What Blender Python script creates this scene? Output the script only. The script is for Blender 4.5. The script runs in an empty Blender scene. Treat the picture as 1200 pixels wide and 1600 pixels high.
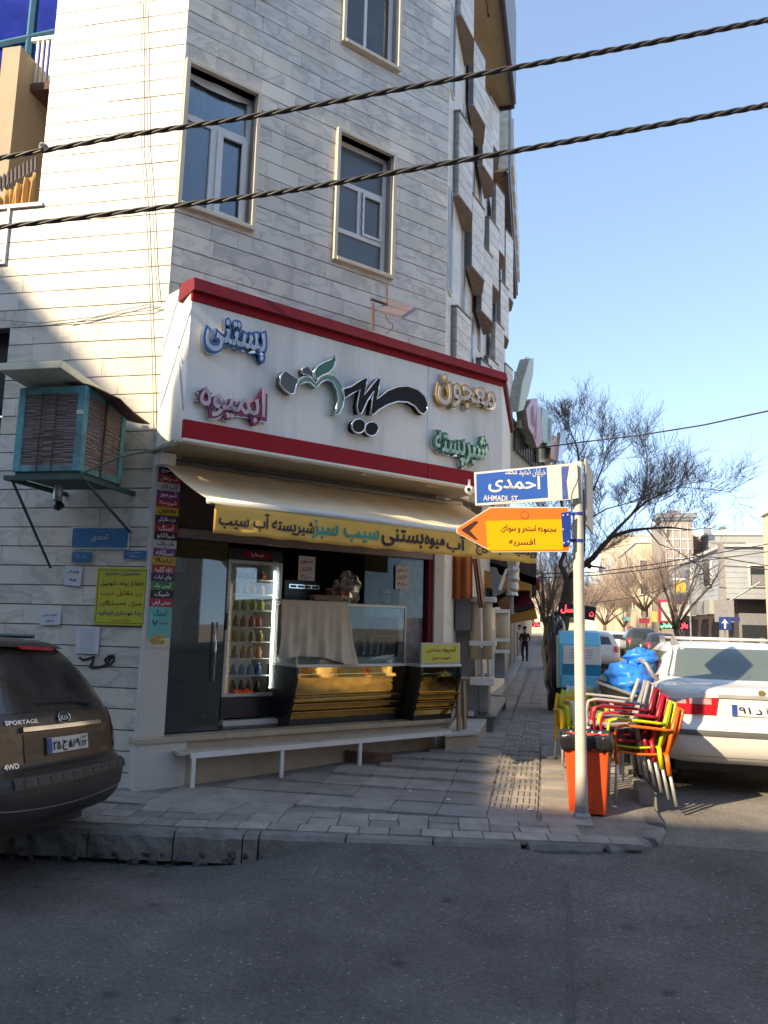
import bpy, bmesh, math, random
from mathutils import Vector, Matrix, Euler
from mathutils.bvhtree import BVHTree
from mathutils import noise as mnoise
random.seed(7)
R = math.radians
scene = bpy.context.scene
COL = scene.collection

# ------------------------------------------------------------------ camera, sky, sun, exposure
CAM_H = 1.65
YAW, PITCH, ROLL = 0.19848626, 0.14274513, 0.02584684
FPX = 1211.86
fw = Vector((-math.sin(YAW) * math.cos(PITCH), math.cos(YAW) * math.cos(PITCH), math.sin(PITCH)))
rt = Vector((math.cos(YAW), math.sin(YAW), 0))
up = rt.cross(fw)
rt2 = rt * math.cos(ROLL) + up * math.sin(ROLL)
up2 = rt2.cross(fw)
cam_d = bpy.data.cameras.new('camera')
cam_d.sensor_fit = 'VERTICAL'; cam_d.sensor_height = 36; cam_d.sensor_width = 27
cam_d.lens = FPX / 1600 * 36
cam_d.clip_start = 0.1; cam_d.clip_end = 4000
cam = bpy.data.objects.new('camera', cam_d); COL.objects.link(cam)
m = Matrix.Identity(4)
for i in range(3):
    m[i][0] = rt2[i]; m[i][1] = up2[i]; m[i][2] = -fw[i]
m[2][3] = CAM_H
cam.matrix_world = m
scene.camera = cam

SUN = Vector((-0.548, -0.636, 0.545)).normalized()
w = bpy.data.worlds.new('World'); scene.world = w; w.use_nodes = True
nt = w.node_tree
sky = nt.nodes.new('ShaderNodeTexSky'); sky.sky_type = 'NISHITA'; sky.sun_disc = False
sky.sun_elevation = math.asin(SUN.z); sky.sun_rotation = math.atan2(SUN.x, SUN.y)
sky.altitude = 1100; sky.air_density = 1.1; sky.dust_density = 0.7; sky.ozone_density = 1.7
tcn = nt.nodes.new('ShaderNodeTexCoord'); vad = nt.nodes.new('ShaderNodeVectorMath'); vad.operation = 'ADD'; vad.inputs[1].default_value = (0, 0, 0.20)
vno = nt.nodes.new('ShaderNodeVectorMath'); vno.operation = 'NORMALIZE'
nt.links.new(tcn.outputs['Generated'], vad.inputs[0]); nt.links.new(vad.outputs[0], vno.inputs[0]); nt.links.new(vno.outputs[0], sky.inputs[0])
bg = nt.nodes['Background']; nt.links.new(sky.outputs[0], bg.inputs[0]); bg.inputs[1].default_value = 0.15
sl = bpy.data.lights.new('sun', 'SUN'); sl.energy = 2.8; sl.angle = R(0.6); sl.color = (1, 0.86, 0.65)
so = bpy.data.objects.new('sun', sl); COL.objects.link(so)
so.rotation_euler = SUN.to_track_quat('Z', 'Y').to_euler()
so.location = (0, 0, 30)
scene.view_settings.view_transform = 'Standard'; scene.view_settings.look = 'None'
scene.view_settings.exposure = 1.68; scene.view_settings.gamma = 1
scene.view_settings.use_curve_mapping = False
scene.view_settings.use_white_balance = True; scene.view_settings.white_balance_temperature = 7600
scene.render.engine = 'CYCLES'
scene.cycles.max_bounces = 8; scene.cycles.transparent_max_bounces = 24
scene.cycles.use_denoising = True

# ------------------------------------------------------------------ placing helpers: a point of the photo on a real plane
def ray(px, py):
    return (rt2 * (px - 600) - up2 * (py - 800) + fw * FPX).normalized()
CP = Vector((0, 0, CAM_H))
def on_z(px, py, z=0.0):
    d = ray(px, py); return CP + d * ((z - CAM_H) / d.z)
def on_pl(px, py, p0, n):
    d = ray(px, py); n = Vector(n); return CP + d * ((Vector(p0) - CP).dot(n) / d.dot(n))
def on_y(px, py, y): return on_pl(px, py, (0, y, 0), (0, 1, 0))
def on_x(px, py, x): return on_pl(px, py, (x, 0, 0), (1, 0, 0))
A = 0.8298095                                  # heading of the shop's cut-corner front
P0 = Vector((-3.6, 6.76, 0))
U = Vector((math.cos(A), math.sin(A), 0)); N = Vector((math.sin(A), -math.cos(A), 0))
def ch(px, py, d=0.0):                         # (s, z) on the plane d metres in front of the corner wall
    q = on_pl(px, py, P0 + N * d, N); return ((q - P0).dot(U), q.z)
def sstep(a, b, x):
    t = min(1, max(0, (x - a) / (b - a))); return t * t * (3 - 2 * t)
def kerb_y(x): return 5.52 + 0.142 * (x + 3.4)
def gz(x, y):                                  # pavement height
    if y < 11: return 0.12 + 0.138 * sstep(6.7, 9.7, y)
    return 0.258 - 0.16 * sstep(11, 34, y)
def rz(x, y):                                  # road height
    g = 1 - sstep(-2.1, -1.1, x)
    k = sstep(kerb_y(x) - 1.6, kerb_y(x) - 0.1, y)
    return g * k * -0.11 + (1 - g) * k * 0.07 + (0.03 * sstep(7, 9, y) if x > 0 else 0)

# ------------------------------------------------------------------ objects
def thing(name, label, cat, loc=(0, 0, 0), rz_=0.0, group=None, rot=None):
    o = bpy.data.objects.new(name, None); COL.objects.link(o)
    o.location = loc; o.rotation_euler = rot if rot else (0, 0, rz_)
    o.empty_display_size = 0.1
    o['label'] = label; o['category'] = cat
    if group: o['group'] = group
    return o
def tag(o, label, cat, group=None):
    o['label'] = label; o['category'] = cat
    if group: o['group'] = group
    return o
def copy_tree(o, parent=None):
    c = o.copy(); COL.objects.link(c); c.parent = parent
    for chd in list(o.children): copy_tree(chd, c)
    return c
def relabel(o, **kw):
    for k, v in kw.items(): o[k] = v
    return o

class MB:
    def __init__(s, T=None):
        s.v = []; s.f = []; s.T = T
    def add(s, vs, fs):
        b = len(s.v)
        s.v += [tuple(s.T @ Vector(v)) for v in vs] if s.T else [tuple(v) for v in vs]
        s.f += [tuple(b + i for i in f) for f in fs]; return s
    def box(s, x0, x1, y0, y1, z0, z1):
        return s.add([(x0, y0, z0), (x1, y0, z0), (x1, y1, z0), (x0, y1, z0), (x0, y0, z1), (x1, y0, z1), (x1, y1, z1), (x0, y1, z1)],
                     [(0, 3, 2, 1), (4, 5, 6, 7), (0, 1, 5, 4), (1, 2, 6, 5), (2, 3, 7, 6), (3, 0, 4, 7)])
    def hexa(s, p):                            # eight corners: bottom four, top four
        return s.add(p, [(0, 3, 2, 1), (4, 5, 6, 7), (0, 1, 5, 4), (1, 2, 6, 5), (2, 3, 7, 6), (3, 0, 4, 7)])
    def obox(s, c, size, rot=(0, 0, 0)):
        M = Matrix.Translation(c) @ Euler(rot).to_matrix().to_4x4()
        a, b, d = size[0] / 2, size[1] / 2, size[2] / 2
        return s.hexa([M @ Vector(q) for q in ((-a, -b, -d), (a, -b, -d), (a, b, -d), (-a, b, -d), (-a, -b, d), (a, -b, d), (a, b, d), (-a, b, d))])
    def prism(s, pts, v):                      # polygon pts (3-D) swept by v
        n = len(pts); v = Vector(v)
        return s.add([Vector(p) for p in pts] + [Vector(p) + v for p in pts],
                     [tuple(range(n))[::-1], tuple(range(n, 2 * n))] + [(i, (i + 1) % n, n + (i + 1) % n, n + i) for i in range(n)])
    def tube(s, pts, r, n=8, caps=True, closed=False):
        pts = [Vector(p) for p in pts]; k = len(pts)
        rr = r if isinstance(r, (list, tuple)) else [r] * k
        vs = []; prev = None
        for i, p in enumerate(pts):
            if closed: t = pts[(i + 1) % k] - pts[i - 1]
            else: t = pts[min(i + 1, k - 1)] - pts[max(i - 1, 0)]
            if t.length < 1e-9: t = Vector((0, 0, 1))
            t.normalize()
            if prev is None:
                a = Vector((0, 0, 1)) if abs(t.z) < 0.9 else Vector((1, 0, 0))
                prev = t.cross(a).normalized()
            else:
                prev = prev - t * prev.dot(t)
                if prev.length < 1e-6: prev = t.orthogonal()
                prev.normalize()
            b = t.cross(prev)
            for j in range(n):
                an = 2 * math.pi * j / n
                vs.append(p + (prev * math.cos(an) + b * math.sin(an)) * rr[i])
        fs = []
        for i in range(k if closed else k - 1):
            i2 = (i + 1) % k
            for j in range(n):
                fs.append((i * n + j, i * n + (j + 1) % n, i2 * n + (j + 1) % n, i2 * n + j))
        if caps and not closed: fs += [tuple(range(n))[::-1], tuple((k - 1) * n + j for j in range(n))]
        return s.add(vs, fs)
    def lathe(s, prof, c=(0, 0, 0), n=16, axis='z'):
        vs = []; c = Vector(c)
        for r_, h in prof:
            for j in range(n):
                an = 2 * math.pi * j / n; x, y = r_ * math.cos(an), r_ * math.sin(an)
                vs.append(c + (Vector((x, y, h)) if axis == 'z' else Vector((x, h, y)) if axis == 'y' else Vector((h, x, y))))
        k = len(prof); fs = []
        for i in range(k - 1):
            for j in range(n): fs.append((i * n + j, i * n + (j + 1) % n, (i + 1) * n + (j + 1) % n, (i + 1) * n + j))
        fs += [tuple(range(n))[::-1], tuple((k - 1) * n + j for j in range(n))]
        return s.add(vs, fs)
    def grid(s, fn, nu, nv):
        vs = [fn(i / nu, j / nv) for j in range(nv + 1) for i in range(nu + 1)]
        return s.add(vs, [(j * (nu + 1) + i, j * (nu + 1) + i + 1, (j + 1) * (nu + 1) + i + 1, (j + 1) * (nu + 1) + i) for j in range(nv) for i in range(nu)])
    def blob(s, c, r, n=12, jit=0.0, sc=(1, 1, 1), seed=0):
        rnd = random.Random(seed); vs = []; m_ = n // 2
        for i in range(m_ + 1):
            th = math.pi * i / m_
            for j in range(n):
                ph = 2 * math.pi * j / n; q = r * (1 + jit * (rnd.random() - 0.5))
                vs.append((c[0] + q * sc[0] * math.sin(th) * math.cos(ph), c[1] + q * sc[1] * math.sin(th) * math.sin(ph), c[2] + q * sc[2] * math.cos(th)))
        return s.add(vs, [(i * n + j, (i + 1) * n + j, (i + 1) * n + (j + 1) % n, i * n + (j + 1) % n) for i in range(m_) for j in range(n)])
    def mesh(s, name='mesh'):
        me = bpy.data.meshes.new(name); me.from_pydata(s.v, [], s.f); me.update()
        bm = bmesh.new(); bm.from_mesh(me)
        bmesh.ops.remove_doubles(bm, verts=bm.verts, dist=1e-6)
        bmesh.ops.recalc_face_normals(bm, faces=bm.faces); bm.to_mesh(me); bm.free()
        return me
    def build(s, name, mat, parent=None, smooth=False, bevel=0, label=None, kind=None, sub=0, solid=0, seg=2):
        me = s.mesh(name); me.materials.append(mat)
        if smooth: me.polygons.foreach_set('use_smooth', [True] * len(me.polygons))
        o = bpy.data.objects.new(name, me); COL.objects.link(o); o.parent = parent
        if solid:
            q = o.modifiers.new('s', 'SOLIDIFY'); q.thickness = solid; q.offset = 0
        if bevel:
            q = o.modifiers.new('b', 'BEVEL'); q.width = bevel; q.segments = seg; q.limit_method = 'ANGLE'; q.angle_limit = R(40)
        if sub:
            q = o.modifiers.new('u', 'SUBSURF'); q.levels = q.render_levels = sub
        if label: o['label'] = label
        if kind: o['kind'] = kind
        return o

# ------------------------------------------------------------------ materials
MATS = {}
def mat(name, col, rough=0.7, metal=0.0, var=0.12, scale=6.0, bump=0.0, bscale=60.0, spec=0.5, coat=0.0, emit=None, estr=0.0, stretch=None, dirt=0.0, dcol=None, obj_rand=0.0, detail=5):
    if name in MATS: return MATS[name]
    M = bpy.data.materials.new(name); M.use_nodes = True; MATS[name] = M
    n = M.node_tree; L = n.links; b = n.nodes['Principled BSDF']
    b.inputs['Roughness'].default_value = rough; b.inputs['Metallic'].default_value = metal
    b.inputs['Specular IOR Level'].default_value = spec; b.inputs['Coat Weight'].default_value = coat; b.inputs['Coat Roughness'].default_value = 0.06
    geo = n.nodes.new('ShaderNodeNewGeometry'); src = geo.outputs['Position']
    if stretch:
        mp = n.nodes.new('ShaderNodeMapping'); mp.inputs['Scale'].default_value = stretch; L.new(src, mp.inputs[0]); src = mp.outputs[0]
    nz = n.nodes.new('ShaderNodeTexNoise'); nz.inputs['Scale'].default_value = scale; nz.inputs['Detail'].default_value = detail; nz.inputs['Roughness'].default_value = 0.62
    L.new(src, nz.inputs['Vector'])
    mr = n.nodes.new('ShaderNodeMapRange'); mr.inputs[1].default_value = 0.25; mr.inputs[2].default_value = 0.75
    mr.inputs[3].default_value = 1 - var; mr.inputs[4].default_value = 1 + var; L.new(nz.outputs[0], mr.inputs[0])
    vm = n.nodes.new('ShaderNodeVectorMath'); vm.operation = 'SCALE'; vm.inputs[0].default_value = col[:3]
    L.new(mr.outputs[0], vm.inputs['Scale']); out = vm.outputs[0]
    if obj_rand:
        oi = n.nodes.new('ShaderNodeObjectInfo'); ad = n.nodes.new('ShaderNodeMath'); ad.operation = 'ADD'
        L.new(oi.outputs['Random'], ad.inputs[0]); L.new(geo.outputs['Random Per Island'], ad.inputs[1])
        fr = n.nodes.new('ShaderNodeMath'); fr.operation = 'FRACT'; L.new(ad.outputs[0], fr.inputs[0])
        m2 = n.nodes.new('ShaderNodeMapRange'); m2.inputs[3].default_value = 1 - obj_rand; m2.inputs[4].default_value = 1 + obj_rand; L.new(fr.outputs[0], m2.inputs[0])
        v2 = n.nodes.new('ShaderNodeVectorMath'); v2.operation = 'SCALE'; L.new(out, v2.inputs[0]); L.new(m2.outputs[0], v2.inputs['Scale']); out = v2.outputs[0]
    if dirt:
        n2 = n.nodes.new('ShaderNodeTexNoise'); n2.inputs['Scale'].default_value = scale * 0.35; n2.inputs['Detail'].default_value = 8; n2.inputs['Roughness'].default_value = 0.7
        L.new(src, n2.inputs['Vector'])
        m3 = n.nodes.new('ShaderNodeMapRange'); m3.inputs[1].default_value = 0.48; m3.inputs[2].default_value = 0.72; m3.inputs[4].default_value = dirt; L.new(n2.outputs[0], m3.inputs[0])
        mx = n.nodes.new('ShaderNodeMix'); mx.data_type = 'RGBA'; L.new(m3.outputs[0], mx.inputs[0]); L.new(out, mx.inputs[6])
        mx.inputs[7].default_value = tuple(dcol or (0.12, 0.10, 0.08)) + (1,); out = mx.outputs[2]
        ra = n.nodes.new('ShaderNodeMath'); ra.operation = 'MULTIPLY_ADD'; ra.inputs[1].default_value = 0.3; ra.inputs[2].default_value = rough; ra.use_clamp = True
        L.new(m3.outputs[0], ra.inputs[0]); L.new(ra.outputs[0], b.inputs['Roughness'])
    L.new(out, b.inputs['Base Color'])
    if bump:
        n3 = n.nodes.new('ShaderNodeTexNoise'); n3.inputs['Scale'].default_value = bscale; n3.inputs['Detail'].default_value = 6; L.new(src, n3.inputs['Vector'])
        bp = n.nodes.new('ShaderNodeBump'); bp.inputs['Strength'].default_value = bump; bp.inputs['Distance'].default_value = 0.01
        L.new(n3.outputs[0], bp.inputs['Height']); L.new(bp.outputs[0], b.inputs['Normal'])
    if emit:
        b.inputs['Emission Color'].default_value = tuple(emit) + (1,); b.inputs['Emission Strength'].default_value = estr
    return M
def glass(name, tint=(0.9, 0.95, 0.93), refl=0.12, dust=0.0, fk=1.3):
    if name in MATS: return MATS[name]
    M = bpy.data.materials.new(name); M.use_nodes = True; MATS[name] = M
    n = M.node_tree; L = n.links; n.nodes.remove(n.nodes['Principled BSDF']); out = n.nodes['Material Output']
    tr = n.nodes.new('ShaderNodeBsdfTransparent'); tr.inputs[0].default_value = tuple(tint) + (1,)
    gl = n.nodes.new('ShaderNodeBsdfGlossy'); gl.inputs['Roughness'].default_value = 0.02; gl.inputs[0].default_value = (1, 1, 1, 1)
    fr = n.nodes.new('ShaderNodeFresnel'); fr.inputs[0].default_value = 1.5
    ml = n.nodes.new('ShaderNodeMath'); ml.operation = 'MULTIPLY_ADD'; ml.inputs[1].default_value = fk; ml.inputs[2].default_value = refl; ml.use_clamp = True
    L.new(fr.outputs[0], ml.inputs[0])
    mx = n.nodes.new('ShaderNodeMixShader'); L.new(ml.outputs[0], mx.inputs[0]); L.new(tr.outputs[0], mx.inputs[1]); L.new(gl.outputs[0], mx.inputs[2])
    sh = mx.outputs[0]
    if dust:
        df = n.nodes.new('ShaderNodeBsdfDiffuse'); df.inputs[0].default_value = (0.5, 0.48, 0.42, 1)
        nz = n.nodes.new('ShaderNodeTexNoise'); nz.inputs['Scale'].default_value = 5; g = n.nodes.new('ShaderNodeNewGeometry'); L.new(g.outputs['Position'], nz.inputs[0])
        k = n.nodes.new('ShaderNodeMath'); k.operation = 'MULTIPLY'; k.inputs[1].default_value = dust * 2; L.new(nz.outputs[0], k.inputs[0])
        m2 = n.nodes.new('ShaderNodeMixShader'); L.new(k.outputs[0], m2.inputs[0]); L.new(sh, m2.inputs[1]); L.new(df.outputs[0], m2.inputs[2]); sh = m2.outputs[0]
    L.new(sh, out.inputs[0]); return M
def marble(name, base, vein, warm=0.0):
    if name in MATS: return MATS[name]
    M = bpy.data.materials.new(name); M.use_nodes = True; MATS[name] = M
    n = M.node_tree; L = n.links; b = n.nodes['Principled BSDF']; b.inputs['Roughness'].default_value = 0.45
    geo = n.nodes.new('ShaderNodeNewGeometry'); oi = n.nodes.new('ShaderNodeObjectInfo')
    ad = n.nodes.new('ShaderNodeMath'); ad.operation = 'ADD'; L.new(oi.outputs['Random'], ad.inputs[0]); L.new(geo.outputs['Random Per Island'], ad.inputs[1])
    fr = n.nodes.new('ShaderNodeMath'); fr.operation = 'FRACT'; L.new(ad.outputs[0], fr.inputs[0])
    cx = n.nodes.new('ShaderNodeMath'); cx.operation = 'MULTIPLY'; cx.inputs[1].default_value = 37; L.new(fr.outputs[0], cx.inputs[0])
    va = n.nodes.new('ShaderNodeVectorMath'); va.operation = 'ADD'; L.new(geo.outputs['Position'], va.inputs[0]); L.new(cx.outputs[0], va.inputs[1])
    mp = n.nodes.new('ShaderNodeMapping'); mp.inputs['Rotation'].default_value = (0.3, 0.7, 0.4); mp.inputs['Scale'].default_value = (1, 1, 2.2); L.new(va.outputs[0], mp.inputs[0])
    nz = n.nodes.new('ShaderNodeTexNoise'); nz.inputs['Scale'].default_value = 1.25; nz.inputs['Detail'].default_value = 7; nz.inputs['Roughness'].default_value = 0.55; nz.inputs['Distortion'].default_value = 1.2
    L.new(mp.outputs[0], nz.inputs[0])
    cr = n.nodes.new('ShaderNodeValToRGB'); L.new(nz.outputs[0], cr.inputs[0]); e = cr.color_ramp.elements
    e[0].position = 0.36; e[0].color = tuple(base) + (1,); e[1].position = 0.72; e[1].color = tuple(c * 0.93 for c in base) + (1,)
    q = e.new(0.485); q.color = tuple(c * 0.97 for c in base) + (1,)
    q = e.new(0.545); q.color = tuple(vein) + (1,)
    q = e.new(0.59); q.color = tuple(c * 0.95 for c in base) + (1,)
    m2 = n.nodes.new('ShaderNodeMapRange'); m2.inputs[3].default_value = 0.88; m2.inputs[4].default_value = 1.05; L.new(fr.outputs[0], m2.inputs[0])
    # weather stains running down the wall
    sp = n.nodes.new('ShaderNodeMapping'); sp.inputs['Scale'].default_value = (2.5, 2.5, 0.35); L.new(geo.outputs['Position'], sp.inputs[0])
    n4 = n.nodes.new('ShaderNodeTexNoise'); n4.inputs['Scale'].default_value = 1.3; n4.inputs['Detail'].default_value = 7; L.new(sp.outputs[0], n4.inputs[0])
    m4 = n.nodes.new('ShaderNodeMapRange'); m4.inputs[1].default_value = 0.45; m4.inputs[2].default_value = 0.75; m4.inputs[3].default_value = 1.0; m4.inputs[4].default_value = 0.84; L.new(n4.outputs[0], m4.inputs[0])
    mm = n.nodes.new('ShaderNodeMath'); mm.operation = 'MULTIPLY'; L.new(m2.outputs[0], mm.inputs[0]); L.new(m4.outputs[0], mm.inputs[1])
    vs = n.nodes.new('ShaderNodeVectorMath'); vs.operation = 'SCALE'; L.new(cr.outputs[0], vs.inputs[0]); L.new(mm.outputs[0], vs.inputs['Scale'])
    # a share of the slabs is creamier
    f2 = n.nodes.new('ShaderNodeMath'); f2.operation = 'MULTIPLY'; f2.inputs[1].default_value = 7.31; L.new(fr.outputs[0], f2.inputs[0])
    f3 = n.nodes.new('ShaderNodeMath'); f3.operation = 'FRACT'; L.new(f2.outputs[0], f3.inputs[0])
    f4 = n.nodes.new('ShaderNodeMapRange'); f4.inputs[1].default_value = 0.6; f4.inputs[2].default_value = 1.0; f4.inputs[4].default_value = 0.5; L.new(f3.outputs[0], f4.inputs[0])
    mx = n.nodes.new('ShaderNodeMix'); mx.data_type = 'RGBA'; mx.blend_type = 'MULTIPLY'; L.new(f4.outputs[0], mx.inputs[0]); L.new(vs.outputs[0], mx.inputs[6]); mx.inputs[7].default_value = (1.0, 0.93, 0.78, 1)
    L.new(mx.outputs[2], b.inputs['Base Color']); return M

M_MARBLE = marble('marble', (0.73, 0.685, 0.60), (0.53, 0.505, 0.455))
M_JOINT = mat('joint', (0.24, 0.21, 0.18))
M_STONE = mat('cream_stone', (0.42, 0.34, 0.24), 0.5, var=0.15, dirt=0.5, dcol=(0.25, 0.19, 0.13), scale=5)
M_PILLAR = mat('pillar_stone', (0.52, 0.50, 0.46), 0.45, var=0.06, dirt=0.3, dcol=(0.3, 0.27, 0.23), scale=4)
M_WHITE = mat('white_paint', (0.72, 0.71, 0.67), 0.45, var=0.05, dirt=0.25, dcol=(0.35, 0.3, 0.25), scale=8)
M_PVC = mat('white_pvc', (0.70, 0.69, 0.66), 0.35, var=0.04, dirt=0.2, dcol=(0.4, 0.36, 0.3), scale=9)
M_SIGNW = mat('sign_white', (0.84, 0.82, 0.76), 0.45, var=0.05, dirt=0.45, dcol=(0.36, 0.37, 0.36), scale=3.2, stretch=(2.2, 2.2, 0.3))
M_RED = mat('sign_red', (0.34, 0.008, 0.018), 0.6, spec=.2, var=0.1, dirt=0.15, dcol=(0.2, 0.05, 0.05), scale=5)
M_DRED = mat('dark_red', (0.17, 0.014, 0.022), 0.65, spec=.2, var=0.15, dirt=0.3, dcol=(0.16, 0.07, 0.06), scale=7)
M_BLACK = mat('black_plastic', (0.02, 0.02, 0.022), 0.35, var=0.2)
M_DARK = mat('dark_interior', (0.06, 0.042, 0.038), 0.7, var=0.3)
M_CHROME = mat('chrome', (0.62, 0.62, 0.62), 0.15, 1.0, var=0.05)
M_STEEL = mat('steel', (0.42, 0.42, 0.43), 0.35, 0.9, var=0.1, scale=9)
M_GREYMET = mat('grey_metal', (0.26, 0.26, 0.27), 0.5, 0.3, var=0.15, dirt=0.4, scale=8)
M_RUST = mat('rusty_brown', (0.13, 0.07, 0.05), 0.85, var=0.35, bump=0.4, dirt=0.5, dcol=(0.05, 0.03, 0.025), scale=9)
M_RUBBER = mat('rubber', (0.02, 0.02, 0.02), 0.8, var=0.2)
M_CABLE = mat('cable_black', (0.035, 0.033, 0.032), 0.5, var=0.3)
M_PAPER = mat('paper', (0.62, 0.64, 0.68), 0.8, var=0.06)
M_INK = mat('ink', (0.02, 0.02, 0.025), 0.7)
M_WHITEINK = mat('white_ink', (0.75, 0.75, 0.75), 0.6)
M_GLASS = glass('shop_glass', (0.85, 0.88, 0.86), 0.0, dust=0.015, fk=0.55)
M_WIN = glass('window_glass', (0.72, 0.80, 0.85), 0.04, dust=0.04)
M_WIN2 = mat('frosted_window', (0.10, 0.12, 0.13), 0.25, var=0.25, scale=1.5, spec=0.7)
M_CURTB = mat('blue_curtain', (0.10, 0.27, 0.42), 0.9, var=0.5, scale=7, stretch=(9, 9, 0.4))
M_CURTG = mat('olive_curtain', (0.30, 0.32, 0.20), 0.9, var=0.3, scale=4, stretch=(4, 4, 0.4))

# ------------------------------------------------------------------ Persian lettering (joined letter forms, laid out right to left)
_F = {'ا': (0xFE8D, 2), 'آ': (0xFE81, 2), 'ب': (0xFE8F, 4), 'پ': (0xFB56, 4), 'ت': (0xFE95, 4), 'ث': (0xFE99, 4), 'ج': (0xFE9D, 4), 'چ': (0xFB7A, 4),
      'ح': (0xFEA1, 4), 'خ': (0xFEA5, 4), 'د': (0xFEA9, 2), 'ذ': (0xFEAB, 2), 'ر': (0xFEAD, 2), 'ز': (0xFEAF, 2), 'س': (0xFEB1, 4), 'ش': (0xFEB5, 4),
      'ص': (0xFEB9, 4), 'ض': (0xFEBD, 4), 'ط': (0xFEC1, 4), 'ظ': (0xFEC5, 4), 'ع': (0xFEC9, 4), 'غ': (0xFECD, 4), 'ف': (0xFED1, 4), 'ق': (0xFED5, 4),
      'ک': (0xFB8E, 4), 'گ': (0xFB92, 4), 'ل': (0xFEDD, 4), 'م': (0xFEE1, 4), 'ن': (0xFEE5, 4), 'ه': (0xFEE9, 4), 'و': (0xFEED, 2), 'ی': (0xFBFC, 4), 'ـ': (0x640, 1)}
def shape(t):
    if not any('\u0600' <= c <= '\u06ff' for c in t): return t
    out = []
    for i, c in enumerate(t):
        if c not in _F: out.append(c); continue
        base, k = _F[c]
        if k == 1: out.append(c); continue
        prv = t[i - 1] if i else ' '; nxt = t[i + 1] if i + 1 < len(t) else ' '
        jp = prv in _F and _F[prv][1] != 2; jn = k == 4 and nxt in _F
        out.append(chr(base + (3 if jp and jn else 2 if jn else 1 if jp else 0)))
    res = []; num = ''                          # reverse, but keep runs of digits in their own order
    for c in out:
        if '\u06f0' <= c <= '\u06f9' or c in './۰': num += c
        else:
            if num: res.append(num); num = ''
            res.append(c)
    if num: res.append(num)
    return ''.join(reversed(res))
def text(body, m, parent, o, xd, ud, w_, h_=None, depth=0.002, bold=0.0, name='lettering', label=None, res=2, center=True):
    cu = bpy.data.curves.new('t', 'FONT'); cu.body = shape(body); cu.resolution_u = res; cu.offset = bold; cu.fill_mode = 'BOTH'
    tmp = bpy.data.objects.new('t', cu); COL.objects.link(tmp); bpy.context.view_layer.update()
    me = bpy.data.meshes.new_from_object(tmp.evaluated_get(bpy.context.evaluated_depsgraph_get()))
    bpy.data.objects.remove(tmp); bpy.data.curves.remove(cu)
    if not me.vertices: return None
    xs = [v.co.x for v in me.vertices]; ys = [v.co.y for v in me.vertices]
    x0, x1, y0, y1 = min(xs), max(xs), min(ys), max(ys)
    sx = w_ / (x1 - x0); sy = h_ / (y1 - y0) if h_ else sx
    o = Vector(o); xd = Vector(xd).normalized(); ud = Vector(ud).normalized(); nd = xd.cross(ud).normalized()
    bm = bmesh.new(); bm.from_mesh(me)
    bmesh.ops.dissolve_limit(bm, angle_limit=0.02, verts=bm.verts, edges=bm.edges)
    for v in bm.verts: v.co = o + xd * ((v.co.x - x0) * sx) + ud * ((v.co.y - y0) * sy)
    fs = list(bm.faces)
    if depth:
        r_ = bmesh.ops.extrude_face_region(bm, geom=fs)
        bmesh.ops.translate(bm, verts=[g for g in r_['geom'] if isinstance(g, bmesh.types.BMVert)], vec=nd * depth)
    bmesh.ops.recalc_face_normals(bm, faces=bm.faces)
    bm.to_mesh(me); bm.free(); me.materials.clear(); me.materials.append(m)
    for p in me.polygons: p.material_index = 0; p.use_smooth = False
    ob = bpy.data.objects.new(name, me); COL.objects.link(ob); ob.parent = parent
    if label: ob['label'] = label
    return ob
def flat(m, parent, pts, nrm, depth, name, label=None, bevel=0, smooth=False):
    n_ = Vector(nrm) * depth
    return MB().prism([Vector(p) for p in pts], n_).build(name, m, parent, label=label, bevel=bevel, smooth=smooth)
# ================================================================== SETTING
def struct(name, mb, m_, parent=None, smooth=False, **k):
    o = mb.build(name, m_, parent, smooth=smooth, **k)
    if parent is None: o['kind'] = 'structure'
    return o
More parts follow.
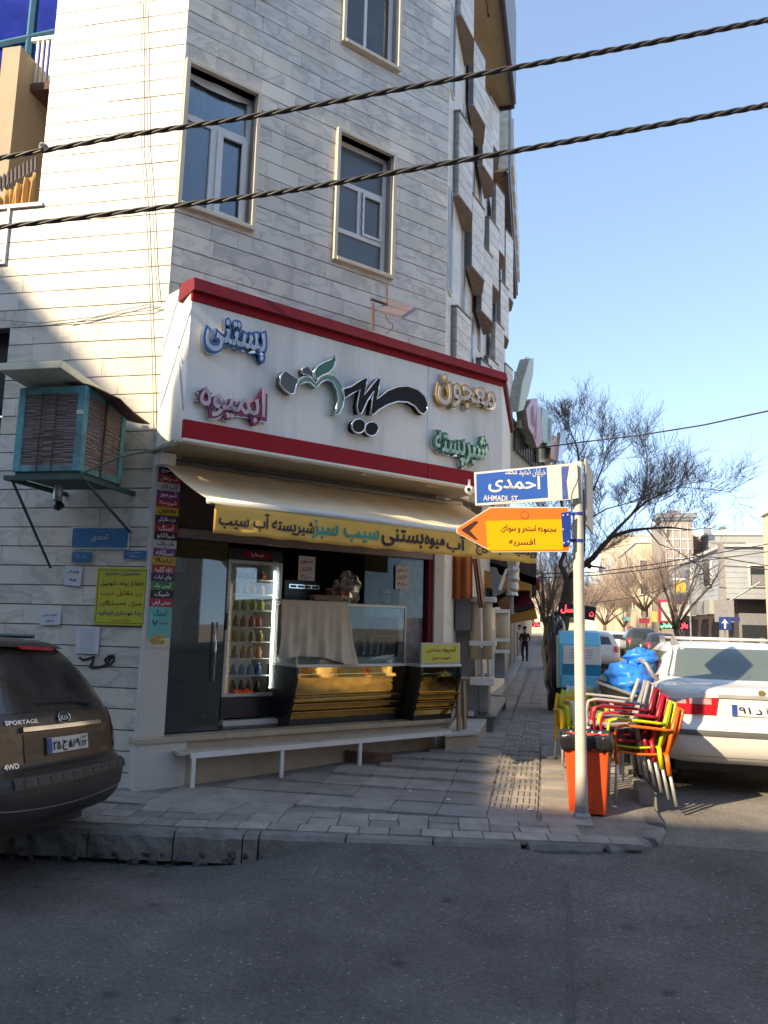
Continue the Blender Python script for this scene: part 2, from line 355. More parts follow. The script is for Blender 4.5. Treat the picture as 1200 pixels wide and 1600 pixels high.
# ---- asphalt: cracks, patches, stones
def asphalt(nm='asphalt', cc=None):
    M = mat(nm, cc or (0.165, 0.155, 0.145), 0.85, var=0.34, scale=1.3, bump=0.0, dirt=0.35, dcol=(0.22, 0.205, 0.185))
    n = M.node_tree; L = n.links; b = n.nodes['Principled BSDF']
    geo = n.nodes.new('ShaderNodeNewGeometry')
    v = n.nodes.new('ShaderNodeTexVoronoi'); v.inputs['Scale'].default_value = 85; L.new(geo.outputs['Position'], v.inputs['Vector'])
    nz = n.nodes.new('ShaderNodeTexNoise'); nz.inputs['Scale'].default_value = 140; nz.inputs['Detail'].default_value = 3; L.new(geo.outputs['Position'], nz.inputs['Vector'])
    ad = n.nodes.new('ShaderNodeMath'); ad.operation = 'ADD'; L.new(v.outputs['Distance'], ad.inputs[0]); L.new(nz.outputs[0], ad.inputs[1])
    # long thin cracks
    wv = n.nodes.new('ShaderNodeTexNoise'); wv.inputs['Scale'].default_value = 0.9; wv.inputs['Detail'].default_value = 8; L.new(geo.outputs['Position'], wv.inputs['Vector'])
    s_ = n.nodes.new('ShaderNodeMath'); s_.operation = 'SUBTRACT'; s_.inputs[1].default_value = 0.5; L.new(wv.outputs[0], s_.inputs[0])
    a_ = n.nodes.new('ShaderNodeMath'); a_.operation = 'ABSOLUTE'; L.new(s_.outputs[0], a_.inputs[0])
    c_ = n.nodes.new('ShaderNodeMapRange'); c_.inputs[2].default_value = 0.006; c_.inputs[3].default_value = -.45; c_.inputs[4].default_value = 0; L.new(a_.outputs[0], c_.inputs[0])
    a2 = n.nodes.new('ShaderNodeMath'); a2.operation = 'ADD'; L.new(ad.outputs[0], a2.inputs[0]); L.new(c_.outputs[0], a2.inputs[1])
    bp = n.nodes.new('ShaderNodeBump'); bp.inputs['Strength'].default_value = 1.0; bp.inputs['Distance'].default_value = 0.02
    L.new(a2.outputs[0], bp.inputs['Height']); L.new(bp.outputs[0], b.inputs['Normal'])
    # pale chips of stone
    col = b.inputs['Base Color'].links[0].from_socket
    v2 = n.nodes.new('ShaderNodeTexVoronoi'); v2.inputs['Scale'].default_value = 45; L.new(geo.outputs['Position'], v2.inputs['Vector'])
    g = n.nodes.new('ShaderNodeMapRange'); g.inputs[1].default_value = 0.24; g.inputs[2].default_value = 0.34; g.inputs[3].default_value = 0.9; g.inputs[4].default_value = 0; L.new(v2.outputs['Distance'], g.inputs[0])
    sx = n.nodes.new('ShaderNodeSeparateColor'); L.new(v2.outputs['Color'], sx.inputs[0])
    th = n.nodes.new('ShaderNodeMath'); th.operation = 'GREATER_THAN'; th.inputs[1].default_value = 0.90; L.new(sx.outputs[0], th.inputs[0])
    ml = n.nodes.new('ShaderNodeMath'); ml.operation = 'MULTIPLY'; L.new(g.outputs[0], ml.inputs[0]); L.new(th.outputs[0], ml.inputs[1])
    mx = n.nodes.new('ShaderNodeMix'); mx.data_type = 'RGBA'; L.new(ml.outputs[0], mx.inputs[0]); L.new(col, mx.inputs[6]); mx.inputs[7].default_value = (0.42, 0.40, 0.37, 1)
    # patches, oil drips and worn wheel tracks
    pn = n.nodes.new('ShaderNodeTexNoise'); pn.inputs['Scale'].default_value = 0.55; pn.inputs['Detail'].default_value = 9; pn.inputs['Roughness'].default_value = .7; L.new(geo.outputs['Position'], pn.inputs['Vector'])
    pm = n.nodes.new('ShaderNodeMapRange'); pm.inputs[1].default_value = .38; pm.inputs[2].default_value = .62; pm.inputs[3].default_value = .74; pm.inputs[4].default_value = 1.2; L.new(pn.outputs[0], pm.inputs[0])
    on_ = n.nodes.new('ShaderNodeTexVoronoi'); on_.inputs['Scale'].default_value = 2.3; L.new(geo.outputs['Position'], on_.inputs['Vector'])
    om = n.nodes.new('ShaderNodeMapRange'); om.inputs[1].default_value = .03; om.inputs[2].default_value = .13; om.inputs[3].default_value = .5; om.inputs[4].default_value = 1; L.new(on_.outputs['Distance'], om.inputs[0])
    fn = n.nodes.new('ShaderNodeTexNoise'); fn.inputs['Scale'].default_value = 38; fn.inputs['Detail'].default_value = 2; L.new(geo.outputs['Position'], fn.inputs['Vector'])
    fm = n.nodes.new('ShaderNodeMapRange'); fm.inputs[1].default_value = .3; fm.inputs[2].default_value = .7; fm.inputs[3].default_value = .78; fm.inputs[4].default_value = 1.22; L.new(fn.outputs[0], fm.inputs[0])
    k1 = n.nodes.new('ShaderNodeMath'); k1.operation = 'MULTIPLY'; L.new(pm.outputs[0], k1.inputs[0]); L.new(om.outputs[0], k1.inputs[1])
    k2 = n.nodes.new('ShaderNodeMath'); k2.operation = 'MULTIPLY'; L.new(k1.outputs[0], k2.inputs[0]); L.new(fm.outputs[0], k2.inputs[1])
    ck = n.nodes.new('ShaderNodeMapRange'); ck.inputs[2].default_value = .0045; ck.inputs[3].default_value = .86; ck.inputs[4].default_value = 1; L.new(a_.outputs[0], ck.inputs[0])
    k3 = n.nodes.new('ShaderNodeMath'); k3.operation = 'MULTIPLY'; L.new(k2.outputs[0], k3.inputs[0]); L.new(ck.outputs[0], k3.inputs[1])
    sv_ = n.nodes.new('ShaderNodeVectorMath'); sv_.operation = 'SCALE'; L.new(mx.outputs[2], sv_.inputs[0]); L.new(k3.outputs[0], sv_.inputs['Scale'])
    L.new(sv_.outputs[0], b.inputs['Base Color']); return M
M_ASPH = asphalt(); M_ASPH2 = asphalt('sunlit_asphalt', (0.27, 0.25, 0.22))  # main street copy is paler, its sunlit brightness put into the colour
M_EARTH = mat('earth', (0.36, 0.31, 0.24), 0.95, var=0.3, scale=0.4)
M_PAVE = mat('paver', (0.29, 0.26, 0.23), 0.85, var=0.25, bump=0.5, bscale=90, dirt=0.4, dcol=(0.15, 0.14, 0.13), scale=5, obj_rand=0.16)
M_PAVE2 = mat('edge_paver', (0.28, 0.25, 0.22), 0.85, var=0.25, bump=0.5, bscale=80, dirt=0.45, dcol=(0.10, 0.09, 0.085), scale=7, obj_rand=0.22)
M_TACT = mat('tactile_paver', (0.31, 0.27, 0.23), 0.85, var=0.2, bump=0.4, bscale=80, dirt=0.3, dcol=(0.1, 0.09, 0.08), obj_rand=0.12)
M_BED = mat('paving_bed', (0.20, 0.18, 0.16), 0.95, var=0.3, bump=0.5)
M_KERB = mat('kerb_concrete', (0.19, 0.175, 0.16), 0.9, var=0.3, bump=0.8, bscale=40, dirt=0.6, dcol=(0.07, 0.065, 0.06), scale=6, obj_rand=0.15)
M_RUBBLE = mat('broken_concrete', (0.095, 0.085, 0.078), 0.95, var=0.5, bump=1.0, bscale=30, scale=10, obj_rand=0.3)

struct('ground', MB().add([(-300, -300, -0.6), (300, -300, -0.6), (300, 1200, -0.6), (-300, 1200, -0.6)], [(0, 1, 2, 3)]), M_EARTH)
# the road: crossing street and the street running away, one height-field
g = MB()
xs = sorted(set([-60, -40, -25, -15, -10] + [-8 + 0.35 * i for i in range(46)] + [9, 10.5, 12, 16, 25, 40, 60]))
ys = sorted(set([-7, -4, -2, 0, 1.5] + [2.5 + 0.3 * i for i in range(30)] + [12, 15, 20, 30, 50, 80, 120, 180, 260, 400]))
g.v = [(x, y, rz(x, y) + 0.006 * math.sin(x * 2.3 + y) * math.sin(y * 1.7)) for y in ys for x in xs]; nx = len(xs)
g.f = [(j * nx + i, j * nx + i + 1, (j + 1) * nx + i + 1, (j + 1) * nx + i) for j in range(len(ys) - 1) for i in range(nx - 1)]
def split_road(nm, m_, keep):
    q = MB(); q.v = g.v; q.f = [f for f in g.f if keep(sum(g.v[i][0] for i in f) / 4, sum(g.v[i][1] for i in f) / 4)]
    me = q.mesh(nm); bm = bmesh.new(); bm.from_mesh(me); bmesh.ops.delete(bm, geom=[v for v in bm.verts if not v.link_faces], context='VERTS'); bm.to_mesh(me); bm.free()
    me.materials.append(m_); me.polygons.foreach_set('use_smooth', [True] * len(me.polygons))
    o = bpy.data.objects.new(nm, me); COL.objects.link(o); o['kind'] = 'structure'
split_road('road', M_ASPH, lambda x, y: not (x > .5 and y > 6.45))
split_road('main_street', M_ASPH2, lambda x, y: x > .5 and y > 6.45)

# ---- pavement: bed, then individually laid slabs
def main_kerb_x(y): return 0.86 + 0.012 * (y - 7)
CORNER = [(-0.1, kerb_y(-0.1)), (0.42, 6.12), (0.74, 6.36), (0.86, 6.75), (main_kerb_x(8), 8.0)]
pv = MB()
pp = [(-60, kerb_y(-7.5)), (-7.5, kerb_y(-7.5))] + [(x, kerb_y(x)) for x in (-5, -3, -1.5)] + CORNER + [(main_kerb_x(y), y) for y in (12, 20, 30, 60, 100, 160)]
cols_ = []
for (x, y) in pp: cols_.append((x, y, gz(x, y) - 0.012))
back = [(-60, 9, 0.1), (-7.5, 9, 0.1), (-5, 9, 0.12), (-3, 10, 0.14), (-1.5, 10, 0.15), (-1.3, 10, 0.15), (-1.3, 10.2, 0.15), (-1.3, 10.4, 0.15), (-1.3, 10.6, 0.15), (-1.3, 10.9, 0.17), (-1.3, 12, 0.18)] + [(-1.3, y, gz(0, y) - .012) for y in (20, 30, 60, 100, 160)]
bedv = []
NQ = 14
for a_, b_ in zip(cols_, back):
    for k in range(NQ + 1):
        t = k / NQ; x = a_[0] + (b_[0] - a_[0]) * t; y = a_[1] + (b_[1] - a_[1]) * t
        bedv.append((x, y, gz(x, y) - 0.014))
pv.v = bedv; pv.f = [(i * (NQ + 1) + k, i * (NQ + 1) + k + 1, (i + 1) * (NQ + 1) + k + 1, (i + 1) * (NQ + 1) + k) for i in range(len(cols_) - 1) for k in range(NQ)]
sidewalk = struct('pavement', pv, M_BED)
ub = MB().box(-0.5, 0.5, -0.5, 0.5, -0.5, 0.5).mesh('slab')
def piece(name, me, m_, parent, loc, rot, sc):
    key = (me.name, m_.name)
    if key not in piece.c:
        q = me.copy(); q.materials.clear(); q.materials.append(m_); piece.c[key] = q
    o = bpy.data.objects.new(name, piece.c[key]); COL.objects.link(o); o.parent = parent
    o.location = loc; o.rotation_euler = rot; o.scale = sc; return o
piece.c = {}
bb = bmesh.new(); bmesh.ops.create_cube(bb, size=1.0); bmesh.ops.bevel(bb, geom=[e for e in bb.edges], offset=0.022, segments=1, affect='EDGES')
slabm = bpy.data.meshes.new('slab_b'); bb.to_mesh(slabm); bb.free()
def in_building(x, y, mgn=0.0):
    d = (Vector((x, y, 0)) - P0).dot(N); s = (Vector((x, y, 0)) - P0).dot(U)
    if d < 0.25 - mgn and x < -0.8 and s > -0.5: return True
    return (y > 6.74 + mgn and x < -3.5) or (x < -1.15 and y > 9.4)
def tactile(x, y): return -0.45 < x - 0.012 * (y - 10) < 0.02 and y > 6.9
# front edge course of small pavers along the kerb
n_e = 0
for row in range(3):
    x = -5.2
    while x < 0.55:
        wd = 0.23 + random.uniform(-.01, .01); cx = x + wd / 2
        off = 0.09 + row * 0.20 if row else 0.09
        cy = kerb_y(cx) + off
        if row and cx > 0.3: break
        if not in_building(cx, cy, -.05):
            piece('paver', slabm, M_PAVE2, sidewalk, (cx, cy, gz(cx, cy) - 0.010 + random.uniform(-.003, .003)), (random.uniform(-.012, .012), random.uniform(-.012, .012), 0.142 + random.uniform(-.02, .02)), (wd - 0.006, 0.193, 0.04)); n_e += 1
        x += wd
big = []
y = 6.25
row = 0
S = 0.40
spec = []
for j in range(0, 60):
    for i in range(-14, 7):
        # slabs are laid square to the street running away
        cx = -0.62 + (i) * S; cy = 6.35 + j * S
        if tactile(cx, cy): continue
        if cx > 0: cx = 0.22 + (i - 2) * S
        if cx > main_kerb_x(cy) - 0.26 or cx < -5.2: continue
        if cy < kerb_y(cx) + 0.66 or in_building(cx, cy): continue
        spec.append((cy, cx, cy))
spec.sort()
rest = MB()
lim = 300 - n_e - 70
for q, (_, cx, cy) in enumerate(spec):
    zz = gz(cx, cy) - 0.010 + random.uniform(-.004, .004)
    if q < lim:
        piece('paver', slabm, M_PAVE, sidewalk, (cx, cy, zz), (random.uniform(-.012, .012), random.uniform(-.012, .012), random.uniform(-.012, .012)), (S - 0.005, S - 0.005, 0.04))
    else: rest.box(cx - S / 2 + .007, cx + S / 2 - .007, cy - S / 2 + .007, cy + S / 2 - .007, zz - .02, zz + .02)
for j in range(60, 160):
    for i in range(5):
        cx = -1.0 + 0.38 * i; cy = 6.35 + j * 0.4
        zz = gz(cx, cy) - 0.01 + random.uniform(-.003, .003)
        rest.box(cx - .18, cx + .18, cy - .19, cy + .19, zz - .02, zz + .02)
rest.build('paving_slabs_far', M_PAVE, sidewalk, kind='stuff')
# tactile strip: ribbed slabs, two abreast
tm = MB().box(-.5, .5, -.5, .5, -.5, .2)
for k in range(4): tm.box(-.42 + k * .23, -.42 + k * .23 + .13, -.47, .47, .15, .5)
tme = tm.mesh('tactile'); tn = 0; trest = MB()
for j in range(0, 110):
    cy = 7.02 + 0.235 * j
    for k in (0, 1):
        cx = -0.33 + 0.235 * k + 0.012 * (cy - 10)
        zz = gz(cx, cy) - 0.008 + random.uniform(-.003, .003)
        if tn < 70:
            piece('tactile_paver', tme, M_TACT, sidewalk, (cx, cy, zz), (random.uniform(-.01, .01), 0, 0), (0.227, 0.227, 0.034)); tn += 1
        elif j < 110:
            trest.box(cx - .113, cx + .113, cy - .113, cy + .113, zz - .018, zz + .010)
            for q in range(4): trest.box(cx - .1 + q * .055, cx - .1 + q * .055 + .03, cy - .11, cy + .11, zz + .0, zz + .017)
trest.build('tactile_paving_far', M_TACT, sidewalk, kind='stuff')

# ---- kerb: broken concrete along the side street, stone blocks round the corner and up the street
kerb = struct('kerb', MB().box(-7, -6.9, kerb_y(-7) - .1, kerb_y(-7), -.3, .05), M_KERB)
def kerb_block(x0, y0, x1, y1, top, w_, bot, m_=M_KERB, name='kerb_stone', jit=0.0, worn=0.0, seed=0):
    rnd = random.Random(seed); d = Vector((x1 - x0, y1 - y0, 0)); ln = d.length; d.normalize(); nn = Vector((d.y, -d.x, 0))
    nu = max(2, int(ln / 0.07)); mb = MB()
    prof = [(0.0, 0.0), (0.02, 0.0), (w_ - 0.03, 0.0), (w_, -0.03), (w_ + 0.01, -0.5), (w_ + 0.015, -1.0), (0.0, -1.0)]
    H_ = top - bot; vs = []
    for i in range(nu + 1):
        t = i / nu; e = 0
        for (o_, h_) in prof:
            j1 = (rnd.random() - .5) * jit; j2 = (rnd.random() - .5) * jit
            hz = top + (h_ * H_ if h_ <= -.4 else h_)
            wo = o_ - (worn * rnd.random() if h_ == -0.5 else 0) + j1
            p = Vector((x0, y0, 0)) + d * (ln * t + (0.006 if i == 0 else -0.006 if i == nu else 0)) + nn * wo
            vs.append((p.x, p.y, hz + (j2 if h_ > -.9 else 0)))
    k = len(prof); fs = [(i * k + j, i * k + (j + 1) % k, (i + 1) * k + (j + 1) % k, (i + 1) * k + j) for i in range(nu) for j in range(k)]
    fs += [tuple(range(k))[::-1], tuple(nu * k + j for j in range(k))]
    mb.add(vs, fs); o = mb.build(name, m_, kerb); return o
# broken cast kerb, left of the ramp: slab on top, undercut rubble below, each bay one piece
x = -5.6; q = 0
while x < -2.02:
    x2 = min(-2.0, x + random.choice([0.5, 0.62, 0.75])); tp = gz(x, kerb_y(x)) - 0.004
    kerb_block(x, kerb_y(x), x2, kerb_y(x2), tp, 0.16, tp - 0.19, name='kerb_stone', jit=0.013, worn=0.012, seed=q)
    q += 1; x = x2
rb = random.Random(5)
rub = MB()
for k in range(150):
    x = -5.4 + 3.4 * k / 150 + rb.uniform(-.02, .02); s_ = rb.uniform(.015, .04)
    yy = kerb_y(x) - rb.uniform(0.06, 0.2); zb = rz(x, yy - .05)
    rub.blob((x, yy, zb + rb.uniform(0.0, 0.10)), s_, 6, 0.7, (1.3, .9, .8), seed=k)
rub.build('rubble', M_RUBBLE, kerb, kind='stuff')
struct('gutter_face', MB().hexa([(-5.6, kerb_y(-5.6) - .06, -.3), (-2.0, kerb_y(-2) - .06, -.3), (-2.0, kerb_y(-2) + .1, -.3), (-5.6, kerb_y(-5.6) + .1, -.3), (-5.6, kerb_y(-5.6) - .04, .03), (-2.0, kerb_y(-2) - .04, .03), (-2.0, kerb_y(-2) + .1, .03), (-5.6, kerb_y(-5.6) + .1, .03)]), M_RUBBLE, kerb)
x = -2.0
while x < -0.15:
    x2 = min(-0.1, x + 0.62); kerb_block(x, kerb_y(x), x2, kerb_y(x2), gz(x, kerb_y(x)) + 0.0, 0.14, -.16, jit=0.004, seed=int(x * 100) + 900); x = x2
for (a_, b_) in zip(CORNER[:-1], CORNER[1:-1]):
    kerb_block(a_[0], a_[1], b_[0], b_[1], gz(*a_) + 0.0, 0.13, -.1, jit=0.006, seed=int(a_[0] * 50) + 77)
# tall loose blocks on the street side: one tipped up
y = 6.8; q = 0
while y < 60:
    y2 = y + 0.6; dz = 0.05 if 6.9 < y < 7.9 else 0.01
    if q == 1: dz = 0.11
    if y < 16:
        kerb_block(main_kerb_x(y), y, main_kerb_x(y2), y2, gz(0.8, y) + dz, 0.14, -.05, jit=0.006, seed=300 + q)
    else:
        y2 = y + 6; kerb_block(main_kerb_x(y), y, main_kerb_x(y2), y2, gz(0.8, y) + .01, 0.14, -.2, jit=0.0, seed=300 + q)
    y = y2; q += 1
# asphalt ramp patched over the gutter at the crossing
rp = MB()
def rampf(u_, v_):
    x = -2.5 + 2.65 * u_; yk = kerb_y(x) - 0.155; y = yk - 0.75 * (1 - v_)
    edge = sstep(0, .45, u_); top = 0.10 * edge
    z = rz(x, y) - 0.012 + (max(0, top - (rz(x, y))) * 0.8 * edge + .02) * sstep(0, .9, v_) * (1 - sstep(.9, 1, u_))
    return (x, y, z)
rp.grid(rampf, 30, 10)
struct('asphalt_ramp', rp, M_ASPH, smooth=True)
sa, sb_ = on_z(884, 1390, .01), on_z(892, 1640, .01)
MB().prism([(sa.x, sa.y, rz(sa.x, sa.y) + .004), (sa.x + .012, sa.y, rz(sa.x, sa.y) + .004), (sb_.x + .012, sb_.y, .006), (sb_.x, sb_.y, .006)], (0, 0, .004)).build('tar_seam', mat('tar', (.05, .05, .05), .6), None)['kind'] = 'structure'
# far pavement and kerb across the street
struct('far_pavement', MB().box(11.0, 12.6, 45, 400, -.2, 0.13), M_PAVE)
struct('far_kerb', MB().box(10.82, 10.995, 45, 400, -.2, 0.14), M_KERB)
struct('near_pavement', MB().box(-60, 60, -7.5, -5.2, -.3, 0.12), M_PAVE)
# street litter
for k, (px, py, c_) in enumerate([(828, 1265, 0), (700, 1250, 1), (960, 1262, 0), (640, 1238, 1)]):
    p = on_z(px, py, 0.135)
    o = MB().blob((0, 0, 0), 0.018, 6, 0.6, (1.4, 1, .3), seed=k).build('litter_scrap', M_PAPER)
    o.location = (p.x, p.y, gz(p.x, p.y) + 0.016); tag(o, ['small crumpled white scrap on the pavement by the orange bin', 'small crumpled scrap lying on the pavement before the white bench', 'white scrap lying behind the white sign pole', 'crumpled scrap on the pavement left of the bench end'][k], 'litter')

# ================================================================== THE CORNER BUILDING
bld = thing('corner_building', 'four storey corner building faced in grey veined marble above the ice cream shop', 'building', P0)
TC = Matrix.Rotation(A, 4, 'Z')                         # shop-front frame: x along the front, y inwards, z up
LEN = 3.62; ZT = 13.0
right_end = P0 + U * LEN                                # where the front meets the street wall
STREET_DX = 0.04
# solid carcass behind the cladding
rl = right_end - P0
# --- left wall (faces the side street), opening for the garage
lw = MB()
lw.box(-1.56, -0.02, 0.02, 0.3, 5.9, ZT); lw.box(-3.4, -0.02, 0.02, 0.3, 4.62, 5.9)
lw.box(-1.75, -0.02, 0.02, 0.3, 0.0, 4.62)
wl = lw.build('side_wall', M_JOINT, bld)
cw = MB(TC)
WIN = [(0.05, 0.83, 5.83, 7.37, 0), (1.92, 2.70, 5.83, 7.39, 1), (1.94, 2.73, 8.62, 10.15, 2), (0.05, 0.83, 8.62, 10.15, 2)]
# front wall above the shop with real holes for the windows
def wall_with_holes(mb, s0, s1, z0, z1, holes, y0, y1):
    zs = sorted(set([z0, z1] + [h[2] for h in holes] + [h[3] for h in holes]))
    for a_, b_ in zip(zs[:-1], zs[1:]):
        m_ = (a_ + b_) / 2; cuts = sorted((h[0], h[1]) for h in holes if h[2] < m_ < h[3]); c = s0
        for h0, h1 in cuts: mb.box(c, h0, y0, y1, a_, b_); c = h1
        mb.box(c, s1, y0, y1, a_, b_)
wall_with_holes(cw, 0.0, LEN, 3.2, ZT, WIN, 0.02, 0.25)
wc = cw.build('front_wall', M_JOINT, bld)
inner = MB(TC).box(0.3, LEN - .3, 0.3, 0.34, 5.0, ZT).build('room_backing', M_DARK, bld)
TA = math.atan(STREET_DX)
TS = Matrix.Translation(Vector((rl.x, rl.y, 0))) @ Matrix.Rotation(math.pi / 2 - TA, 4, 'Z')    # x along the street wall, y = to its left (inwards)
ws = MB(TS).box(0, 9.2, 0.0, 0.25, 0.0, ZT).build('street_wall', marble('marble_shade_lift', (0.80, 0.77, 0.70), (0.60, 0.58, 0.54)), bld)
MB().add([(-3.4, .3, ZT), (0, .05, ZT), (rl.x, rl.y, ZT), (rl.x + .3, rl.y + 8.5, ZT), (-3.4, rl.y + 8.5, ZT)], [(0, 1, 2, 3, 4)]).build('roof', M_JOINT, bld)
MB().box(-5.5, -5.3, 2.4, rl.y + 8.5, 0, 4.6).box(-1.6, -1.4, 0.3, 3.0, 4.6, ZT).build('rear_wall', M_JOINT, bld)
# --- marble slabs
Z0, DZ = 2.314, 0.1885
tiles = []
def tile_rows(kind, s0f, s1f, z0, z1, holes, seed, off=0.0):
    rnd = random.Random(seed); k0 = int(math.floor((z0 - Z0 - off) / DZ))
    k = k0
    while Z0 + off + k * DZ < z1:
        a_ = Z0 + off + k * DZ; b_ = a_ + DZ; a2, b2 = max(a_, z0), min(b_, z1); k += 1
        if b2 - a2 < 0.02: continue
        s0, s1 = s0f((a2 + b2) / 2), s1f((a2 + b2) / 2)
        c = s1 + rnd.uniform(-.3, 0); cuts = [s1]
        while c > s0:
            c -= rnd.choice([0.30, 0.38, 0.40, 0.42, 0.55, 0.6])
            if cuts[-1] - c > 0.08: cuts.append(max(c, s0))
        if cuts[-1] > s0: cuts.append(s0)
        bands = sorted(set([a2, b2] + [h for q in holes for h in (q[2], q[3]) if a2 + .004 < h < b2 - .004]))
        for lo, hi in zip(bands[:-1], bands[1:]):
            m_ = (lo + hi) / 2; hs = [(h[0], h[1]) for h in holes if h[2] < m_ < h[3]]
            for r_, l_ in zip(cuts[:-1], cuts[1:]):
                segs = [(l_, r_)]
                for h0, h1 in hs:
                    ns = []
                    for (p, q) in segs:
                        if h1 <= p or h0 >= q: ns.append((p, q)); continue
                        if h0 > p: ns.append((p, h0))
                        if h1 < q: ns.append((h1, q))
                    segs = ns
                for (p, q) in segs:
                    if q - p > 0.02: tiles.append((kind, p, q, lo + (0.0055 if lo == a_ else 0), hi - (0.0055 if hi == b_ else 0), rnd.uniform(-.002, .002)))
    return
tile_rows('L', lambda z: -1.56 if z > 5.93 else (-3.3 if z > 4.62 else -1.75), lambda z: 0.0, 0.0, ZT, [], 3)
SIGN_TOP = 4.5
tile_rows('C', lambda z: 0.0, lambda z: LEN, 3.2, ZT, WIN, 11, off=0.02)
tm2 = {'L': (wl, Matrix.Identity(4)), 'C': (wc, TC)}
def tile_area(t):
    k, p, q, lo, hi, j = t; cz = (lo + hi) / 2
    vis = 1.0 if cz < 9.6 and not (k == 'C' and cz < 4.35) and not (k == 'L' and (p + q) / 2 < -1.9) and not (k == 'L' and cz < .9) else 0.01
    if k == 'C' and cz > 9.2: vis = .3
    return vis * (q - p) * (hi - lo) * (1.0 if k == 'L' else 0.8) / (max(1, 1 + abs(cz - 1.6) * .05)) * (1 if not (k == 'C' and p > 2.2) else .8)
tiles.sort(key=tile_area, reverse=True)
restL, restC = MB(), MB(TC)
for i, (k, p, q, lo, hi, j) in enumerate(tiles):
    if i < 300:
        par, T = tm2[k]
        c = T @ Vector(((p + q) / 2, 0.010 + j, (lo + hi) / 2))
        piece('marble_slab', ub, M_MARBLE, par, c, (0, 0, A if k == 'C' else 0), (q - p - .0025, 0.022, hi - lo))
    else:
        (restC if k == 'C' else restL).box(p, q - .0025, -0.001 + j, 0.021 + j, lo, hi)
restL.build('marble_slabs', M_MARBLE, wl, kind='stuff'); restC.build('marble_slabs', M_MARBLE, wc, kind='stuff')
# ledge trim where the side wall widens
MB().box(-3.3, -1.5, -0.03, 0.03, 5.90, 5.94).build('ledge', M_WHITE, bld)
fr = MB(); fr.box(-1.9, -1.875, -.03, .0, 5.3, 5.9).box(-2.7, -1.875, -.03, .0, 5.275, 5.30).build('small_frame', M_PVC, bld)
# --- windows
def window(s0, s1, z0, z1, lay):
    t = 0.055
    f = MB(TC); e = 0.045
    f.box(s0 - e, s0, -0.055, 0.19, z0 - e, z1 + e).box(s1, s1 + e, -0.055, 0.19, z0 - e, z1 + e)
    f.box(s0, s1, -0.055, 0.19, z1, z1 + e).box(s0, s1, -0.065, 0.19, z0 - e, z0)
    wf = f.build('window', M_STONE_T, bld, bevel=0.004)
    y0, y1 = 0.10, 0.15
    fr_ = MB(TC)
    fr_.box(s0, s0 + t, y0, y1, z0, z1).box(s1 - t, s1, y0, y1, z0, z1).box(s0 + t, s1 - t, y0, y1, z0, z0 + t).box(s0 + t, s1 - t, y0, y1, z1 - t, z1)
    panes = []
    if lay == 0:
        zt = z0 + 0.68 * (z1 - z0); sm = s0 + 0.47 * (s1 - s0)
        fr_.box(s0 + t, s1 - t, y0, y1, zt - .04, zt + .03).box(sm - .045, sm + .045, y0 - .01, y1, z0 + t, zt - .04)
        panes = [(s0 + t, s1 - t, zt + .03, z1 - t), (s0 + t, sm - .045, z0 + t, zt - .04), (sm + .045, s1 - t, z0 + t, zt - .04)]
    elif lay == 1:
        zt = z0 + 0.66 * (z1 - z0); zb = z0 + 0.27 * (z1 - z0); sm = s0 + 0.5 * (s1 - s0)
        fr_.box(s0 + t, s1 - t, y0, y1, zt - .03, zt + .03).box(s0 + t, s1 - t, y0, y1, zb - .03, zb + .03).box(sm - .03, sm + .03, y0, y1, zb + .03, zt - .03)
        panes = [(s0 + t, s1 - t, zt + .03, z1 - t), (s0 + t, sm - .03, zb + .03, zt - .03), (s0 + t, s1 - t, z0 + t, zb - .03), (sm + .03, s1 - t, zb + .03, zt - .03)]
    else:
        sm = s0 + 0.47 * (s1 - s0); fr_.box(sm - .02, sm + .02, y0, y1, z0 + t, z1 - t)
        panes = [(s0 + t, sm - .02, z0 + t, z1 - t), (sm + .02, s1 - t, z0 + t, z1 - t)]
    fr_.build('frame', M_PVC, wf, bevel=0.004)
    if lay == 0:     # opening sash stands proud
        a_, b_, c_, d_ = panes[2]; sash = MB(TC); k = .045
        sash.box(a_ - .02, a_ + k, y0 - .03, y0 - .002, c_ - .02, d_ + .02).box(b_ - k, b_ + .02, y0 - .03, y0 - .002, c_ - .02, d_ + .02).box(a_ + k, b_ - k, y0 - .03, y0 - .002, c_ - .02, c_ + k).box(a_ + k, b_ - k, y0 - .03, y0 - .002, d_ - k, d_ + .02)
        sash.build('sash', M_PVC, wf, bevel=0.003)
    if lay == 1:
        a_, b_, c_, d_ = panes[3]; sash = MB(TC); k = .035
        sash.box(a_, a_ + k, y0 - .015, y0 + .01, c_, d_).box(b_ - k, b_, y0 - .015, y0 + .01, c_, d_).box(a_ + k, b_ - k, y0 - .015, y0 + .01, c_, c_ + k).box(a_ + k, b_ - k, y0 - .015, y0 + .01, d_ - k, d_)
        sash.build('sash', M_PVC, wf, bevel=0.003)
        cc = []      # black draught strip hanging crooked round the sash
        for i in range(13): cc.append(TC @ Vector((a_ - .006 + .008 * math.sin(i * 2.1), y0 - .018, c_ + (d_ - c_) * i / 12)))
        MB().tube(cc, .006, 5).build('draught_strip', M_BLACK, wf)
    for (a_, b_, c_, d_) in panes:
        MB(TC).box(a_, b_, 0.12, 0.126, c_, d_).build('pane', M_WIN if lay != 1 else M_WIN2, wf)
    if lay != 1:
        n_ = 60
        cu = MB(TC).grid(lambda u_, v_: (s0 + .03 + (s1 - s0 - .06) * u_, 0.20 + .018 * math.sin(u_ * 55 + 1.2 * math.sin(v_ * 3)), z0 + .03 + (z1 - z0 - .06) * v_), n_, 4)
        cu.build('curtain', M_CURTB if lay == 0 else M_CURTG, wf, smooth=True)
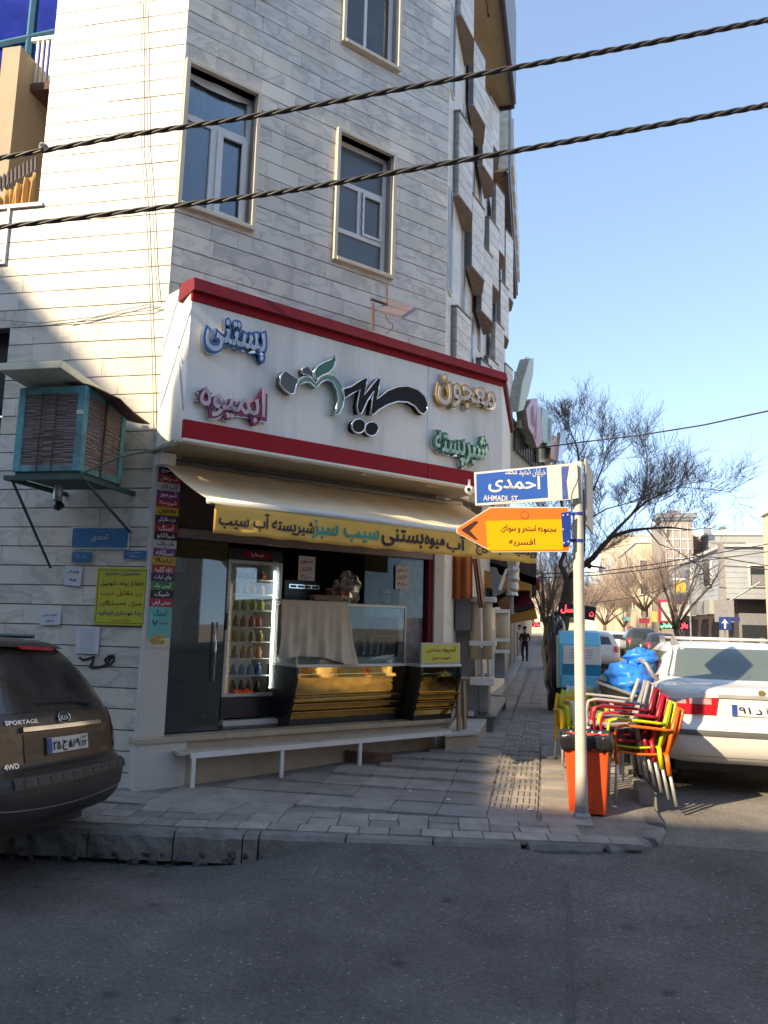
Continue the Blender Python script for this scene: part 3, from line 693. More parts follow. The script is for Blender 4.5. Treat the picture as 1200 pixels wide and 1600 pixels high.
M_STONE_T = mat('window_trim', (0.60, 0.53, 0.42), 0.5, var=0.08, dirt=0.3, dcol=(0.3, 0.24, 0.18), scale=6)
for w_ in WIN: window(*w_)
# rag stuffed over the first window's head
MB(TC).grid(lambda u_, v_: (0.08 + .7 * u_, 0.085 + .01 * math.sin(u_ * 9), 7.36 - v_ * (.05 + .05 * math.sin(u_ * 3.1))), 24, 4).build('cloth_strip', M_PVC, bld, smooth=True)

# --- street side: stacked projecting bays, each clad in courses
M_BAYUND = mat('bay_underside', (0.70, 0.57, 0.45), 0.8, var=0.3, dirt=0.5, scale=6)
M_MARBLE2 = marble('marble_shade_lift', (0.80, 0.77, 0.70), (0.60, 0.58, 0.54))  # lighter copy of the marble, lifting the shaded street side by colour
M_BAYTRIM = mat('bay_trim', (0.22, 0.17, 0.14), 0.7, var=0.3)
def bay(y0, x_off, z0, z1, pr=0.11):
    p2 = [(y0, 0.02), (y0, -pr + .04), (y0 + .5, -pr - .08), (y0 + .95, -pr + .0), (y0 + 1.0, 0.02)]
    p2 = [(a_ - 0, b_ - x_off) for a_, b_ in p2]
    def pr3(pts, z): return [TS @ Vector((a_, b_, z)) for a_, b_ in pts]
    root = MB().prism(pr3(p2, z0), (0, 0, 0.02)).build('bay_window', M_BAYUND, bld)
    big_ = [(a_ + (-.015 if i < 2 else .012 if i > 2 else 0), b_ - (.008 if 0 < i < 4 else 0)) for i, (a_, b_) in enumerate(p2)]
    MB().prism(pr3(big_, z1), (0, 0, .022)).build('trim', M_BAYTRIM, root); MB().prism(pr3(big_, z0 - .012), (0, 0, .018)).build('trim', M_BAYTRIM, root)
    c = MB(); z = z0 + .025
    core = [(a_, b_ + (.008 if 0 < i < 4 else 0)) for i, (a_, b_) in enumerate(p2)]
    cz = MB().prism(pr3(core, z0 + .02), (0, 0, z1 - z0 - .02)).build('core', M_JOINT, root)
    k = 0
    while z < z1 - .01 and k < 40:
        h_ = min(DZ, z1 - z); c.prism(pr3(p2, z), (0, 0, h_ - .01)); z += DZ; k += 1
    c.build('marble_courses', M_MARBLE2, root)
s_of = lambda Y: (Y - 9.43)
for (y0, off, zs) in [(9.86, .015, [(10.2, 13.0), (7.46, 8.72), (3.3, 5.87)]), (11.0, .06, [(9.6, 10.75), (6.97, 8.14), (3.4, 5.3)]), (12.05, .09, [(9.25, 10.7), (6.7, 7.85), (3.4, 5.9)]),
                     (13.1, .10, [(10.4, 11.3), (7.7, 8.9), (5.0, 6.3)]), (14.2, .11, [(8.9, 10.2), (6.3, 7.4), (3.4, 5.0)]), (15.3, .11, [(7.6, 8.7), (4.8, 6.1)]), (16.4, .12, [(8.9, 10.4), (6.2, 7.3)])]:
    for (z0, z1) in zs: bay(s_of(y0), off, z0, z1)
# narrow windows between the bays
for (y0, zs) in [(10.9, [(3.4, 9.5)]), (9.62, [(8.8, 10.1), (5.95, 7.4)]), (11.95, [(8.2, 9.2), (5.4, 6.6)]), (13.0, [(9, 10.3), (6.4, 7.6)])]:
    for z0, z1 in zs:
        o = MB(TS).box(s_of(y0) - .12, s_of(y0) + .12, -.03, .02, z0, z1).build('window', M_WHITE, bld)
        MB(TS).box(s_of(y0) - .09, s_of(y0) + .09, -.036, -.03, z0 + .04, z1 - .04).build('pane', M_WIN2, o)
# top storey oversailing the street
ov = MB(TS).box(-.3, 4.3, -0.50, -.0, 11.5, 11.56).build('oversail', M_BAYSOF if False else mat('tan_soffit', (0.36, 0.27, 0.17), 0.8, var=0.1, dirt=0.3), bld)
MB(TS).box(-.3, 4.34, -.56, -.502, 11.44, 11.75).box(4.302, 4.36, -.50, 0, 11.44, 11.7).build('fascia', mat('purple_fascia', (0.05, 0.03, 0.045), 0.6), ov)
MB(TS).box(-.3, 4.3, -.54, -.0, 11.76, 13.0).build('upper_storey', M_MARBLE, ov)
MB(TS).box(-.3, 4.3, -.59, -.565, 11.5, 13.4).build('cladding_sheet', M_GREYMET, ov)
MB().tube([TS @ Vector((1.0, -.3, 11.49)), TS @ Vector((2.0, -.3, 11.49))], .006, 5).blob(TS @ Vector((1.0, -.3, 11.48)), .02, 8).blob(TS @ Vector((2.0, -.3, 11.48)), .02, 8).build('conduit', M_BLACK, ov)

# --- shop shell: floor, ceiling, side and rear walls, post, lintel
FL = 0.56
sh = MB(TC)
sh.box(0.0, 4.2, 3.4, 3.5, FL, 3.3)
sh.box(0.0, .1, 1.2, 3.5, FL, 3.3)
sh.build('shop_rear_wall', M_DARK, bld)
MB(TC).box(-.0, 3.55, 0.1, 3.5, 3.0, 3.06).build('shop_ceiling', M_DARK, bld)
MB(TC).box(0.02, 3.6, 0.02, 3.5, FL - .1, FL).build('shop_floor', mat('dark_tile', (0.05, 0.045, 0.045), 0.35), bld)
MB(TC).box(-0.03, 0.225, -0.05, 0.10, FL, 3.22).build('pillar', M_PILLAR, bld, bevel=0.006)
MB(TC).box(3.46, 3.62, -0.05, 0.12, FL, 3.22).build('post', M_PILLAR, bld, bevel=0.006)
MB(TC).box(3.40, 3.455, -.02, .08, FL, 2.9).build('brown_post', M_DRED, bld)
MB(TC).box(0.225, 3.46, -0.03, 0.05, 2.425, 2.515).build('lintel', mat('brown_metal', (0.20, 0.16, 0.145), 0.45, 0.2, var=0.15, dirt=0.3), bld, bevel=0.005)
MB(TC).box(0.225, 3.46, 0.06, 0.09, 2.515, 3.2).build('shade_board', M_DARK, bld)  # dark board standing in for the shaded space behind the awning
# glass to the left of the fridge with a bar handle, and the fixed pane on the right
gd = MB(TC).box(0.24, 0.80, 0.03, 0.038, FL + .02, 2.42).build('glass_door', glass('door_glass', (.7, .72, .7), .05, .03, .6), bld)
MB(TC).tube([(0.70, -.02, 1.05), (0.70, -.02, 1.62)], .012, 8).tube([(0.70, -.02, 1.15), (.70, .03, 1.15)], .008, 6).tube([(0.70, -.02, 1.52), (.70, .03, 1.52)], .008, 6).build('handle', M_CHROME, gd, smooth=True)
sp = MB(TC).box(2.50, 3.40, 0.03, 0.038, 1.72, 2.42).build('shop_window', glass('pane_glass', (.85, .88, .86), 0, .01, .3), bld)
MB(TC).box(3.02, 3.38, 0.06, 0.09, 1.1, 2.40).build('window_poster', mat('grey_poster', (0.22, 0.20, 0.20), 0.6, var=0.5, scale=12), sp)

# --- raised floor in stone: plinth under the pillar, long step, lower step
st = bld
z_gr = -0.1
MB(TC).box(-0.05, 0.42, -0.12, 0.6, z_gr, FL - .03).build('plinth', M_PILLAR, st, bevel=0.005)
MB(TC).box(0.42, 3.68, -0.10, 0.6, z_gr, FL - .045).build('step_face', M_STONE, st)
x = -0.07
while x < 3.68:
    x2 = min(3.70, x + random.uniform(.8, 1.1))
    MB(TC).box(x, x2 - .003, -0.14, 0.06, FL - .045, FL + .002).build('step_slab', M_STONE, st, bevel=0.004); x = x2
# lower step and ledge slabs beside the shop
low = thing('stone_step', 'low cream stone step with a cut corner at the right end of the shop front', 'step')
c1, c2, c3, c4 = on_z(696, 1147, .43), on_z(746, 1144, .43), on_z(762, 1121, .43), on_z(715, 1118, .43)
def down(p, z): return Vector((p.x, p.y, z))
MB().prism([down(p, .0) for p in (c1, c2, c3, c4)], (0, 0, .395)).build('base', M_STONE, low)
cc = sum((c1, c2, c3, c4), Vector()) / 4
MB().prism([down(cc + (p - cc) * 1.03, .40) for p in (c1, c2, c3, c4)], (0, 0, .035)).build('top_slab', M_PILLAR, low, bevel=.004)
M_GRAN = mat('grey_granite', (0.15, 0.15, 0.155), 0.3, var=0.35, scale=30, dirt=0.3)
led = thing('granite_ledge', 'polished grey granite slab ledge on stub legs in front of the next shop', 'ledge')
l1, l2, l3, l4 = [on_z(px, py, .47) for px, py in ((738, 1118), (774, 1120), (793, 1090), (764, 1088))]
MB().prism([down(p, .44) for p in (l1, l2, l3, l4)], (0, 0, .035)).build('slab', M_GRAN, led, bevel=.003)
for p in (l2, l3): MB().box(p.x - .16, p.x - .03, p.y + .03, p.y + .16, .1, .44).build('leg', M_GRAN, led)
MB().box(l1.x - .05, l1.x + .02, l1.y - .1, l4.y, .47, .53).build('riser', M_PILLAR, led)
led2 = thing('granite_ledge', 'second grey granite ledge with a pale edge running on past the slab ledge', 'ledge')
m1, m2, m3, m4 = [on_z(px, py, .35) for px, py in ((768, 1086), (782, 1086), (808, 1052), (800, 1052))]
MB().prism([down(p, .30) for p in (m1, m2, m3, m4)], (0, 0, .05)).build('slab', M_GRAN, led2, bevel=.003)
MB().prism([down(p, .0) for p in (m1, m2, m3, m4)], (0, 0, .30)).build('base', M_GRAN, led2)

# ------------------------------------------------------------------ SHOP SIGN (local frame: x along the front, y inwards)
sg = thing('shop_sign', 'big white box sign with red borders and raised Persian lettering above the shop', 'sign', P0, A)
D = 0.9; SL, SR = -0.11, 3.74
def pc(px, py, d=D): s, z = ch(px, py, d); return Vector((s, -d, z))
zt0, zt1 = 4.63, 4.58
seam = pc(668, 640).x
for a_, b_ in ((SL, seam - .003), (seam + .003, SR)):
    MB().box(a_, b_, -D, -D + .03, 3.36, 4.44).build('face_panel', M_SIGNW, sg, bevel=.002)
    MB().box(a_, b_, -D - .02, -D + .04, 3.19, 3.357).build('red_strip', M_RED, sg, bevel=.003)
    MB().box(a_, b_, -D - .012, -D + .03, 4.443, 4.52).build('red_band', M_RED, sg)
MB().hexa([(SL - .01, -D - .07, 4.52), (SR + .02, -D - .07, 4.50), (SR + .02, -D + .3, 4.50), (SL - .01, -D + .3, 4.52), (SL - .01, -D - .05, 4.64), (SR + .02, -D - .05, 4.60), (SR + .02, -D + .3, 4.66), (SL - .01, -D + .3, 4.70)]).build('red_cap', M_DRED, sg, bevel=.004)
MB().hexa([(SL, -D + .03, 3.20), (SL + .02, -D + .03, 3.20), (0.0, -.02, 3.20), (-.03, -.02, 3.20), (SL, -D + .03, 4.62), (SL + .02, -D + .03, 4.62), (0.0, -.02, 4.80), (-.03, -.02, 4.80)]).build('side_panel', M_SIGNW, sg)
# taped seam lines on the side panel are narrow strips
for (a_, b_, z1, z2) in ((.15, .9, 3.9, 4.75), (.02, .55, 3.45, 4.5)):
    MB().tube([(SL - .012 + .1 * a_, -D * (1 - a_) - .0, z1), (SL - .006 + .1 * b_, -D * (1 - b_), z2)], .007, 4).build('tape', mat('tape_grey', (.5, .5, .5), .6), sg)
sof = MB().box(SL + .02, SR - .01, -D + .045, -.0, 3.205, 3.23).build('soffit', mat('soffit_panel', (0.42, 0.36, 0.28), 0.45, var=0.1, dirt=0.3), sg)
MB().box(SL - .01, SR, -D - .04, -D + .06, 3.165, 3.187).build('lower_lip', M_WHITE, sg)
MB().box(-.05, .10, -.22, -.06, 3.08, 3.19).build('bracket_cover', M_SIGNW, sg)
for k, (px, py) in enumerate(((345, 698), (466, 721), (578, 742), (680, 760))):
    q = on_z(px, py, 3.19); s_ = (q - P0).dot(U); d_ = (q - P0).dot(N)
    MB().lathe([(.10, 0), (.105, -.012), (.07, -.014), (.065, .0)], (s_, -d_, 3.207), 18).build('downlight', M_BAYUND, sof, smooth=False)
# return of the sign along the street
Rc = Vector((SR, -D, 0)); far = Matrix.Rotation(-A, 4, 'Z') @ (Vector((-.40, 11.3, 0)) - P0)
def q3(p, z): return Vector((p.x, p.y, z))
nr = (Matrix.Rotation(-A, 4, 'Z') @ Vector((1, 0, 0)))
MB().prism([q3(Rc, 3.2), q3(far, 3.2), q3(far, 4.5), q3(Rc, 4.5)], -nr * .03).build('side_face', M_SIGNW, sg)
MB().prism([q3(Rc, 4.48), q3(far, 4.48), q3(far, 4.66), q3(Rc, 4.60)], nr * .04).build('red_edge', M_DRED, sg)
# words
FU = Vector((0, 0, 1)); FX = Vector((1, 0, 0))
def mcol(name, c, **k): return mat(name, c, k.pop('rough', .35), **k)
M_LBLUE = mcol('letter_blue', (0.035, 0.12, 0.34)); M_PBLUE = mcol('letter_pale_blue', (0.42, 0.52, 0.62)); M_LCRI = mcol('letter_crimson', (0.24, 0.015, 0.055)); M_PPINK = mcol('letter_pale_pink', (0.58, 0.44, 0.50))
M_LGOLD = mcol('letter_gold', (0.42, 0.26, 0.06)); M_PGOLD = mcol('letter_pale_gold', (0.60, 0.52, 0.50)); M_LGRN = mcol('letter_green', (0.045, 0.19, 0.12)); M_PGRN = mcol('letter_pale_green', (0.40, 0.60, 0.50))
def word(t, x0, x1, yb, yt, xm, m1_, m2_, lab):
    a_, b_ = pc(x0, xm, D + .08), pc(x1, xm, D + .08); zb, zt = pc((x0 + x1) / 2, yb, D + .08).z, pc((x0 + x1) / 2, yt, D + .08).z
    wd = b_.x - a_.x; r_ = text(t, m1_, sg, (a_.x, -D - .005, zb), FX, FU, wd, zt - zb, .060, .085, 'word', label=lab)
    text(t, M_CHROME, r_, (a_.x - .006, -D - .003, zb - .006), FX, FU, wd + .012, zt - zb + .012, .05, .09, 'letter_side')
    text(t, m2_, r_, (a_.x + .025, -D - .066, zb + .022), FX, FU, wd - .05, zt - zb - .044, .006, .012, 'letter_face')
word('بستنی', 319, 420, 560, 498, 525, M_LBLUE, M_PBLUE, 'blue raised word with pale blue strokes')
word('ابمیوه', 309, 420, 660, 592, 622, M_LCRI, M_PPINK, 'crimson raised word with pale pink strokes')
word('معجون', 683, 777, 643, 592, 617, M_LGOLD, M_PGOLD, 'gold raised word with pale strokes')
word('شیرپسته', 678, 766, 730, 672, 698, M_LGRN, M_PGRN, 'green raised word with pale green strokes')
# the stylised word in the middle
def c4(p): return (240 + p[0] / 4, 420 + p[1] / 4)
def c5(p): return (500 + p[0] / 3.75, 420 + p[1] / 3.75)
logo = None
def shp(pts, m_, nm, depth=.075, rim=.010, closed=True, out=.0):
    global logo
    P = [pc(*p, D + .1) for p in pts]; P = [Vector((p.x, -D - .005 - out, p.z)) for p in P]
    o = MB().prism(P, (0, -depth, 0)).build(nm, m_, sg if logo is None else logo)
    if logo is None: logo = o
    fr_ = [p + Vector((0, -depth, 0)) for p in P]
    if rim: MB().tube(fr_, rim, 6, closed=True).build('rim', M_CHROME, logo, smooth=True)
    cen = sum(P, Vector()) / len(P)
    return o
M_LBLK = mcol('logo_black', (0.010, 0.011, 0.015), rough=.5, spec=.2); M_LGREY = mcol('logo_grey', (0.09, 0.085, 0.08), rough=.3); M_LEAF = mcol('leaf_green', (0.03, 0.17, 0.085), rough=.3)
shp([c5(p) for p in ((135, 703), (190, 686), (235, 655), (265, 637), (284, 642), (280, 672), (262, 740), (300, 690), (345, 636), (360, 645), (352, 700), (338, 765), (352, 752), (400, 712), (460, 688), (520, 683), (580, 705), (620, 745), (637, 790), (635, 830), (612, 850), (590, 838), (562, 802), (520, 778), (460, 775), (400, 795), (350, 825), (322, 850), (300, 848), (312, 760), (322, 715), (285, 770), (250, 845), (228, 845), (222, 800), (240, 705), (195, 728), (140, 762))], M_LBLK, 'emblem')
logo['label'] = 'big black zigzag and swoosh stroke of the sign emblem'
for c_ in ((232, 918), (308, 935)):
    shp([c5((c_[0] + 40 * math.cos(t * math.pi / 10), c_[1] + 42 * math.sin(t * math.pi / 10))) for t in range(20)], M_LBLK, 'dot')
shp([c4(p) for p in ((825, 632), (870, 665), (914, 690), (897, 730), (885, 776), (860, 780), (820, 752), (793, 715), (798, 668))], M_LGREY, 'grey_block')
arch = [(905, 700), (940, 672), (985, 676), (1017, 712), (1048, 672), (1085, 655), (1125, 664), (1160, 695), (1190, 745), (1198, 810), (1190, 860), (1165, 905), (1135, 914), (1150, 870), (1160, 810), (1150, 755), (1125, 705), (1090, 690), (1060, 700), (1022, 742), (985, 708), (950, 705), (910, 728)]
shp([c4(p) for p in arch], mcol('arch_green', (0.16, 0.33, 0.24), rough=.35), 'arch')
shp([c4(p) for p in ((1012, 692), (1008, 640), (1030, 603), (1070, 580), (1108, 566), (1136, 538), (1144, 575), (1128, 620), (1100, 648), (1062, 662), (1032, 682))], M_LEAF, 'leaf', out=.005)
shp([c4(p) for p in ((935, 650), (932, 622), (968, 606), (995, 640), (1012, 690), (980, 668))], M_LGREY, 'small_leaf')
# camera under the sign, right end
cm = thing('security_camera', 'small round security camera under the right end of the box sign', 'camera')
q = on_z(733, 766, 3.10)
MB().tube([q + Vector((0, 0, .12)), q + Vector((0, .02, .02))], .015, 8).lathe([(.03, -.05), (.045, -.04), (.045, .08), (.02, .1)], q, 14, 'y').build('housing', M_WHITE, cm, smooth=True)
MB().lathe([(.022, -.056), (.022, -.05)], q, 12, 'y').build('lens', M_BLACK, cm)

# flood lamp standing on the sign
fl = thing('flood_lamp', 'reddish framed flood lamp on a thin bracket above the box sign', 'lamp', P0, A)
a_ = [pc(590, 489, .6), pc(612, 470, .6), pc(650, 485, .62), pc(628, 500, .62)]
p0, p1, p2, p3 = pc(590, 489, .70), pc(613, 471, .32), pc(650, 485, .32), pc(629, 499, .70)
MB().prism([p0, p1, p2, p3], (0, .02, .05)).build('housing', mat('lamp_housing', (.20, .15, .14), .5), fl, bevel=.004)
ce = (p0 + p1 + p2 + p3) / 4
MB().prism([ce + (p - ce) * .82 + Vector((0, -.006, -.010)) for p in (p0, p1, p2, p3)], (0, 0, .004)).build('glass', mat('lamp_glass', (0.60, 0.48, 0.46), 0.25), fl)
MB().tube([pc(583, 516, .6), pc(583, 474, .6)], .012, 6).tube([pc(579, 467, .6), pc(602, 475, .5)], .015, 6).tube([pc(604, 478, .5), pc(605, 441, .5)], .010, 6).build('bracket', M_RUST, fl)
MB().tube([pc(602, 492, .6), pc(607, 503, .6), pc(614, 506, .6), pc(613, 514, .6), pc(604, 521, .6)], .004, 5).build('wire', M_BLACK, fl)

# ------------------------------------------------------------------ AWNING
M_CLOTH = mat('awning_cloth', (0.84, 0.66, 0.43), 0.85, var=0.06, scale=3, dirt=0.25, dcol=(0.4, 0.26, 0.14), stretch=(1, 1, 1))
aw = thing('shop_awning', 'cream cloth awning pulled out over the shop front with a lettered yellow valance', 'awning', P0, A)
AY, AZ = -1.32, 2.61; AS0, AS1 = 0.0, 3.84
def awf(u_, v_):
    s = AS0 + (AS1 - AS0) * u_ + (.03 * math.sin(v_ * math.pi) if u_ == 0 else 0)
    y = -.10 + (AY + .10) * v_; z = 3.13 + (AZ - 3.13) * v_
    z -= .045 * math.sin(v_ * math.pi) * (1 + .25 * math.sin(u_ * 9)) + .004 * math.sin(u_ * 60)
    return (s, y, z)
MB().grid(awf, 80, 14).build('canopy', M_CLOTH, aw, smooth=True, solid=.004)
MB().tube([(AS0 - .03, AY, AZ), (2.0, AY, AZ - .008), (AS1 + .03, AY, AZ)], .030, 14).build('front_bar', M_WHITE, aw, smooth=True)
MB().tube([(AS0 - .02, -.08, 3.13), (AS1, -.08, 3.13)], .045, 14).build('roller', M_GREYMET, aw, smooth=True)
M_VAL = mat('valance_cloth', (0.78, 0.47, 0.10), 0.8, var=0.08, scale=5)
def vaf(u_, v_):
    return (AS0 + .03 + (AS1 - AS0 - .03) * u_, AY - .015 + .012 * math.sin(u_ * 47) * v_ + .008 * math.sin(u_ * 21 + 2) * v_, AZ - .03 - .235 * v_ + .004 * math.sin(u_ * 70) * v_)
val = MB().grid(vaf, 160, 6).build('valance', M_VAL, aw, smooth=True, solid=.003)
M_VINK = mat('valance_ink', (0.035, 0.02, 0.03), .7); M_VTEAL = mat('valance_teal', (0.02, 0.30, 0.22), .7)
def vword(t, x0, x1, m_, zb=2.375, h_=.175):
    a_, b_ = ch(x0, 840, 1.335)[0], ch(x1, 850, 1.335)[0]
    o = text(t, m_, val, (a_, AY - .017, zb), FX, FU, b_ - a_, h_, .002, .022)
    for v in o.data.vertices:
        u_ = (v.co.x - AS0 - .03) / (AS1 - AS0 - .03); v2 = (AZ - .03 - v.co.z) / .235
        v.co.y += .012 * math.sin(u_ * 47) * v2 + .008 * math.sin(u_ * 21 + 2) * v2 - .004
vword('شیرپسته آب سیب', 341, 490, M_VINK); vword('سیب سبز', 487, 592, M_VTEAL); vword('بستنی', 596, 662, M_VINK); vword('میوه', 664, 694, M_VINK, 2.39, .14); vword('آب', 697, 727, M_VINK); vword('ویتامینه آب هویج', 742, 838, M_VINK)
for s_ in (.5, 2.9):   # folding arms beneath
    MB().tube([(s_, -.05, 2.98), (s_ + .45, -.55, 2.80), (s_ + .1, AY + .03, AZ)], .022, 8).build('folding_arm', M_WHITE, aw)

# ------------------------------------------------------------------ MENU STRIP AND WALL PLATES
mn = thing('menu_board', 'tall column of coloured Persian menu strips on the white pillar', 'menu', P0, A)
rows = [('آب هویج', 'navy'), ('آب پرتقال', 'red'), ('آب انار', 'white'), ('شیرموز', 'purple'), ('شیرپسته', 'red'), ('معجون', 'yellow'), ('ذرت مکزیکی', 'navy'), ('اسنک', 'red'), ('شیرکاکایو', 'black'), ('هات چاکلت', 'white'), ('نسکافه', 'purple'), ('ترامیکا', 'yellow'), ('کافه گلاسه', 'red'), ('چای نبات', 'navy'), ('آیس پک', 'green'), ('شیک', 'black'), ('بستنی قیفی', 'red')]
CO = {'navy': (0.02, 0.02, 0.065), 'red': (0.38, 0.025, 0.045), 'white': (0.50, 0.50, 0.52), 'purple': (0.17, 0.03, 0.20), 'yellow': (0.55, 0.36, 0.03), 'black': (0.012, 0.012, 0.016), 'green': (0.03, 0.20, 0.06)}
zt, zb = ch(262, 729, .06)[1], ch(248, 948, .06)[1]; hh = (zt - zb) / 17
for i, (t, c_) in enumerate(rows):
    z1 = zt - i * hh; o = MB().box(0.0 + random.uniform(-.003, .003), .222, -.058, -.052, z1 - hh + .001, z1 - .001).build('menu_strip', mat('strip_' + c_, CO[c_], .5, var=.05), mn)
    wl_ = .17 if len(t) > 4 else .14
    text(t, M_INK if c_ in ('white', 'yellow') else M_WHITEINK, o, (.111 - wl_ / 2, -.0585, z1 - hh * .86), FX, FU, wl_, hh * .72, .001, .012)
zp = ch(240, 1012, .06)[1]
o = MB().box(.0, .218, -.058, -.052, zp + .09, zb - .004).build('poster', mat('poster_teal', (0.10, 0.42, 0.40), .5, var=.25, scale=6), mn)
MB().box(.0, .218, -.058, -.052, zp, zp + .088).build('poster_foot', mat('poster_cream', (0.55, 0.50, 0.38), .5, var=.2, scale=9), mn)
text('اسنک', mat('deep_green', (0.01, 0.10, 0.07), .5), o, (.04, -.0585, zb - .085), FX, FU, .13, .062, .001, .02)
text('۷۰۰۰', mat('maroon_ink', (0.10, 0.01, 0.02), .5), o, (.03, -.0585, zb - .18), FX, FU, .16, .058, .001, .02)
fr_ = MB(); rr_ = random.Random(4)
for k in range(14): fr_.blob((.10 + rr_.uniform(-.06, .06), -.060, zp + .07 + rr_.uniform(-.03, .05)), .022, 6, .6, (1.4, .12, .7), seed=k)
fr_.build('printed_snack', mat('snack_print', (0.42, 0.30, 0.08), .6, var=.5, scale=40), mn)

def plate(name, label, cat, x0, y0, x1, y1, m_, Y=6.725, th=.008, rot=0):
    a_, b_ = on_y(x0, y0, Y), on_y(x1, y1, Y); w_, h_ = b_.x - a_.x, a_.z - b_.z; c = (a_ + b_) / 2
    t = thing(name, label, cat, (c.x, Y + .015, c.z)); t.rotation_euler = (0, rot, 0)
    MB().box(-w_ / 2, w_ / 2, -th, 0, -h_ / 2, h_ / 2).build('board', m_, t, bevel=.001)
    return t, w_, h_, -th - .0012
M_SGB = mat('plate_blue', (0.02, 0.17, 0.36), .4, var=.1)
t, w_, h_, yy = plate('street_plate', 'bright blue street name plate with white rim on the marble side wall', 'street sign', 112, 823, 200, 858, M_WHITE)
MB().box(-w_ / 2 + .012, w_ / 2 - .012, yy - .001, yy, -h_ / 2 + .012, h_ / 2 - .012).build('blue_field', M_SGB, t)
text('احمدی', M_WHITEINK, t, (-.085, yy - .003, -.035), FX, FU, .17, .075, .001, .01); text('شهید محمد', M_PBLUE, t, (-.02, yy - .003, .055), FX, FU, .16, .028, .001, .005)
text('کدپستی', M_PBLUE, t, (-w_ / 2 + .03, yy - .003, -h_ / 2 + .018), FX, FU, .1, .02, .001); text('شهرداری منطقه', M_PBLUE, t, (.02, yy - .003, -h_ / 2 + .018), FX, FU, .13, .02, .001)
t, w_, h_, yy = plate('number_plate', 'small peeling blue plate under the left end of the wall street plate', 'plate', 112, 862, 141, 878, M_SGB)
text('پلاک ۳۵', M_WHITEINK, t, (-.05, yy - .001, -.02), FX, FU, .1, .04, .001)
t, w_, h_, yy = plate('number_plate', 'small blue postal number plate under the right end of the wall street plate', 'plate', 193, 860, 226, 873, M_SGB)
text('۳۷۲۶۸ پ', M_WHITEINK, t, (-.07, yy - .001, .005), FX, FU, .14, .022, .001, .01); text('۰۷۶۰۰', M_WHITEINK, t, (-.05, yy - .001, -.028), FX, FU, .09, .022, .001, .01)
M_YEL = mat('notice_yellow', (0.52, 0.50, 0.045), .45, var=.06)
t, w_, h_, yy = plate('yellow_notice', 'large yellow notice with blue and red Persian lines on the side wall', 'notice', 152, 887, 226, 978, M_YEL)
for z_ in (-h_ / 2 + .018, h_ / 2 - .022): MB().box(-w_ / 2 + .02, w_ / 2 - .02, yy - .001, yy, z_, z_ + .004).build('border', M_INK, t)
for x_ in (-w_ / 2 + .018, w_ / 2 - .022): MB().box(x_, x_ + .004, yy - .001, yy, -h_ / 2 + .022, h_ / 2 - .022).build('border', M_INK, t)
M_NB = mat('notice_blue', (0.02, 0.07, 0.28), .6); M_NR = mat('notice_red', (0.32, 0.06, 0.02), .6)
for k, (tt, m_, ww) in enumerate((('مشتریان محترم', M_NB, .66), ('لطفا از توقف اتومبیل', M_NR, .84), ('در مقابل درب', M_NR, .80), ('منزل همسایگان', M_NR, .80), ('جدا خودداری فرمایید', M_NB, .86))):
    text(tt, m_, t, (-w_ * ww / 2, yy - .001, h_ / 2 - .085 - k * .092), FX, FU, w_ * ww, .058, .001, .01)
text('با تشکر مدیریت', M_NR, t, (-.1, yy - .001, -h_ / 2 + .035), FX, FU, .22, .022, .001)
for (lab, bx, rt_) in (('white handwritten paper taped left of the yellow notice', (101, 884, 125, 915), .05), ('torn round edged paper near the parked dark car roof', (62, 954, 92, 977), -.05), ('long typed white sheet taped below the yellow notice', (119, 979, 152, 1022), 0.0)):
    t, w_, h_, yy = plate('paper_notice', lab, 'paper', *bx, M_PAPER, rot=rt_, th=.002)
    if 'typed' in lab:
        for k in range(10): MB().box(-w_ * .32, w_ * .32, yy - .0005, yy, h_ * .38 - k * .022, h_ * .38 - k * .022 + .003).build('print_line', M_GREYMET, t)
    else:
        text('مهدی فنی', M_INK, t, (-w_ * .35, yy - .001, h_ * .12), FX, FU, w_ * .7, h_ * .2, .001); text('۰۹۱۲', M_INK, t, (-w_ * .25, yy - .001, -h_ * .3), FX, FU, w_ * .5, h_ * .15, .001)
# sprayed scrawl
gp = [[(124, 1027), (130, 1031), (139, 1029), (147, 1026), (145, 1035), (140, 1042)], [(140, 1042), (150, 1043), (160, 1041), (168, 1037), (171, 1030), (178, 1024), (178, 1032), (173, 1038), (166, 1038), (164, 1031), (170, 1025), (178, 1024)]]
gm = MB()
for ln in gp:
    P = [on_y(px, py, 6.752) for px, py in ln]; gm.tube([p - P0 for p in P], .012, 5)
o = gm.build('sprayed_scrawl', M_INK, bld)
# wires running down the corner and sagging to the left
wr = thing('wall_wires', 'thin slack wires running down the marble side wall near its corner', 'wire')
for pts in ([(220, 0), (222, 120), (221, 230), (226, 290), (230, 350), (233, 420), (238, 560), (241, 690)], [(227, 0), (230, 130), (231, 230), (238, 310), (243, 420), (248, 470)],
            [(0, 500), (60, 505), (150, 495), (232, 475), (252, 482)], [(110, 505), (180, 490), (237, 485), (252, 478)]):
    P = [on_y(px, py, 6.735) for px, py in pts]; MB().tube(P, .0045, 5).build('wire', M_GREYMET, wr)

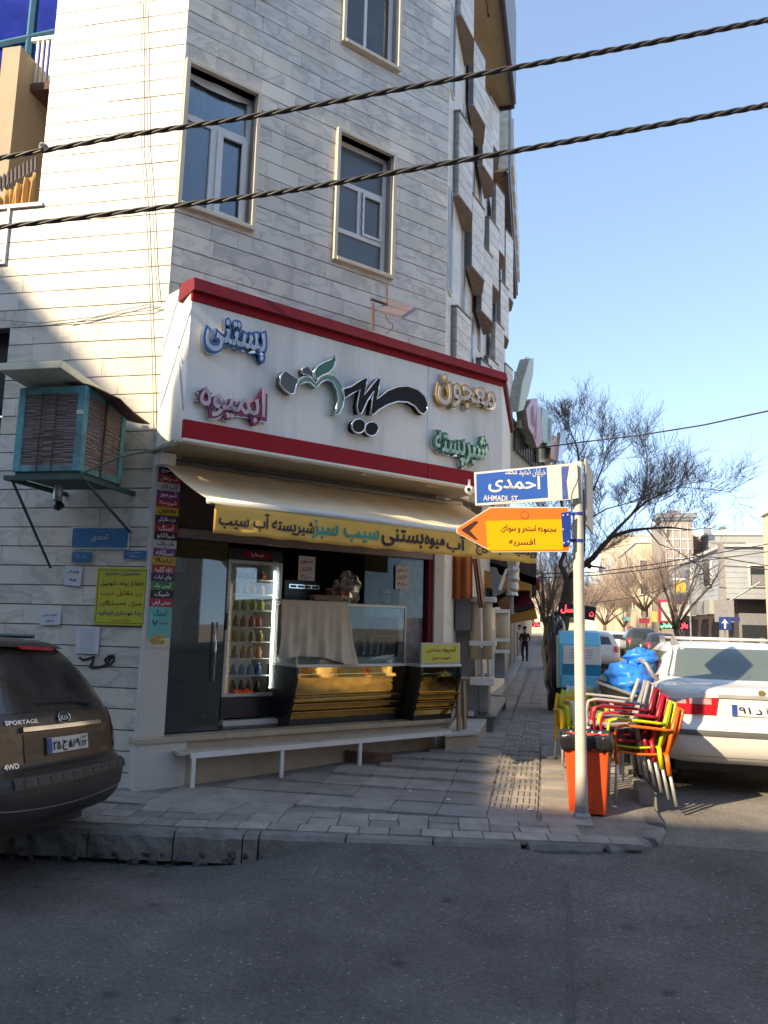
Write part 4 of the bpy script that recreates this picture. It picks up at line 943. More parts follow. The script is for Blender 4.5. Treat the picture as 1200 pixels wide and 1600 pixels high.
# ------------------------------------------------------------------ EVAPORATIVE COOLER on the wall
M_TEAL = mat('teal_paint', (0.10, 0.34, 0.36), .6, var=.25, dirt=.85, dcol=(0.10, 0.06, 0.045), scale=7)
M_DTEAL = mat('dark_teal', (0.03, 0.08, 0.075), .6, var=.3, dirt=.5)
M_PAD = mat('wood_wool_pad', (0.42, 0.34, 0.32), .95, var=.5, scale=60, stretch=(1, 1, 6), bump=1.0, bscale=120)
cl = thing('air_cooler', 'rusty teal evaporative air cooler with a stone lid hung on the side wall', 'air cooler', (-4.19, 6.25, 2.88))
X0c, X1c, Y0c, Y1c, Hc = -.325, .325, -.35, .35, .76
b_ = MB()
for x_ in (X0c, X1c - .07):
    for y_ in (Y0c, Y1c - .07): b_.box(x_, x_ + .07, y_, y_ + .07, 0, Hc)
b_.box(X0c + .07, X1c - .07, Y0c + .004, Y0c + .06, Hc - .07, Hc).box(X0c + .07, X1c - .07, Y0c + .004, Y0c + .06, 0, .055).box(X1c - .06, X1c - .004, Y0c + .07, Y1c - .07, Hc - .07, Hc).box(X1c - .06, X1c - .004, Y0c + .07, Y1c - .07, 0, .055).box(X0c + .004, X0c + .06, Y0c + .07, Y1c - .07, 0, Hc)
b_.build('body', M_TEAL, cl, bevel=.006)
MB().box(X0c + .02, X1c - .02, Y0c + .02, Y1c, -.04, 0.0).build('tray', M_DTEAL, cl)
def pad(x0, x1, z0, z1, face):
    mb = MB(); n_ = 44
    for k in range(n_):
        z = z0 + (z1 - z0) * k / n_
        for c_ in range(5):
            u0 = x0 + (x1 - x0) * c_ / 5; u1 = x0 + (x1 - x0) * (c_ + 1) / 5 - .004; j = random.uniform(-.008, .008); dz = random.uniform(-.004, .004)
            if face == 'f': mb.box(u0, u1, Y0c + .012 + j, Y0c + .04, z + dz, z + dz + (z1 - z0) / n_ * .6)
            else: mb.box(X1c - .04, X1c - .012 + j, u0, u1, z + dz, z + dz + (z1 - z0) / n_ * .6)
    if face == 'f': mb.box(x0, x1, Y0c + .03, Y0c + .05, z0, z1)
    else: mb.box(X1c - .05, X1c - .03, x0, x1, z0, z1)
    return mb.build('pad', M_PAD, cl)
pad(X0c + .07, X1c - .07, .055, Hc - .07, 'f'); pad(Y0c + .07, Y1c - .07, .055, Hc - .07, 's')
for x_ in (-.09, .05): MB().tube([(x_, Y0c - .002, 0), (x_ + .01, Y0c - .004, Hc - .05)], .006, 5).build('cord', M_RUST, cl)
MB().tube([(X1c + .004, -.02, 0), (X1c + .004, .0, Hc - .03)], .010, 5).build('cord', M_RUST, cl)
MB().box(X0c + .17, X0c + .46, Y0c - .004, Y0c, .3, .306).build('label_strip', M_RUST, cl)
MB().box(X1c - .068, X1c - .004, Y0c - .006, Y0c, .50, .54).build('sticker', M_WHITE, cl)
lid = thing('stone_slab', 'cream stone slab laid as a lid on the teal air cooler', 'slab', (-4.19, 6.1, 3.66), rot=(R(-5), 0, 0))
MB().box(-.34, .26, -.48, .40, 0.005, .075).build('slab', mat('cream_slab', (0.66, 0.64, 0.48), .6, var=.1, dirt=.3), lid, bevel=.006)
cd = thing('cardboard_sheet', 'warped brown board wedged between cooler and stone lid', 'board', (-3.92, 6.35, 3.60), rot=(R(-3), R(14), R(8)))
MB().grid(lambda u_, v_: (-.25 + .55 * u_, -.42 + .75 * v_, .03 * math.sin(u_ * 4 + v_ * 2)), 10, 10).build('board', M_RUST, cd, smooth=True, solid=.012)
br = thing('cooler_bracket', 'dark steel wall bracket with a diagonal brace carrying the air cooler', 'bracket')
MB().box(-4.56, -3.80, 5.86, 5.90, 2.80, 2.84).box(-4.56, -4.52, 5.90, 6.75, 2.80, 2.84).box(-3.84, -3.80, 5.90, 6.75, 2.80, 2.84).build('frame', M_DTEAL, br)
MB().tube([(-4.50, 5.90, 2.80), (-4.62, 6.72, 2.10)], .013, 6).build('brace', M_DTEAL, br); MB().tube([(-3.82, 5.92, 2.80), (-3.82, 6.74, 2.45)], .013, 6).build('brace', M_DTEAL, br)
pp_ = thing('drain_pipe', 'short corrugated drain pipe hanging under the air cooler', 'pipe')
MB().lathe([(.04, 0), (.042, .03), (.038, .04), (.042, .06), (.036, .16), (.04, .18)], (-4.32, 6.3, 2.68), 12).build('pipe', M_STEEL, pp_, smooth=True)
MB().blob((-4.3, 6.3, 2.64), .045, 8, .4).build('elbow', M_BLACK, pp_)
rd = thing('green_stay_rod', 'green rope stay from the air cooler tray to the box sign corner', 'rod')
MB().tube([(-3.86, 5.93, 2.86), (-3.55, 6.0, 3.02), tuple(P0 + N * .75 + U * -.08 + Vector((0, 0, 3.16)))], .011, 7).build('rod', mat('rod_green', (0.10, 0.15, 0.09), .6, var=.3), rd)

# garage side of the wall: dark opening and green door
gr = thing('garage_door', 'old green metal door in the dark opening left of the marble wall', 'door', (-6.2, 7.2, 0))
MB().box(-1.2, .9, 0, .05, 0.0, 3.75).build('panel', mat('door_green', (0.045, 0.12, 0.10), .5, var=.2, dirt=.3), gr)
MB().box(-1.2, .9, -.04, 0, 2.95, 3.1).build('rail', M_RUST, gr); MB().box(-1.2, .9, -.03, 0, 0.0, 2.6).build('timber_screen', mat('timber', (0.13, 0.10, 0.06), .8, var=.4, scale=4, stretch=(14, 14, .5)), gr)
MB().box(-1.2, .9, -.2, .1, 3.80, 4.62).build('lintel', M_BLACK, gr)  # black block above the door, the opening's shade put in as colour

# ------------------------------------------------------------------ neighbour behind, upper left
M_BEIGE = mat('beige_render', (0.40, 0.335, 0.24), .85, var=.1, dirt=.35, dcol=(0.30, 0.23, 0.15), scale=1.5)
nb = thing('beige_house', 'beige rendered house with a balcony behind the marble building at top left', 'building')
pY = 8.6
def yb(x0, y0, x1, y1, Y, dep, m_, nm, par, **k):
    a_, b_ = on_y(x0, y0, Y), on_y(x1, y1, Y)
    return MB().box(min(a_.x, b_.x), max(a_.x, b_.x), Y, Y + dep, min(a_.z, b_.z), max(a_.z, b_.z)).build(nm, m_, par, **k)
MB().box(-7.02, -6.75, 8.2, 9.4, 5.0, 9.15).build('pier', M_BEIGE, nb)
MB().box(-6.75, -4.0, 9.3, 9.5, 3.0, 9.9).build('wall', M_BEIGE, nb)
b_ = on_y(38, 138, 8.45); MB().box(b_.x, -4.0, 8.45, 9.3, b_.z - .05, b_.z + .06).build('balcony_slab', M_RUST, nb)
for k in range(9):
    b_ = on_y(52 + k * 7.5, 126, 8.5); MB().box(b_.x, b_.x + .026, 8.5, 8.526, b_.z - .03, on_y(56, 64, 8.5).z).build('baluster', M_WHITE, nb)
b_ = on_y(50, 63, 8.5); MB().box(b_.x, b_.x + 1.6, 8.49, 8.54, b_.z - .02, b_.z + .03).build('rail', M_WHITE, nb)
ac = thing('wall_air_unit', 'pale grey split air unit with fins beside the beige wall', 'air unit')
MB().box(-6.55, -6.0, 9.05, 9.3, 6.6, 7.15).build('casing', M_GREYMET, ac)
for k in range(8): MB().box(-6.53 + k * .065, -6.50 + k * .065, 9.03, 9.05, 6.62, 7.13).build('fin', M_WHITE, ac)
cg = thing('corrugated_sheet', 'dark corrugated roof sheet edge at far left above the cloth', 'roofing', (-6.6, 8.3, 6.02))
def cgf(u_, v_):
    p = on_y(-14 + 74 * u_, 305 - 40 * u_ - 20 * v_, 7.25 + .35 * v_); return (p.x + 6.6, p.y - 8.3, p.z - 6.02 + .025 * math.sin(u_ * 75))
MB().grid(cgf, 150, 3).build('sheet', M_DARK, cg, smooth=True, solid=.01)
ct = thing('ochre_cloth', 'faded ochre cloth hanging in folds at far left of the marble wall', 'cloth')
def ctf(u_, v_):
    a_ = on_y(-12 + 70 * u_, 316 - 46 * u_, 7.1); b_ = on_y(-14 + 62 * u_, 380 - 30 * u_, 7.1)
    p = a_.lerp(b_, v_); return (p.x, p.y + .03 * math.sin(u_ * 30 + v_ * 2) + .02 * math.sin(u_ * 71), p.z)
MB().grid(ctf, 60, 6).build('cloth', mat('ochre_cloth', (0.50, 0.31, 0.12), .9, var=.2), ct, smooth=True, solid=.004)
M_TARPB = mat('blue_tarp', (0.012, 0.025, 0.20), .95, spec=.05, var=.35, scale=2)
bt = thing('blue_tarp_screen', 'deep blue tarpaulin stretched behind the scaffold at top left', 'tarp')
MB().grid(lambda u_, v_: (-10.5 + 5.6 * u_, 11 + .08 * math.sin(u_ * 14 + v_ * 5), 5.5 + 7.5 * v_), 30, 12).build('sheet', M_TARPB, bt, smooth=True, solid=.01)
sf = thing('steel_scaffold', 'teal painted steel frame in front of the blue tarpaulin', 'scaffold')
M_SCAF = mat('scaffold_teal', (0.02, 0.11, 0.17), .5, var=.2)
for (a_, b_) in (((-7.9, 9.8, 6), (-7.9, 9.8, 12.5)), ((-7.0, 9.9, 8.8), (-7.0, 9.9, 12.5)), ((-9.5, 9.8, 7), (-6.0, 9.8, 11.5)), ((-9.5, 9.8, 9.5), (-6.0, 9.8, 7.8)), ((-9.2, 9.8, 10.6), (-5.6, 9.8, 10.9))):
    MB().tube([a_, b_], .07, 6).build('beam', M_SCAF, sf)
ds = thing('satellite_dish', 'white satellite dish with a feed arm behind the balcony rail', 'satellite dish', (-6.05, 9.0, 9.25), rot=(R(60), R(-20), R(20)))
MB().lathe([(.02, -.09), (.15, -.08), (.30, -.045), (.38, 0), (.375, .008), (.30, -.035), (.15, -.07)], (0, 0, 0), 24).build('dish', M_WHITE, ds, smooth=True)
MB().tube([(.3, 0, 0), (.0, 0, .42)], .012, 5).blob((0, 0, .43), .05, 8).build('feed_arm', M_WHITE, ds)
# ================================================================== IN AND BEFORE THE SHOP
def TCpt(s, y, z): return P0 + U * s - N * y + Vector((0, 0, z))
# ---- glass door fridge
M_FR = mat('fridge_frame', (0.50, 0.50, 0.50), .35, .3, var=.05)
M_LED = mat('led_strip', (1, 1, 1), emit=(0.9, 0.97, 1.0), estr=13)
fg = thing('drinks_fridge', 'tall glass door drinks fridge with a cool light strip in the shop front', 'fridge', TCpt(1.02, .52, FL), A)
FW, FD, FH = .66, .60, 1.86
MB().box(0, .03, 0, FD, .12, FH).build('side_panel', mat('fridge_side', (0.05, 0.09, 0.10), .3, var=.8, scale=2.2), fg)
MB().box(-.004, 0, .02, FD, FH - .42, FH).build('green_panel', mat('fridge_green', (0.01, 0.14, 0.07), .3), fg)
MB().box(FW - .03, FW, 0, FD, .12, FH).box(.03, FW - .03, FD - .03, FD, .12, FH).box(.03, FW - .03, 0.0, FD - .03, FH - .10, FH).box(.03, FW - .03, 0, FD - .03, .12, .22).build('cabinet', M_BLACK, fg, bevel=.004)
MB().box(.03, FW - .03, FD - .045, FD - .031, .22, FH - .11).box(.031, .04, 0, FD - .05, .22, FH - .11).box(FW - .04, FW - .031, .01, FD - .05, .22, FH - .11).build('inner_liner', M_WHITE, fg)
fh = MB().box(0.0, FW, -.045, -.003, FH - .115, FH).build('header', M_BLACK, fg, bevel=.004)
MB().box(.16, .50, -.052, -.045, FH - .095, FH - .03).build('badge', M_RED, fh, bevel=.01); text('هیمالیا', M_WHITEINK, fh, (.26, -.054, FH - .085), FX, FU, .16, .045, .001, .01)
dr = MB(); q = .035
dr.box(.0, q, -.05, -.005, .28, FH - .13).box(FW - q, FW, -.05, -.005, .28, FH - .13).box(q, FW - q, -.05, -.005, .28, .28 + q).box(q, FW - q, -.05, -.005, FH - .13 - q, FH - .13)
dr = dr.build('door', M_FR, fg, bevel=.004)
MB().box(q, FW - q, -.03, -.026, .28 + q, FH - .13 - q).build('pane', glass('fridge_glass', (.93, .96, .96), .03), dr)
MB().box(-.02, .01, -.085, -.05, .98, 1.16).build('handle', M_BLACK, dr, bevel=.008)
MB().box(0, FW, -.04, 0.0, .06, .27).build('kick_plate', M_BLACK, fg, bevel=.004)
for x_ in (.05, FW - .08):
    for y_ in (.04, FD - .08): MB().box(x_, x_ + .03, y_, y_ + .03, 0, .07).build('foot', M_STEEL, fg)
MB().box(-.02, FW, -.16, -.06, .0, .05).build('base_board', M_WHITE, fg)
ls = MB()
for k in range(46): ls.box(FW - .075, FW - .066, -.002, .005, .36 + k * .028, .36 + k * .028 + .012)
ls.build('light_strip', M_LED, fg)
SHZ = [.30, .50, .68, .86, 1.02, 1.20, 1.38, 1.54]
for z_ in SHZ[1:]: MB().box(.03, FW - .03, .02, FD - .06, z_ - .012, z_ - .004).build('shelf', M_WHITE, fg)
drinks = [('dark cola bottle low in the glass fridge', (0.03, 0.02, 0.02), .15), ('blue bottle on a lower fridge shelf', (0.05, 0.12, 0.25), .13), ('orange juice bottle on a middle fridge shelf', (0.42, 0.18, 0.05), .13), ('amber bottle on a middle fridge shelf', (0.35, 0.22, 0.06), .12), ('reddish jar on the fridge shelf under the green bottles', (0.35, 0.10, 0.05), .12), ('green yellow bottle on an upper fridge shelf', (0.35, 0.38, 0.10), .13), ('orange and yellow cup on the top stocked fridge shelf', (0.55, 0.28, 0.05), .12), ('dark red packet on the topmost fridge shelf', (0.25, 0.05, 0.04), .09)]
for k, z_ in enumerate(SHZ):
    lab, col_, hb = drinks[k]; first = None; gl0 = lab + 's row'
    for j in range(5):
        if first is None:
            first = thing('drink_bottle', lab, 'bottle', TCpt(1.02 + .09, .62, FL + z_ - .003), A, group='row: ' + lab)
            r_ = .036
            MB().lathe([(r_, 0), (r_, hb * .62), (r_ * .45, hb * .82), (r_ * .42, hb * .9)], (0, 0, 0), 10).build('bottle', mat('drink_%d' % k, col_, .3, var=.2), first, smooth=True)
            MB().lathe([(r_ * .47, hb * .9), (r_ * .47, hb)], (0, 0, 0), 8).build('cap', M_WHITE if k % 2 else M_RED, first); o = first
        else: o = copy_tree(first)
        pj = TCpt(1.02 + .09 + j * .098, .62 + random.uniform(-.02, .02), FL + z_ - .003); o.location = pj; o['label'] = lab + ', ' + ['leftmost in its row', 'second from left', 'middle one', 'fourth from left', 'rightmost in its row'][j]; o['group'] = 'bottles on the fridge shelves'
# ---- display cases
M_GOLD = mat('gold_mirror', (0.78, 0.52, 0.17), .05, 1.0, var=.15, scale=4, bump=.12, bscale=6, dirt=.1, dcol=(.10, .05, .02))
M_BRONZE = mat('bronze_trim', (0.22, 0.13, 0.05), .25, .9, var=.3)
M_CASE = mat('case_white', (0.45, 0.46, 0.45), .4)
M_SEA = mat('case_inner', (0.25, 0.36, 0.35), .5, var=.2)
def case(label, s0, s1, y0, ztop, zmid, slats=3):
    t = thing('display_case', label, 'display case', TCpt(s0, y0, FL), A); W_ = s1 - s0; zm = zmid - FL; zt_ = ztop - FL
    prof = [(0.10, .06), (0.02, .30), (-.02, .52), (-.02, zm)]        # lower front leans back to the floor
    for (ya, za), (yb_, zb_) in zip(prof[:-1], prof[1:]):
        MB().hexa([(.03, ya, za), (W_ - .03, ya, za), (W_ - .03, ya + .02, za), (.03, ya + .02, za), (.03, yb_, zb_ - .004), (W_ - .03, yb_, zb_ - .004), (W_ - .03, yb_ + .02, zb_ - .004), (.03, yb_ + .02, zb_ - .004)]).build('mirror_panel', M_GOLD, t)
    for k in range(slats):
        z_ = .12 + k * .085; y_ = .10 - (z_ - .06) * .33 - .02
        MB().box(.01, W_ - .01, y_ - .03, y_, z_, z_ + .022).build('slat', M_BRONZE, t, bevel=.004)
    for x_ in (0, W_ - .03):
        MB().prism([(x_, .12, .05), (x_, .02, .30), (x_, -.05, .52), (x_, -.05, zm), (x_, .6, zm), (x_, .6, .05)], (.03, 0, 0)).build('end_panel', M_BLACK, t)
    MB().box(0, W_, -.045, .62, zm, zm + .03).build('deck', M_WHITE, t, bevel=.004)
    MB().box(.02, W_ - .02, -.05, -.03, zm - .11, zm - .075).build('bright_rail', M_GOLD, t)
    MB().box(0.02, W_ - .02, .10, .6, 0.0, .06).build('plinth', M_BLACK, t)
    return t, W_, zm, zt_
ca, W_, zm, zt_ = case('long glass ice cream display case with gold mirror front half covered by cloth', 1.62, 3.08, .02, 1.86, 1.17)
MB().box(.0, W_, -.03, .58, zt_ - .03, zt_).build('top', M_WHITE, ca, bevel=.004)
for x_ in (0.0, W_ - .025):
    for y_ in (-.03, .555): MB().box(x_, x_ + .025, y_, y_ + .025, zm + .03, zt_ - .03).build('corner_post', M_CASE, ca)
MB().box(.025, W_ - .025, -.024, -.018, zm + .032, zt_ - .032).build('front_pane', M_GLASS, ca)
MB().box(.025, W_ - .025, .56, .575, zm + .032, zt_ - .032).build('rear_panel', M_SEA, ca)
MB().box(.03, W_ - .03, .02, .55, zm + .031, zm + .10).build('ice_tray', M_SEA, ca)
MB().box(.03, W_ - .03, .08, .45, zm + .33, zm + .338).build('inner_shelf', M_GLASS, ca)
cb, W2, zm2, zt2 = case('short display counter with a yellow sign board on its top', 3.10, 3.72, -.22, 1.17, 1.17)
ys = thing('counter_sign', 'yellow green lit sign board standing on the short counter', 'sign', TCpt(3.11, -.25, 1.205), A)
MB().box(0, .60, 0, .03, 0, .24).build('frame', M_CASE, ys, bevel=.004); o = MB().box(.018, .582, -.004, 0, .018, .222).build('face', mat('lime_yellow', (0.50, 0.52, 0.06), .4, var=.06), ys)
text('آبمیوه بستنی', M_RED, o, (.07, -.006, .125), FX, FU, .46, .075, .001, .01); text('سیب سبز', M_RED, o, (.16, -.006, .04), FX, FU, .28, .05, .001, .01)
# stacked glasses in the case
fst = None
for j, (dx, n_) in enumerate(((.78, 4), (.88, 6), (1.0, 5), (1.1, 6), (1.2, 4), (1.28, 5))):
    for k in range(n_):
        if fst is None:
            fst = thing('ice_cream_glass', 'clear stacked glass at the left of the glass row inside the display case', 'glass', TCpt(0, 0, 0), A, group='glasses stacked inside the display case')
            MB().lathe([(.018, 0), (.02, .005), (.034, .055), (.031, .055), (.016, .008)], (0, 0, 0), 12).build('cup', glass('cup_glass', (.88, .92, .92), .12), fst, smooth=True); o = fst
        else: o = copy_tree(fst)
        o.location = TCpt(1.62 + dx, .02 + .18, 1.275 + k * .035)
        o['label'] = '%s clear glass in the %s stack inside the display case' % (['lowest', 'second lowest', 'third', 'fourth', 'fifth', 'sixth'][k], ['leftmost', 'second', 'third', 'fourth', 'fifth', 'rightmost'][j])
# red paddle sign in the case
pdl = thing('round_paddle', 'round red paddle on a white stick inside the display case', 'paddle', TCpt(2.30, .08, 1.28), A)
MB().lathe([(.055, -.004), (.055, .004)], (0, 0, .48), 20, 'y').build('disc', M_RED, pdl); MB().box(-.008, .008, -.003, .003, 0, .43).build('stick', M_WHITE, pdl)
# cloth draped over the left half
clt = thing('draped_cloth', 'grey beige cloth thrown over the left half of the display case', 'cloth', TCpt(1.38, -.06, 1.88), A)
M_GCL = mat('grey_cloth', (0.55, 0.50, 0.41), .95, var=.08, scale=8)
def clf(u_, v_):
    W = .80 + .06 * v_
    x = W * u_ + (.09 * v_ * v_ if u_ > .9 else 0) + .04 * v_ * u_
    if v_ < .25: t = v_ / .25; return (x, .45 * (1 - t) + .0, 0.0 - .01 * t + .004 * math.sin(u_ * 30))
    t = (v_ - .25) / .75; fold = .018 * math.sin((u_ - .5) * 22 + t * 4 * (u_ - .8)) * t + .010 * math.sin(u_ * 51 + t * 3) * t
    ang = .012 * math.sin((u_ * 2 + t * 1.5) * 8) * t
    return (x, -.012 - fold - ang - .02 * t, -.012 - (.60 + .10 * u_ - .06 * math.sin(u_ * 3.1)) * t)
MB().grid(clf, 90, 40).build('cloth', M_GCL, clt, smooth=True, solid=.003)
# things on the case
pot = thing('black_pot', 'black lidded urn standing on the glass display case', 'pot', TCpt(2.72, .25, 1.862), A)
MB().lathe([(.10, 0), (.115, .02), (.115, .25), (.12, .255), (.12, .275), (.05, .30), (.02, .31)], (0, 0, 0), 20).build('body', M_BLACK, pot, smooth=True)
MB().tube([(-.115, 0, .2), (-.16, 0, .2), (-.16, 0, .10), (-.115, 0, .10)], .009, 6).tube([(.115, 0, .2), (.15, 0, .2), (.15, 0, .12), (.115, 0, .12)], .009, 6).build('handle', M_BLACK, pot)
jar = thing('nut_jar', 'clear jar with yellow lid beside the black urn', 'jar', TCpt(2.93, .20, 1.862), A)
MB().lathe([(.055, 0), (.06, .01), (.06, .13), (.05, .145)], (0, 0, 0), 16).build('body', mat('brown_nuts', (0.16, 0.09, 0.04), .4, var=.6, scale=60), jar, smooth=True)
MB().lathe([(.062, .145), (.064, .15), (.062, .19), (.04, .195)], (0, 0, 0), 16).build('lid', mat('yellow_lid', (0.60, 0.36, 0.03), .4), jar, smooth=True)
bag = thing('plastic_bag', 'crumpled translucent bag of orange fruit on the display case', 'bag', TCpt(2.38, .22, 1.93), A)
MB().blob((0, 0, .10), .17, 18, .35, (1, .7, 1.1), 5).build('film', glass('bag_film', (.80, .72, .66), .10, .12), bag)
fr2 = MB(); rr_ = random.Random(9)
for k in range(7): fr2.blob((rr_.uniform(-.09, .09), rr_.uniform(-.05, .05), rr_.uniform(-.02, .14)), .042, 8, .05, seed=k)
fr2.build('fruit', mat('fruit_orange', (0.40, 0.15, 0.04), .5, var=.3), bag, smooth=True)
bg2 = thing('straw_bag', 'clear bag of packed straws lying on the cloth covered case', 'bag', TCpt(2.08, .18, 1.89), A)
s_ = MB(); rr_ = random.Random(2)
for k in range(26):
    y_ = rr_.uniform(-.08, .08); z_ = rr_.uniform(0, .05); s_.tube([(-.17, y_, z_), (.17, y_ + rr_.uniform(-.02, .02), z_ + rr_.uniform(-.01, .01))], .006, 5)
s_.build('straws', mat('straw_mix', (0.40, 0.33, 0.28), .5, var=.5, scale=70), bg2)
cfm = thing('coffee_machine', 'black and silver coffee machine on the counter behind the cloth', 'machine', TCpt(1.75, .55, 1.86), A)
MB().box(0, .50, 0, .35, 0, .26).build('body', M_BLACK, cfm, bevel=.01); MB().box(.06, .47, -.006, 0, .16, .21).build('vent', M_CHROME, cfm, bevel=.002)
for k in range(4): MB().box(.08 + k * .095, .155 + k * .095, -.010, -.006, .172, .198).build('vent_slot', M_BLACK, cfm)
# menu tags on the glass
for (lab, x0, y0, x1, y1) in (('paper price card hanging above the draped cloth', 468, 869, 494, 907), ('paper price card taped on the right shop window', 620, 883, 641, 921)):
    a_, b_ = ch(x0, (y0 + y1) / 2, .01), ch(x1, (y0 + y1) / 2, .01); zt_a, zb_a = ch((x0 + x1) / 2, y0, .01)[1], ch((x0 + x1) / 2, y1, .01)[1]
    t = thing('price_card', lab, 'price card', TCpt(a_[0], -.0, 0), A); wd = b_[0] - a_[0]
    MB().box(0, wd, .012, .016, zb_a, zt_a).build('card', mat('card', (0.50, 0.44, 0.42), .7), t)
    for k, tt in enumerate(('آب هویج', '۱/۵ لیتر', '۳۰/۰۰۰')):
        text(tt, M_INK, t, (wd * .16, .0105, zt_a - .085 - k * .082), FX, FU, wd * .68, .05, .001, .01)
for (dx, dy, r_, h_, c_, lab_) in ((.62, .35, .05, .16, (.5, .12, .05), 'short orange syrup tub behind the straw bag'), (1.22, .42, .045, .20, (.12, .2, .45), 'slim blue can at the right end of the case top'), (1.33, .34, .05, .13, (.45, .42, .36), 'cream paper cup tower at the right end of the case')):
    o_ = thing('counter_tub', lab_, 'tub', TCpt(1.62 + dx, dy, 1.862), A); MB().lathe([(r_, 0), (r_ * 1.05, h_ * .9), (r_ * .9, h_)], (0, 0, 0), 12).build('body', mat('tub_%d' % int(dx * 100), c_, .4, var=.4, scale=30), o_, smooth=True); MB().lathe([(r_ * 1.08, h_), (r_ * 1.08, h_ + .012)], (0, 0, 0), 12).build('lid', M_WHITE, o_)
bkf = thing('rear_fittings', 'dim shelves and cups on the back wall of the shop', 'shelf unit', TCpt(.9, 3.3, FL), A)
for k in range(4): MB().box(0, 2.6, -.3, .08, .9 + k * .4, .93 + k * .4).build('shelf', M_RUST, bkf)
for k in range(22): MB().lathe([(.05, 0), (.06, .2), (.03, .22)], (.1 + .115 * k, -.12, .932 + .4 * (k % 3)), 8).build('container', mat('dim_tin_%d' % (k % 4), [(.3, .1, .05), (.3, .25, .1), (.1, .2, .12), (.3, .3, .3)][k % 4], .4), bkf)

# ---- white bench
bn = thing('white_bench', 'long low white painted bench in front of the shop step', 'bench')
gl_, gr_ = on_z(296, 1232, .125), on_z(705, 1172, .25)
dv = Vector((gr_.x - gl_.x, gr_.y - gl_.y, 0)); L_ = dv.length; dv.normalize(); nv = Vector((-dv.y, dv.x, 0))
zt0_, zt1_ = on_pl(296, 1178, gl_, Vector((-nv.x, -nv.y, 0))).z, on_pl(705, 1142, gr_, Vector((-nv.x, -nv.y, 0))).z
def bp(t, d, z=0): return gl_ + dv * (L_ * t) + nv * d + Vector((0, 0, 0)) * 0
def zb_(t): return zt0_ + (zt1_ - zt0_) * t
def hexl(mb, t0, t1, d0, d1, dz0, dz1):
    ps = [(t0, d0), (t1, d0), (t1, d1), (t0, d1)]
    return mb.hexa([Vector((bp(t, d).x, bp(t, d).y, zb_(t) + dz0)) for t, d in ps] + [Vector((bp(t, d).x, bp(t, d).y, zb_(t) + dz1)) for t, d in ps])
hexl(MB(), -.035, 1.0, .04, .30, -.02, .012).build('seat', mat('bench_board', (0.47, 0.42, 0.34), .7, var=.15, dirt=.5, dcol=(.25, .2, .15)), bn, bevel=.003)
hexl(MB(), -.0, 1.0, 0.0, .035, -.045, .0).build('front_rail', M_WHITE, bn); hexl(MB(), -.0, 1.0, .27, .30, -.06, -.022).build('rear_rail', M_WHITE, bn)
for px, py in ((296, 1232), (438, 1210), (561, 1190), (704, 1172)):
    t = min(.992, max(.004, (on_pl(px, py, gl_, (-nv.x, -nv.y, 0)) - gl_).dot(dv) / L_))
    for d_ in (0.002, .27):
        b_ = bp(t, d_); gzv = gz(b_.x, b_.y); MB().prism([(b_.x, b_.y, gzv - .01), (b_.x + dv.x * .035, b_.y + dv.y * .035, gzv - .01), (b_.x + dv.x * .035 + nv.x * .03, b_.y + dv.y * .035 + nv.y * .03, gzv - .01), (b_.x + nv.x * .03, b_.y + nv.y * .03, gzv - .01)], (0, 0, zb_(t) - .03 - gzv)).build('leg', M_WHITE, bn)
zz_ = on_y(490, 1180, 8.4)
MB().box(0, .5, 0, .03, 0, .1).build('vent_grille', M_RUST, bld).location = (P0 * -1) + TCpt(2.2, -.13, .2)

# ---- folded easel on the lower step
es = thing('folded_easel', 'folded tan wooden easel leaning by the right end of the counter', 'easel', (0, 0, 0))
e0, e1 = on_z(717, 1141, .44), on_z(726, 1139, .44)
M_TAN = mat('tan_wood', (0.34, 0.24, 0.13), .6, var=.2)
t0_, t1_ = Vector((e0.x - .03, e0.y + .12, 1.02)), Vector((e1.x - .03, e1.y + .10, 1.02))
MB().tube([e0, t0_], .028, 4).build('leg', M_TAN, es); MB().tube([e1, t1_], .028, 4).build('leg', M_TAN, es)
MB().tube([t0_ + Vector((-.06, 0, 0)), t1_ + Vector((.06, 0, 0))], .022, 4).build('crossbar', M_TAN, es)

# ================================================================== NEXT-DOOR STALL along the pavement
ns = thing('juice_press_stand', 'grey steel press stand with two tan tubes in white clamps beside the shop', 'machine')
Yn = 10.6
def yb2(x0, y0, x1, y1, Y, dep, m_, nm, par, **k):
    a_, b_ = on_y(x0, y0, Y), on_y(x1, y1, Y)
    return MB().box(min(a_.x, b_.x), max(a_.x, b_.x), Y, Y + dep, min(a_.z, b_.z), max(a_.z, b_.z)).build(nm, m_, par, **k)
M_TUBE = mat('tan_tube', (0.50, 0.40, 0.26), .5, var=.12)
for px in (742, 762):
    a_, b_ = on_y(px, 935, Yn), on_y(px, 1030, Yn); MB().tube([a_, b_], .065, 14).build('tube', M_TUBE, ns, smooth=True)
for py in (937, 1006): yb2(733, py - 5, 775, py + 4, Yn - .08, .16, M_WHITE, 'clamp', ns, bevel=.01)
yb2(734, 1058, 772, 1072, Yn - .1, .25, M_WHITE, 'bracket', ns, bevel=.01)
for px in (742, 762, 752): MB().tube([on_y(px, 1012, Yn), on_y(px + 2, 1062, Yn)], .02, 8).build('rod', M_STEEL, ns)
a_ = on_y(708, 985, Yn + .2); b_ = on_y(768, 1110, Yn + .2)
gc = thing('steel_cabinet', 'dented grey steel cabinet standing between shop and granite ledge', 'cabinet')
MB().box(-1.12, -.80, 10.7, 11.2, .45, 1.95).build('body', M_GREYMET, gc, bevel=.01)
MB().box(-.80, -.66, 10.7, 11.15, .50, 1.0).build('lower_box', M_GREYMET, gc, bevel=.02)
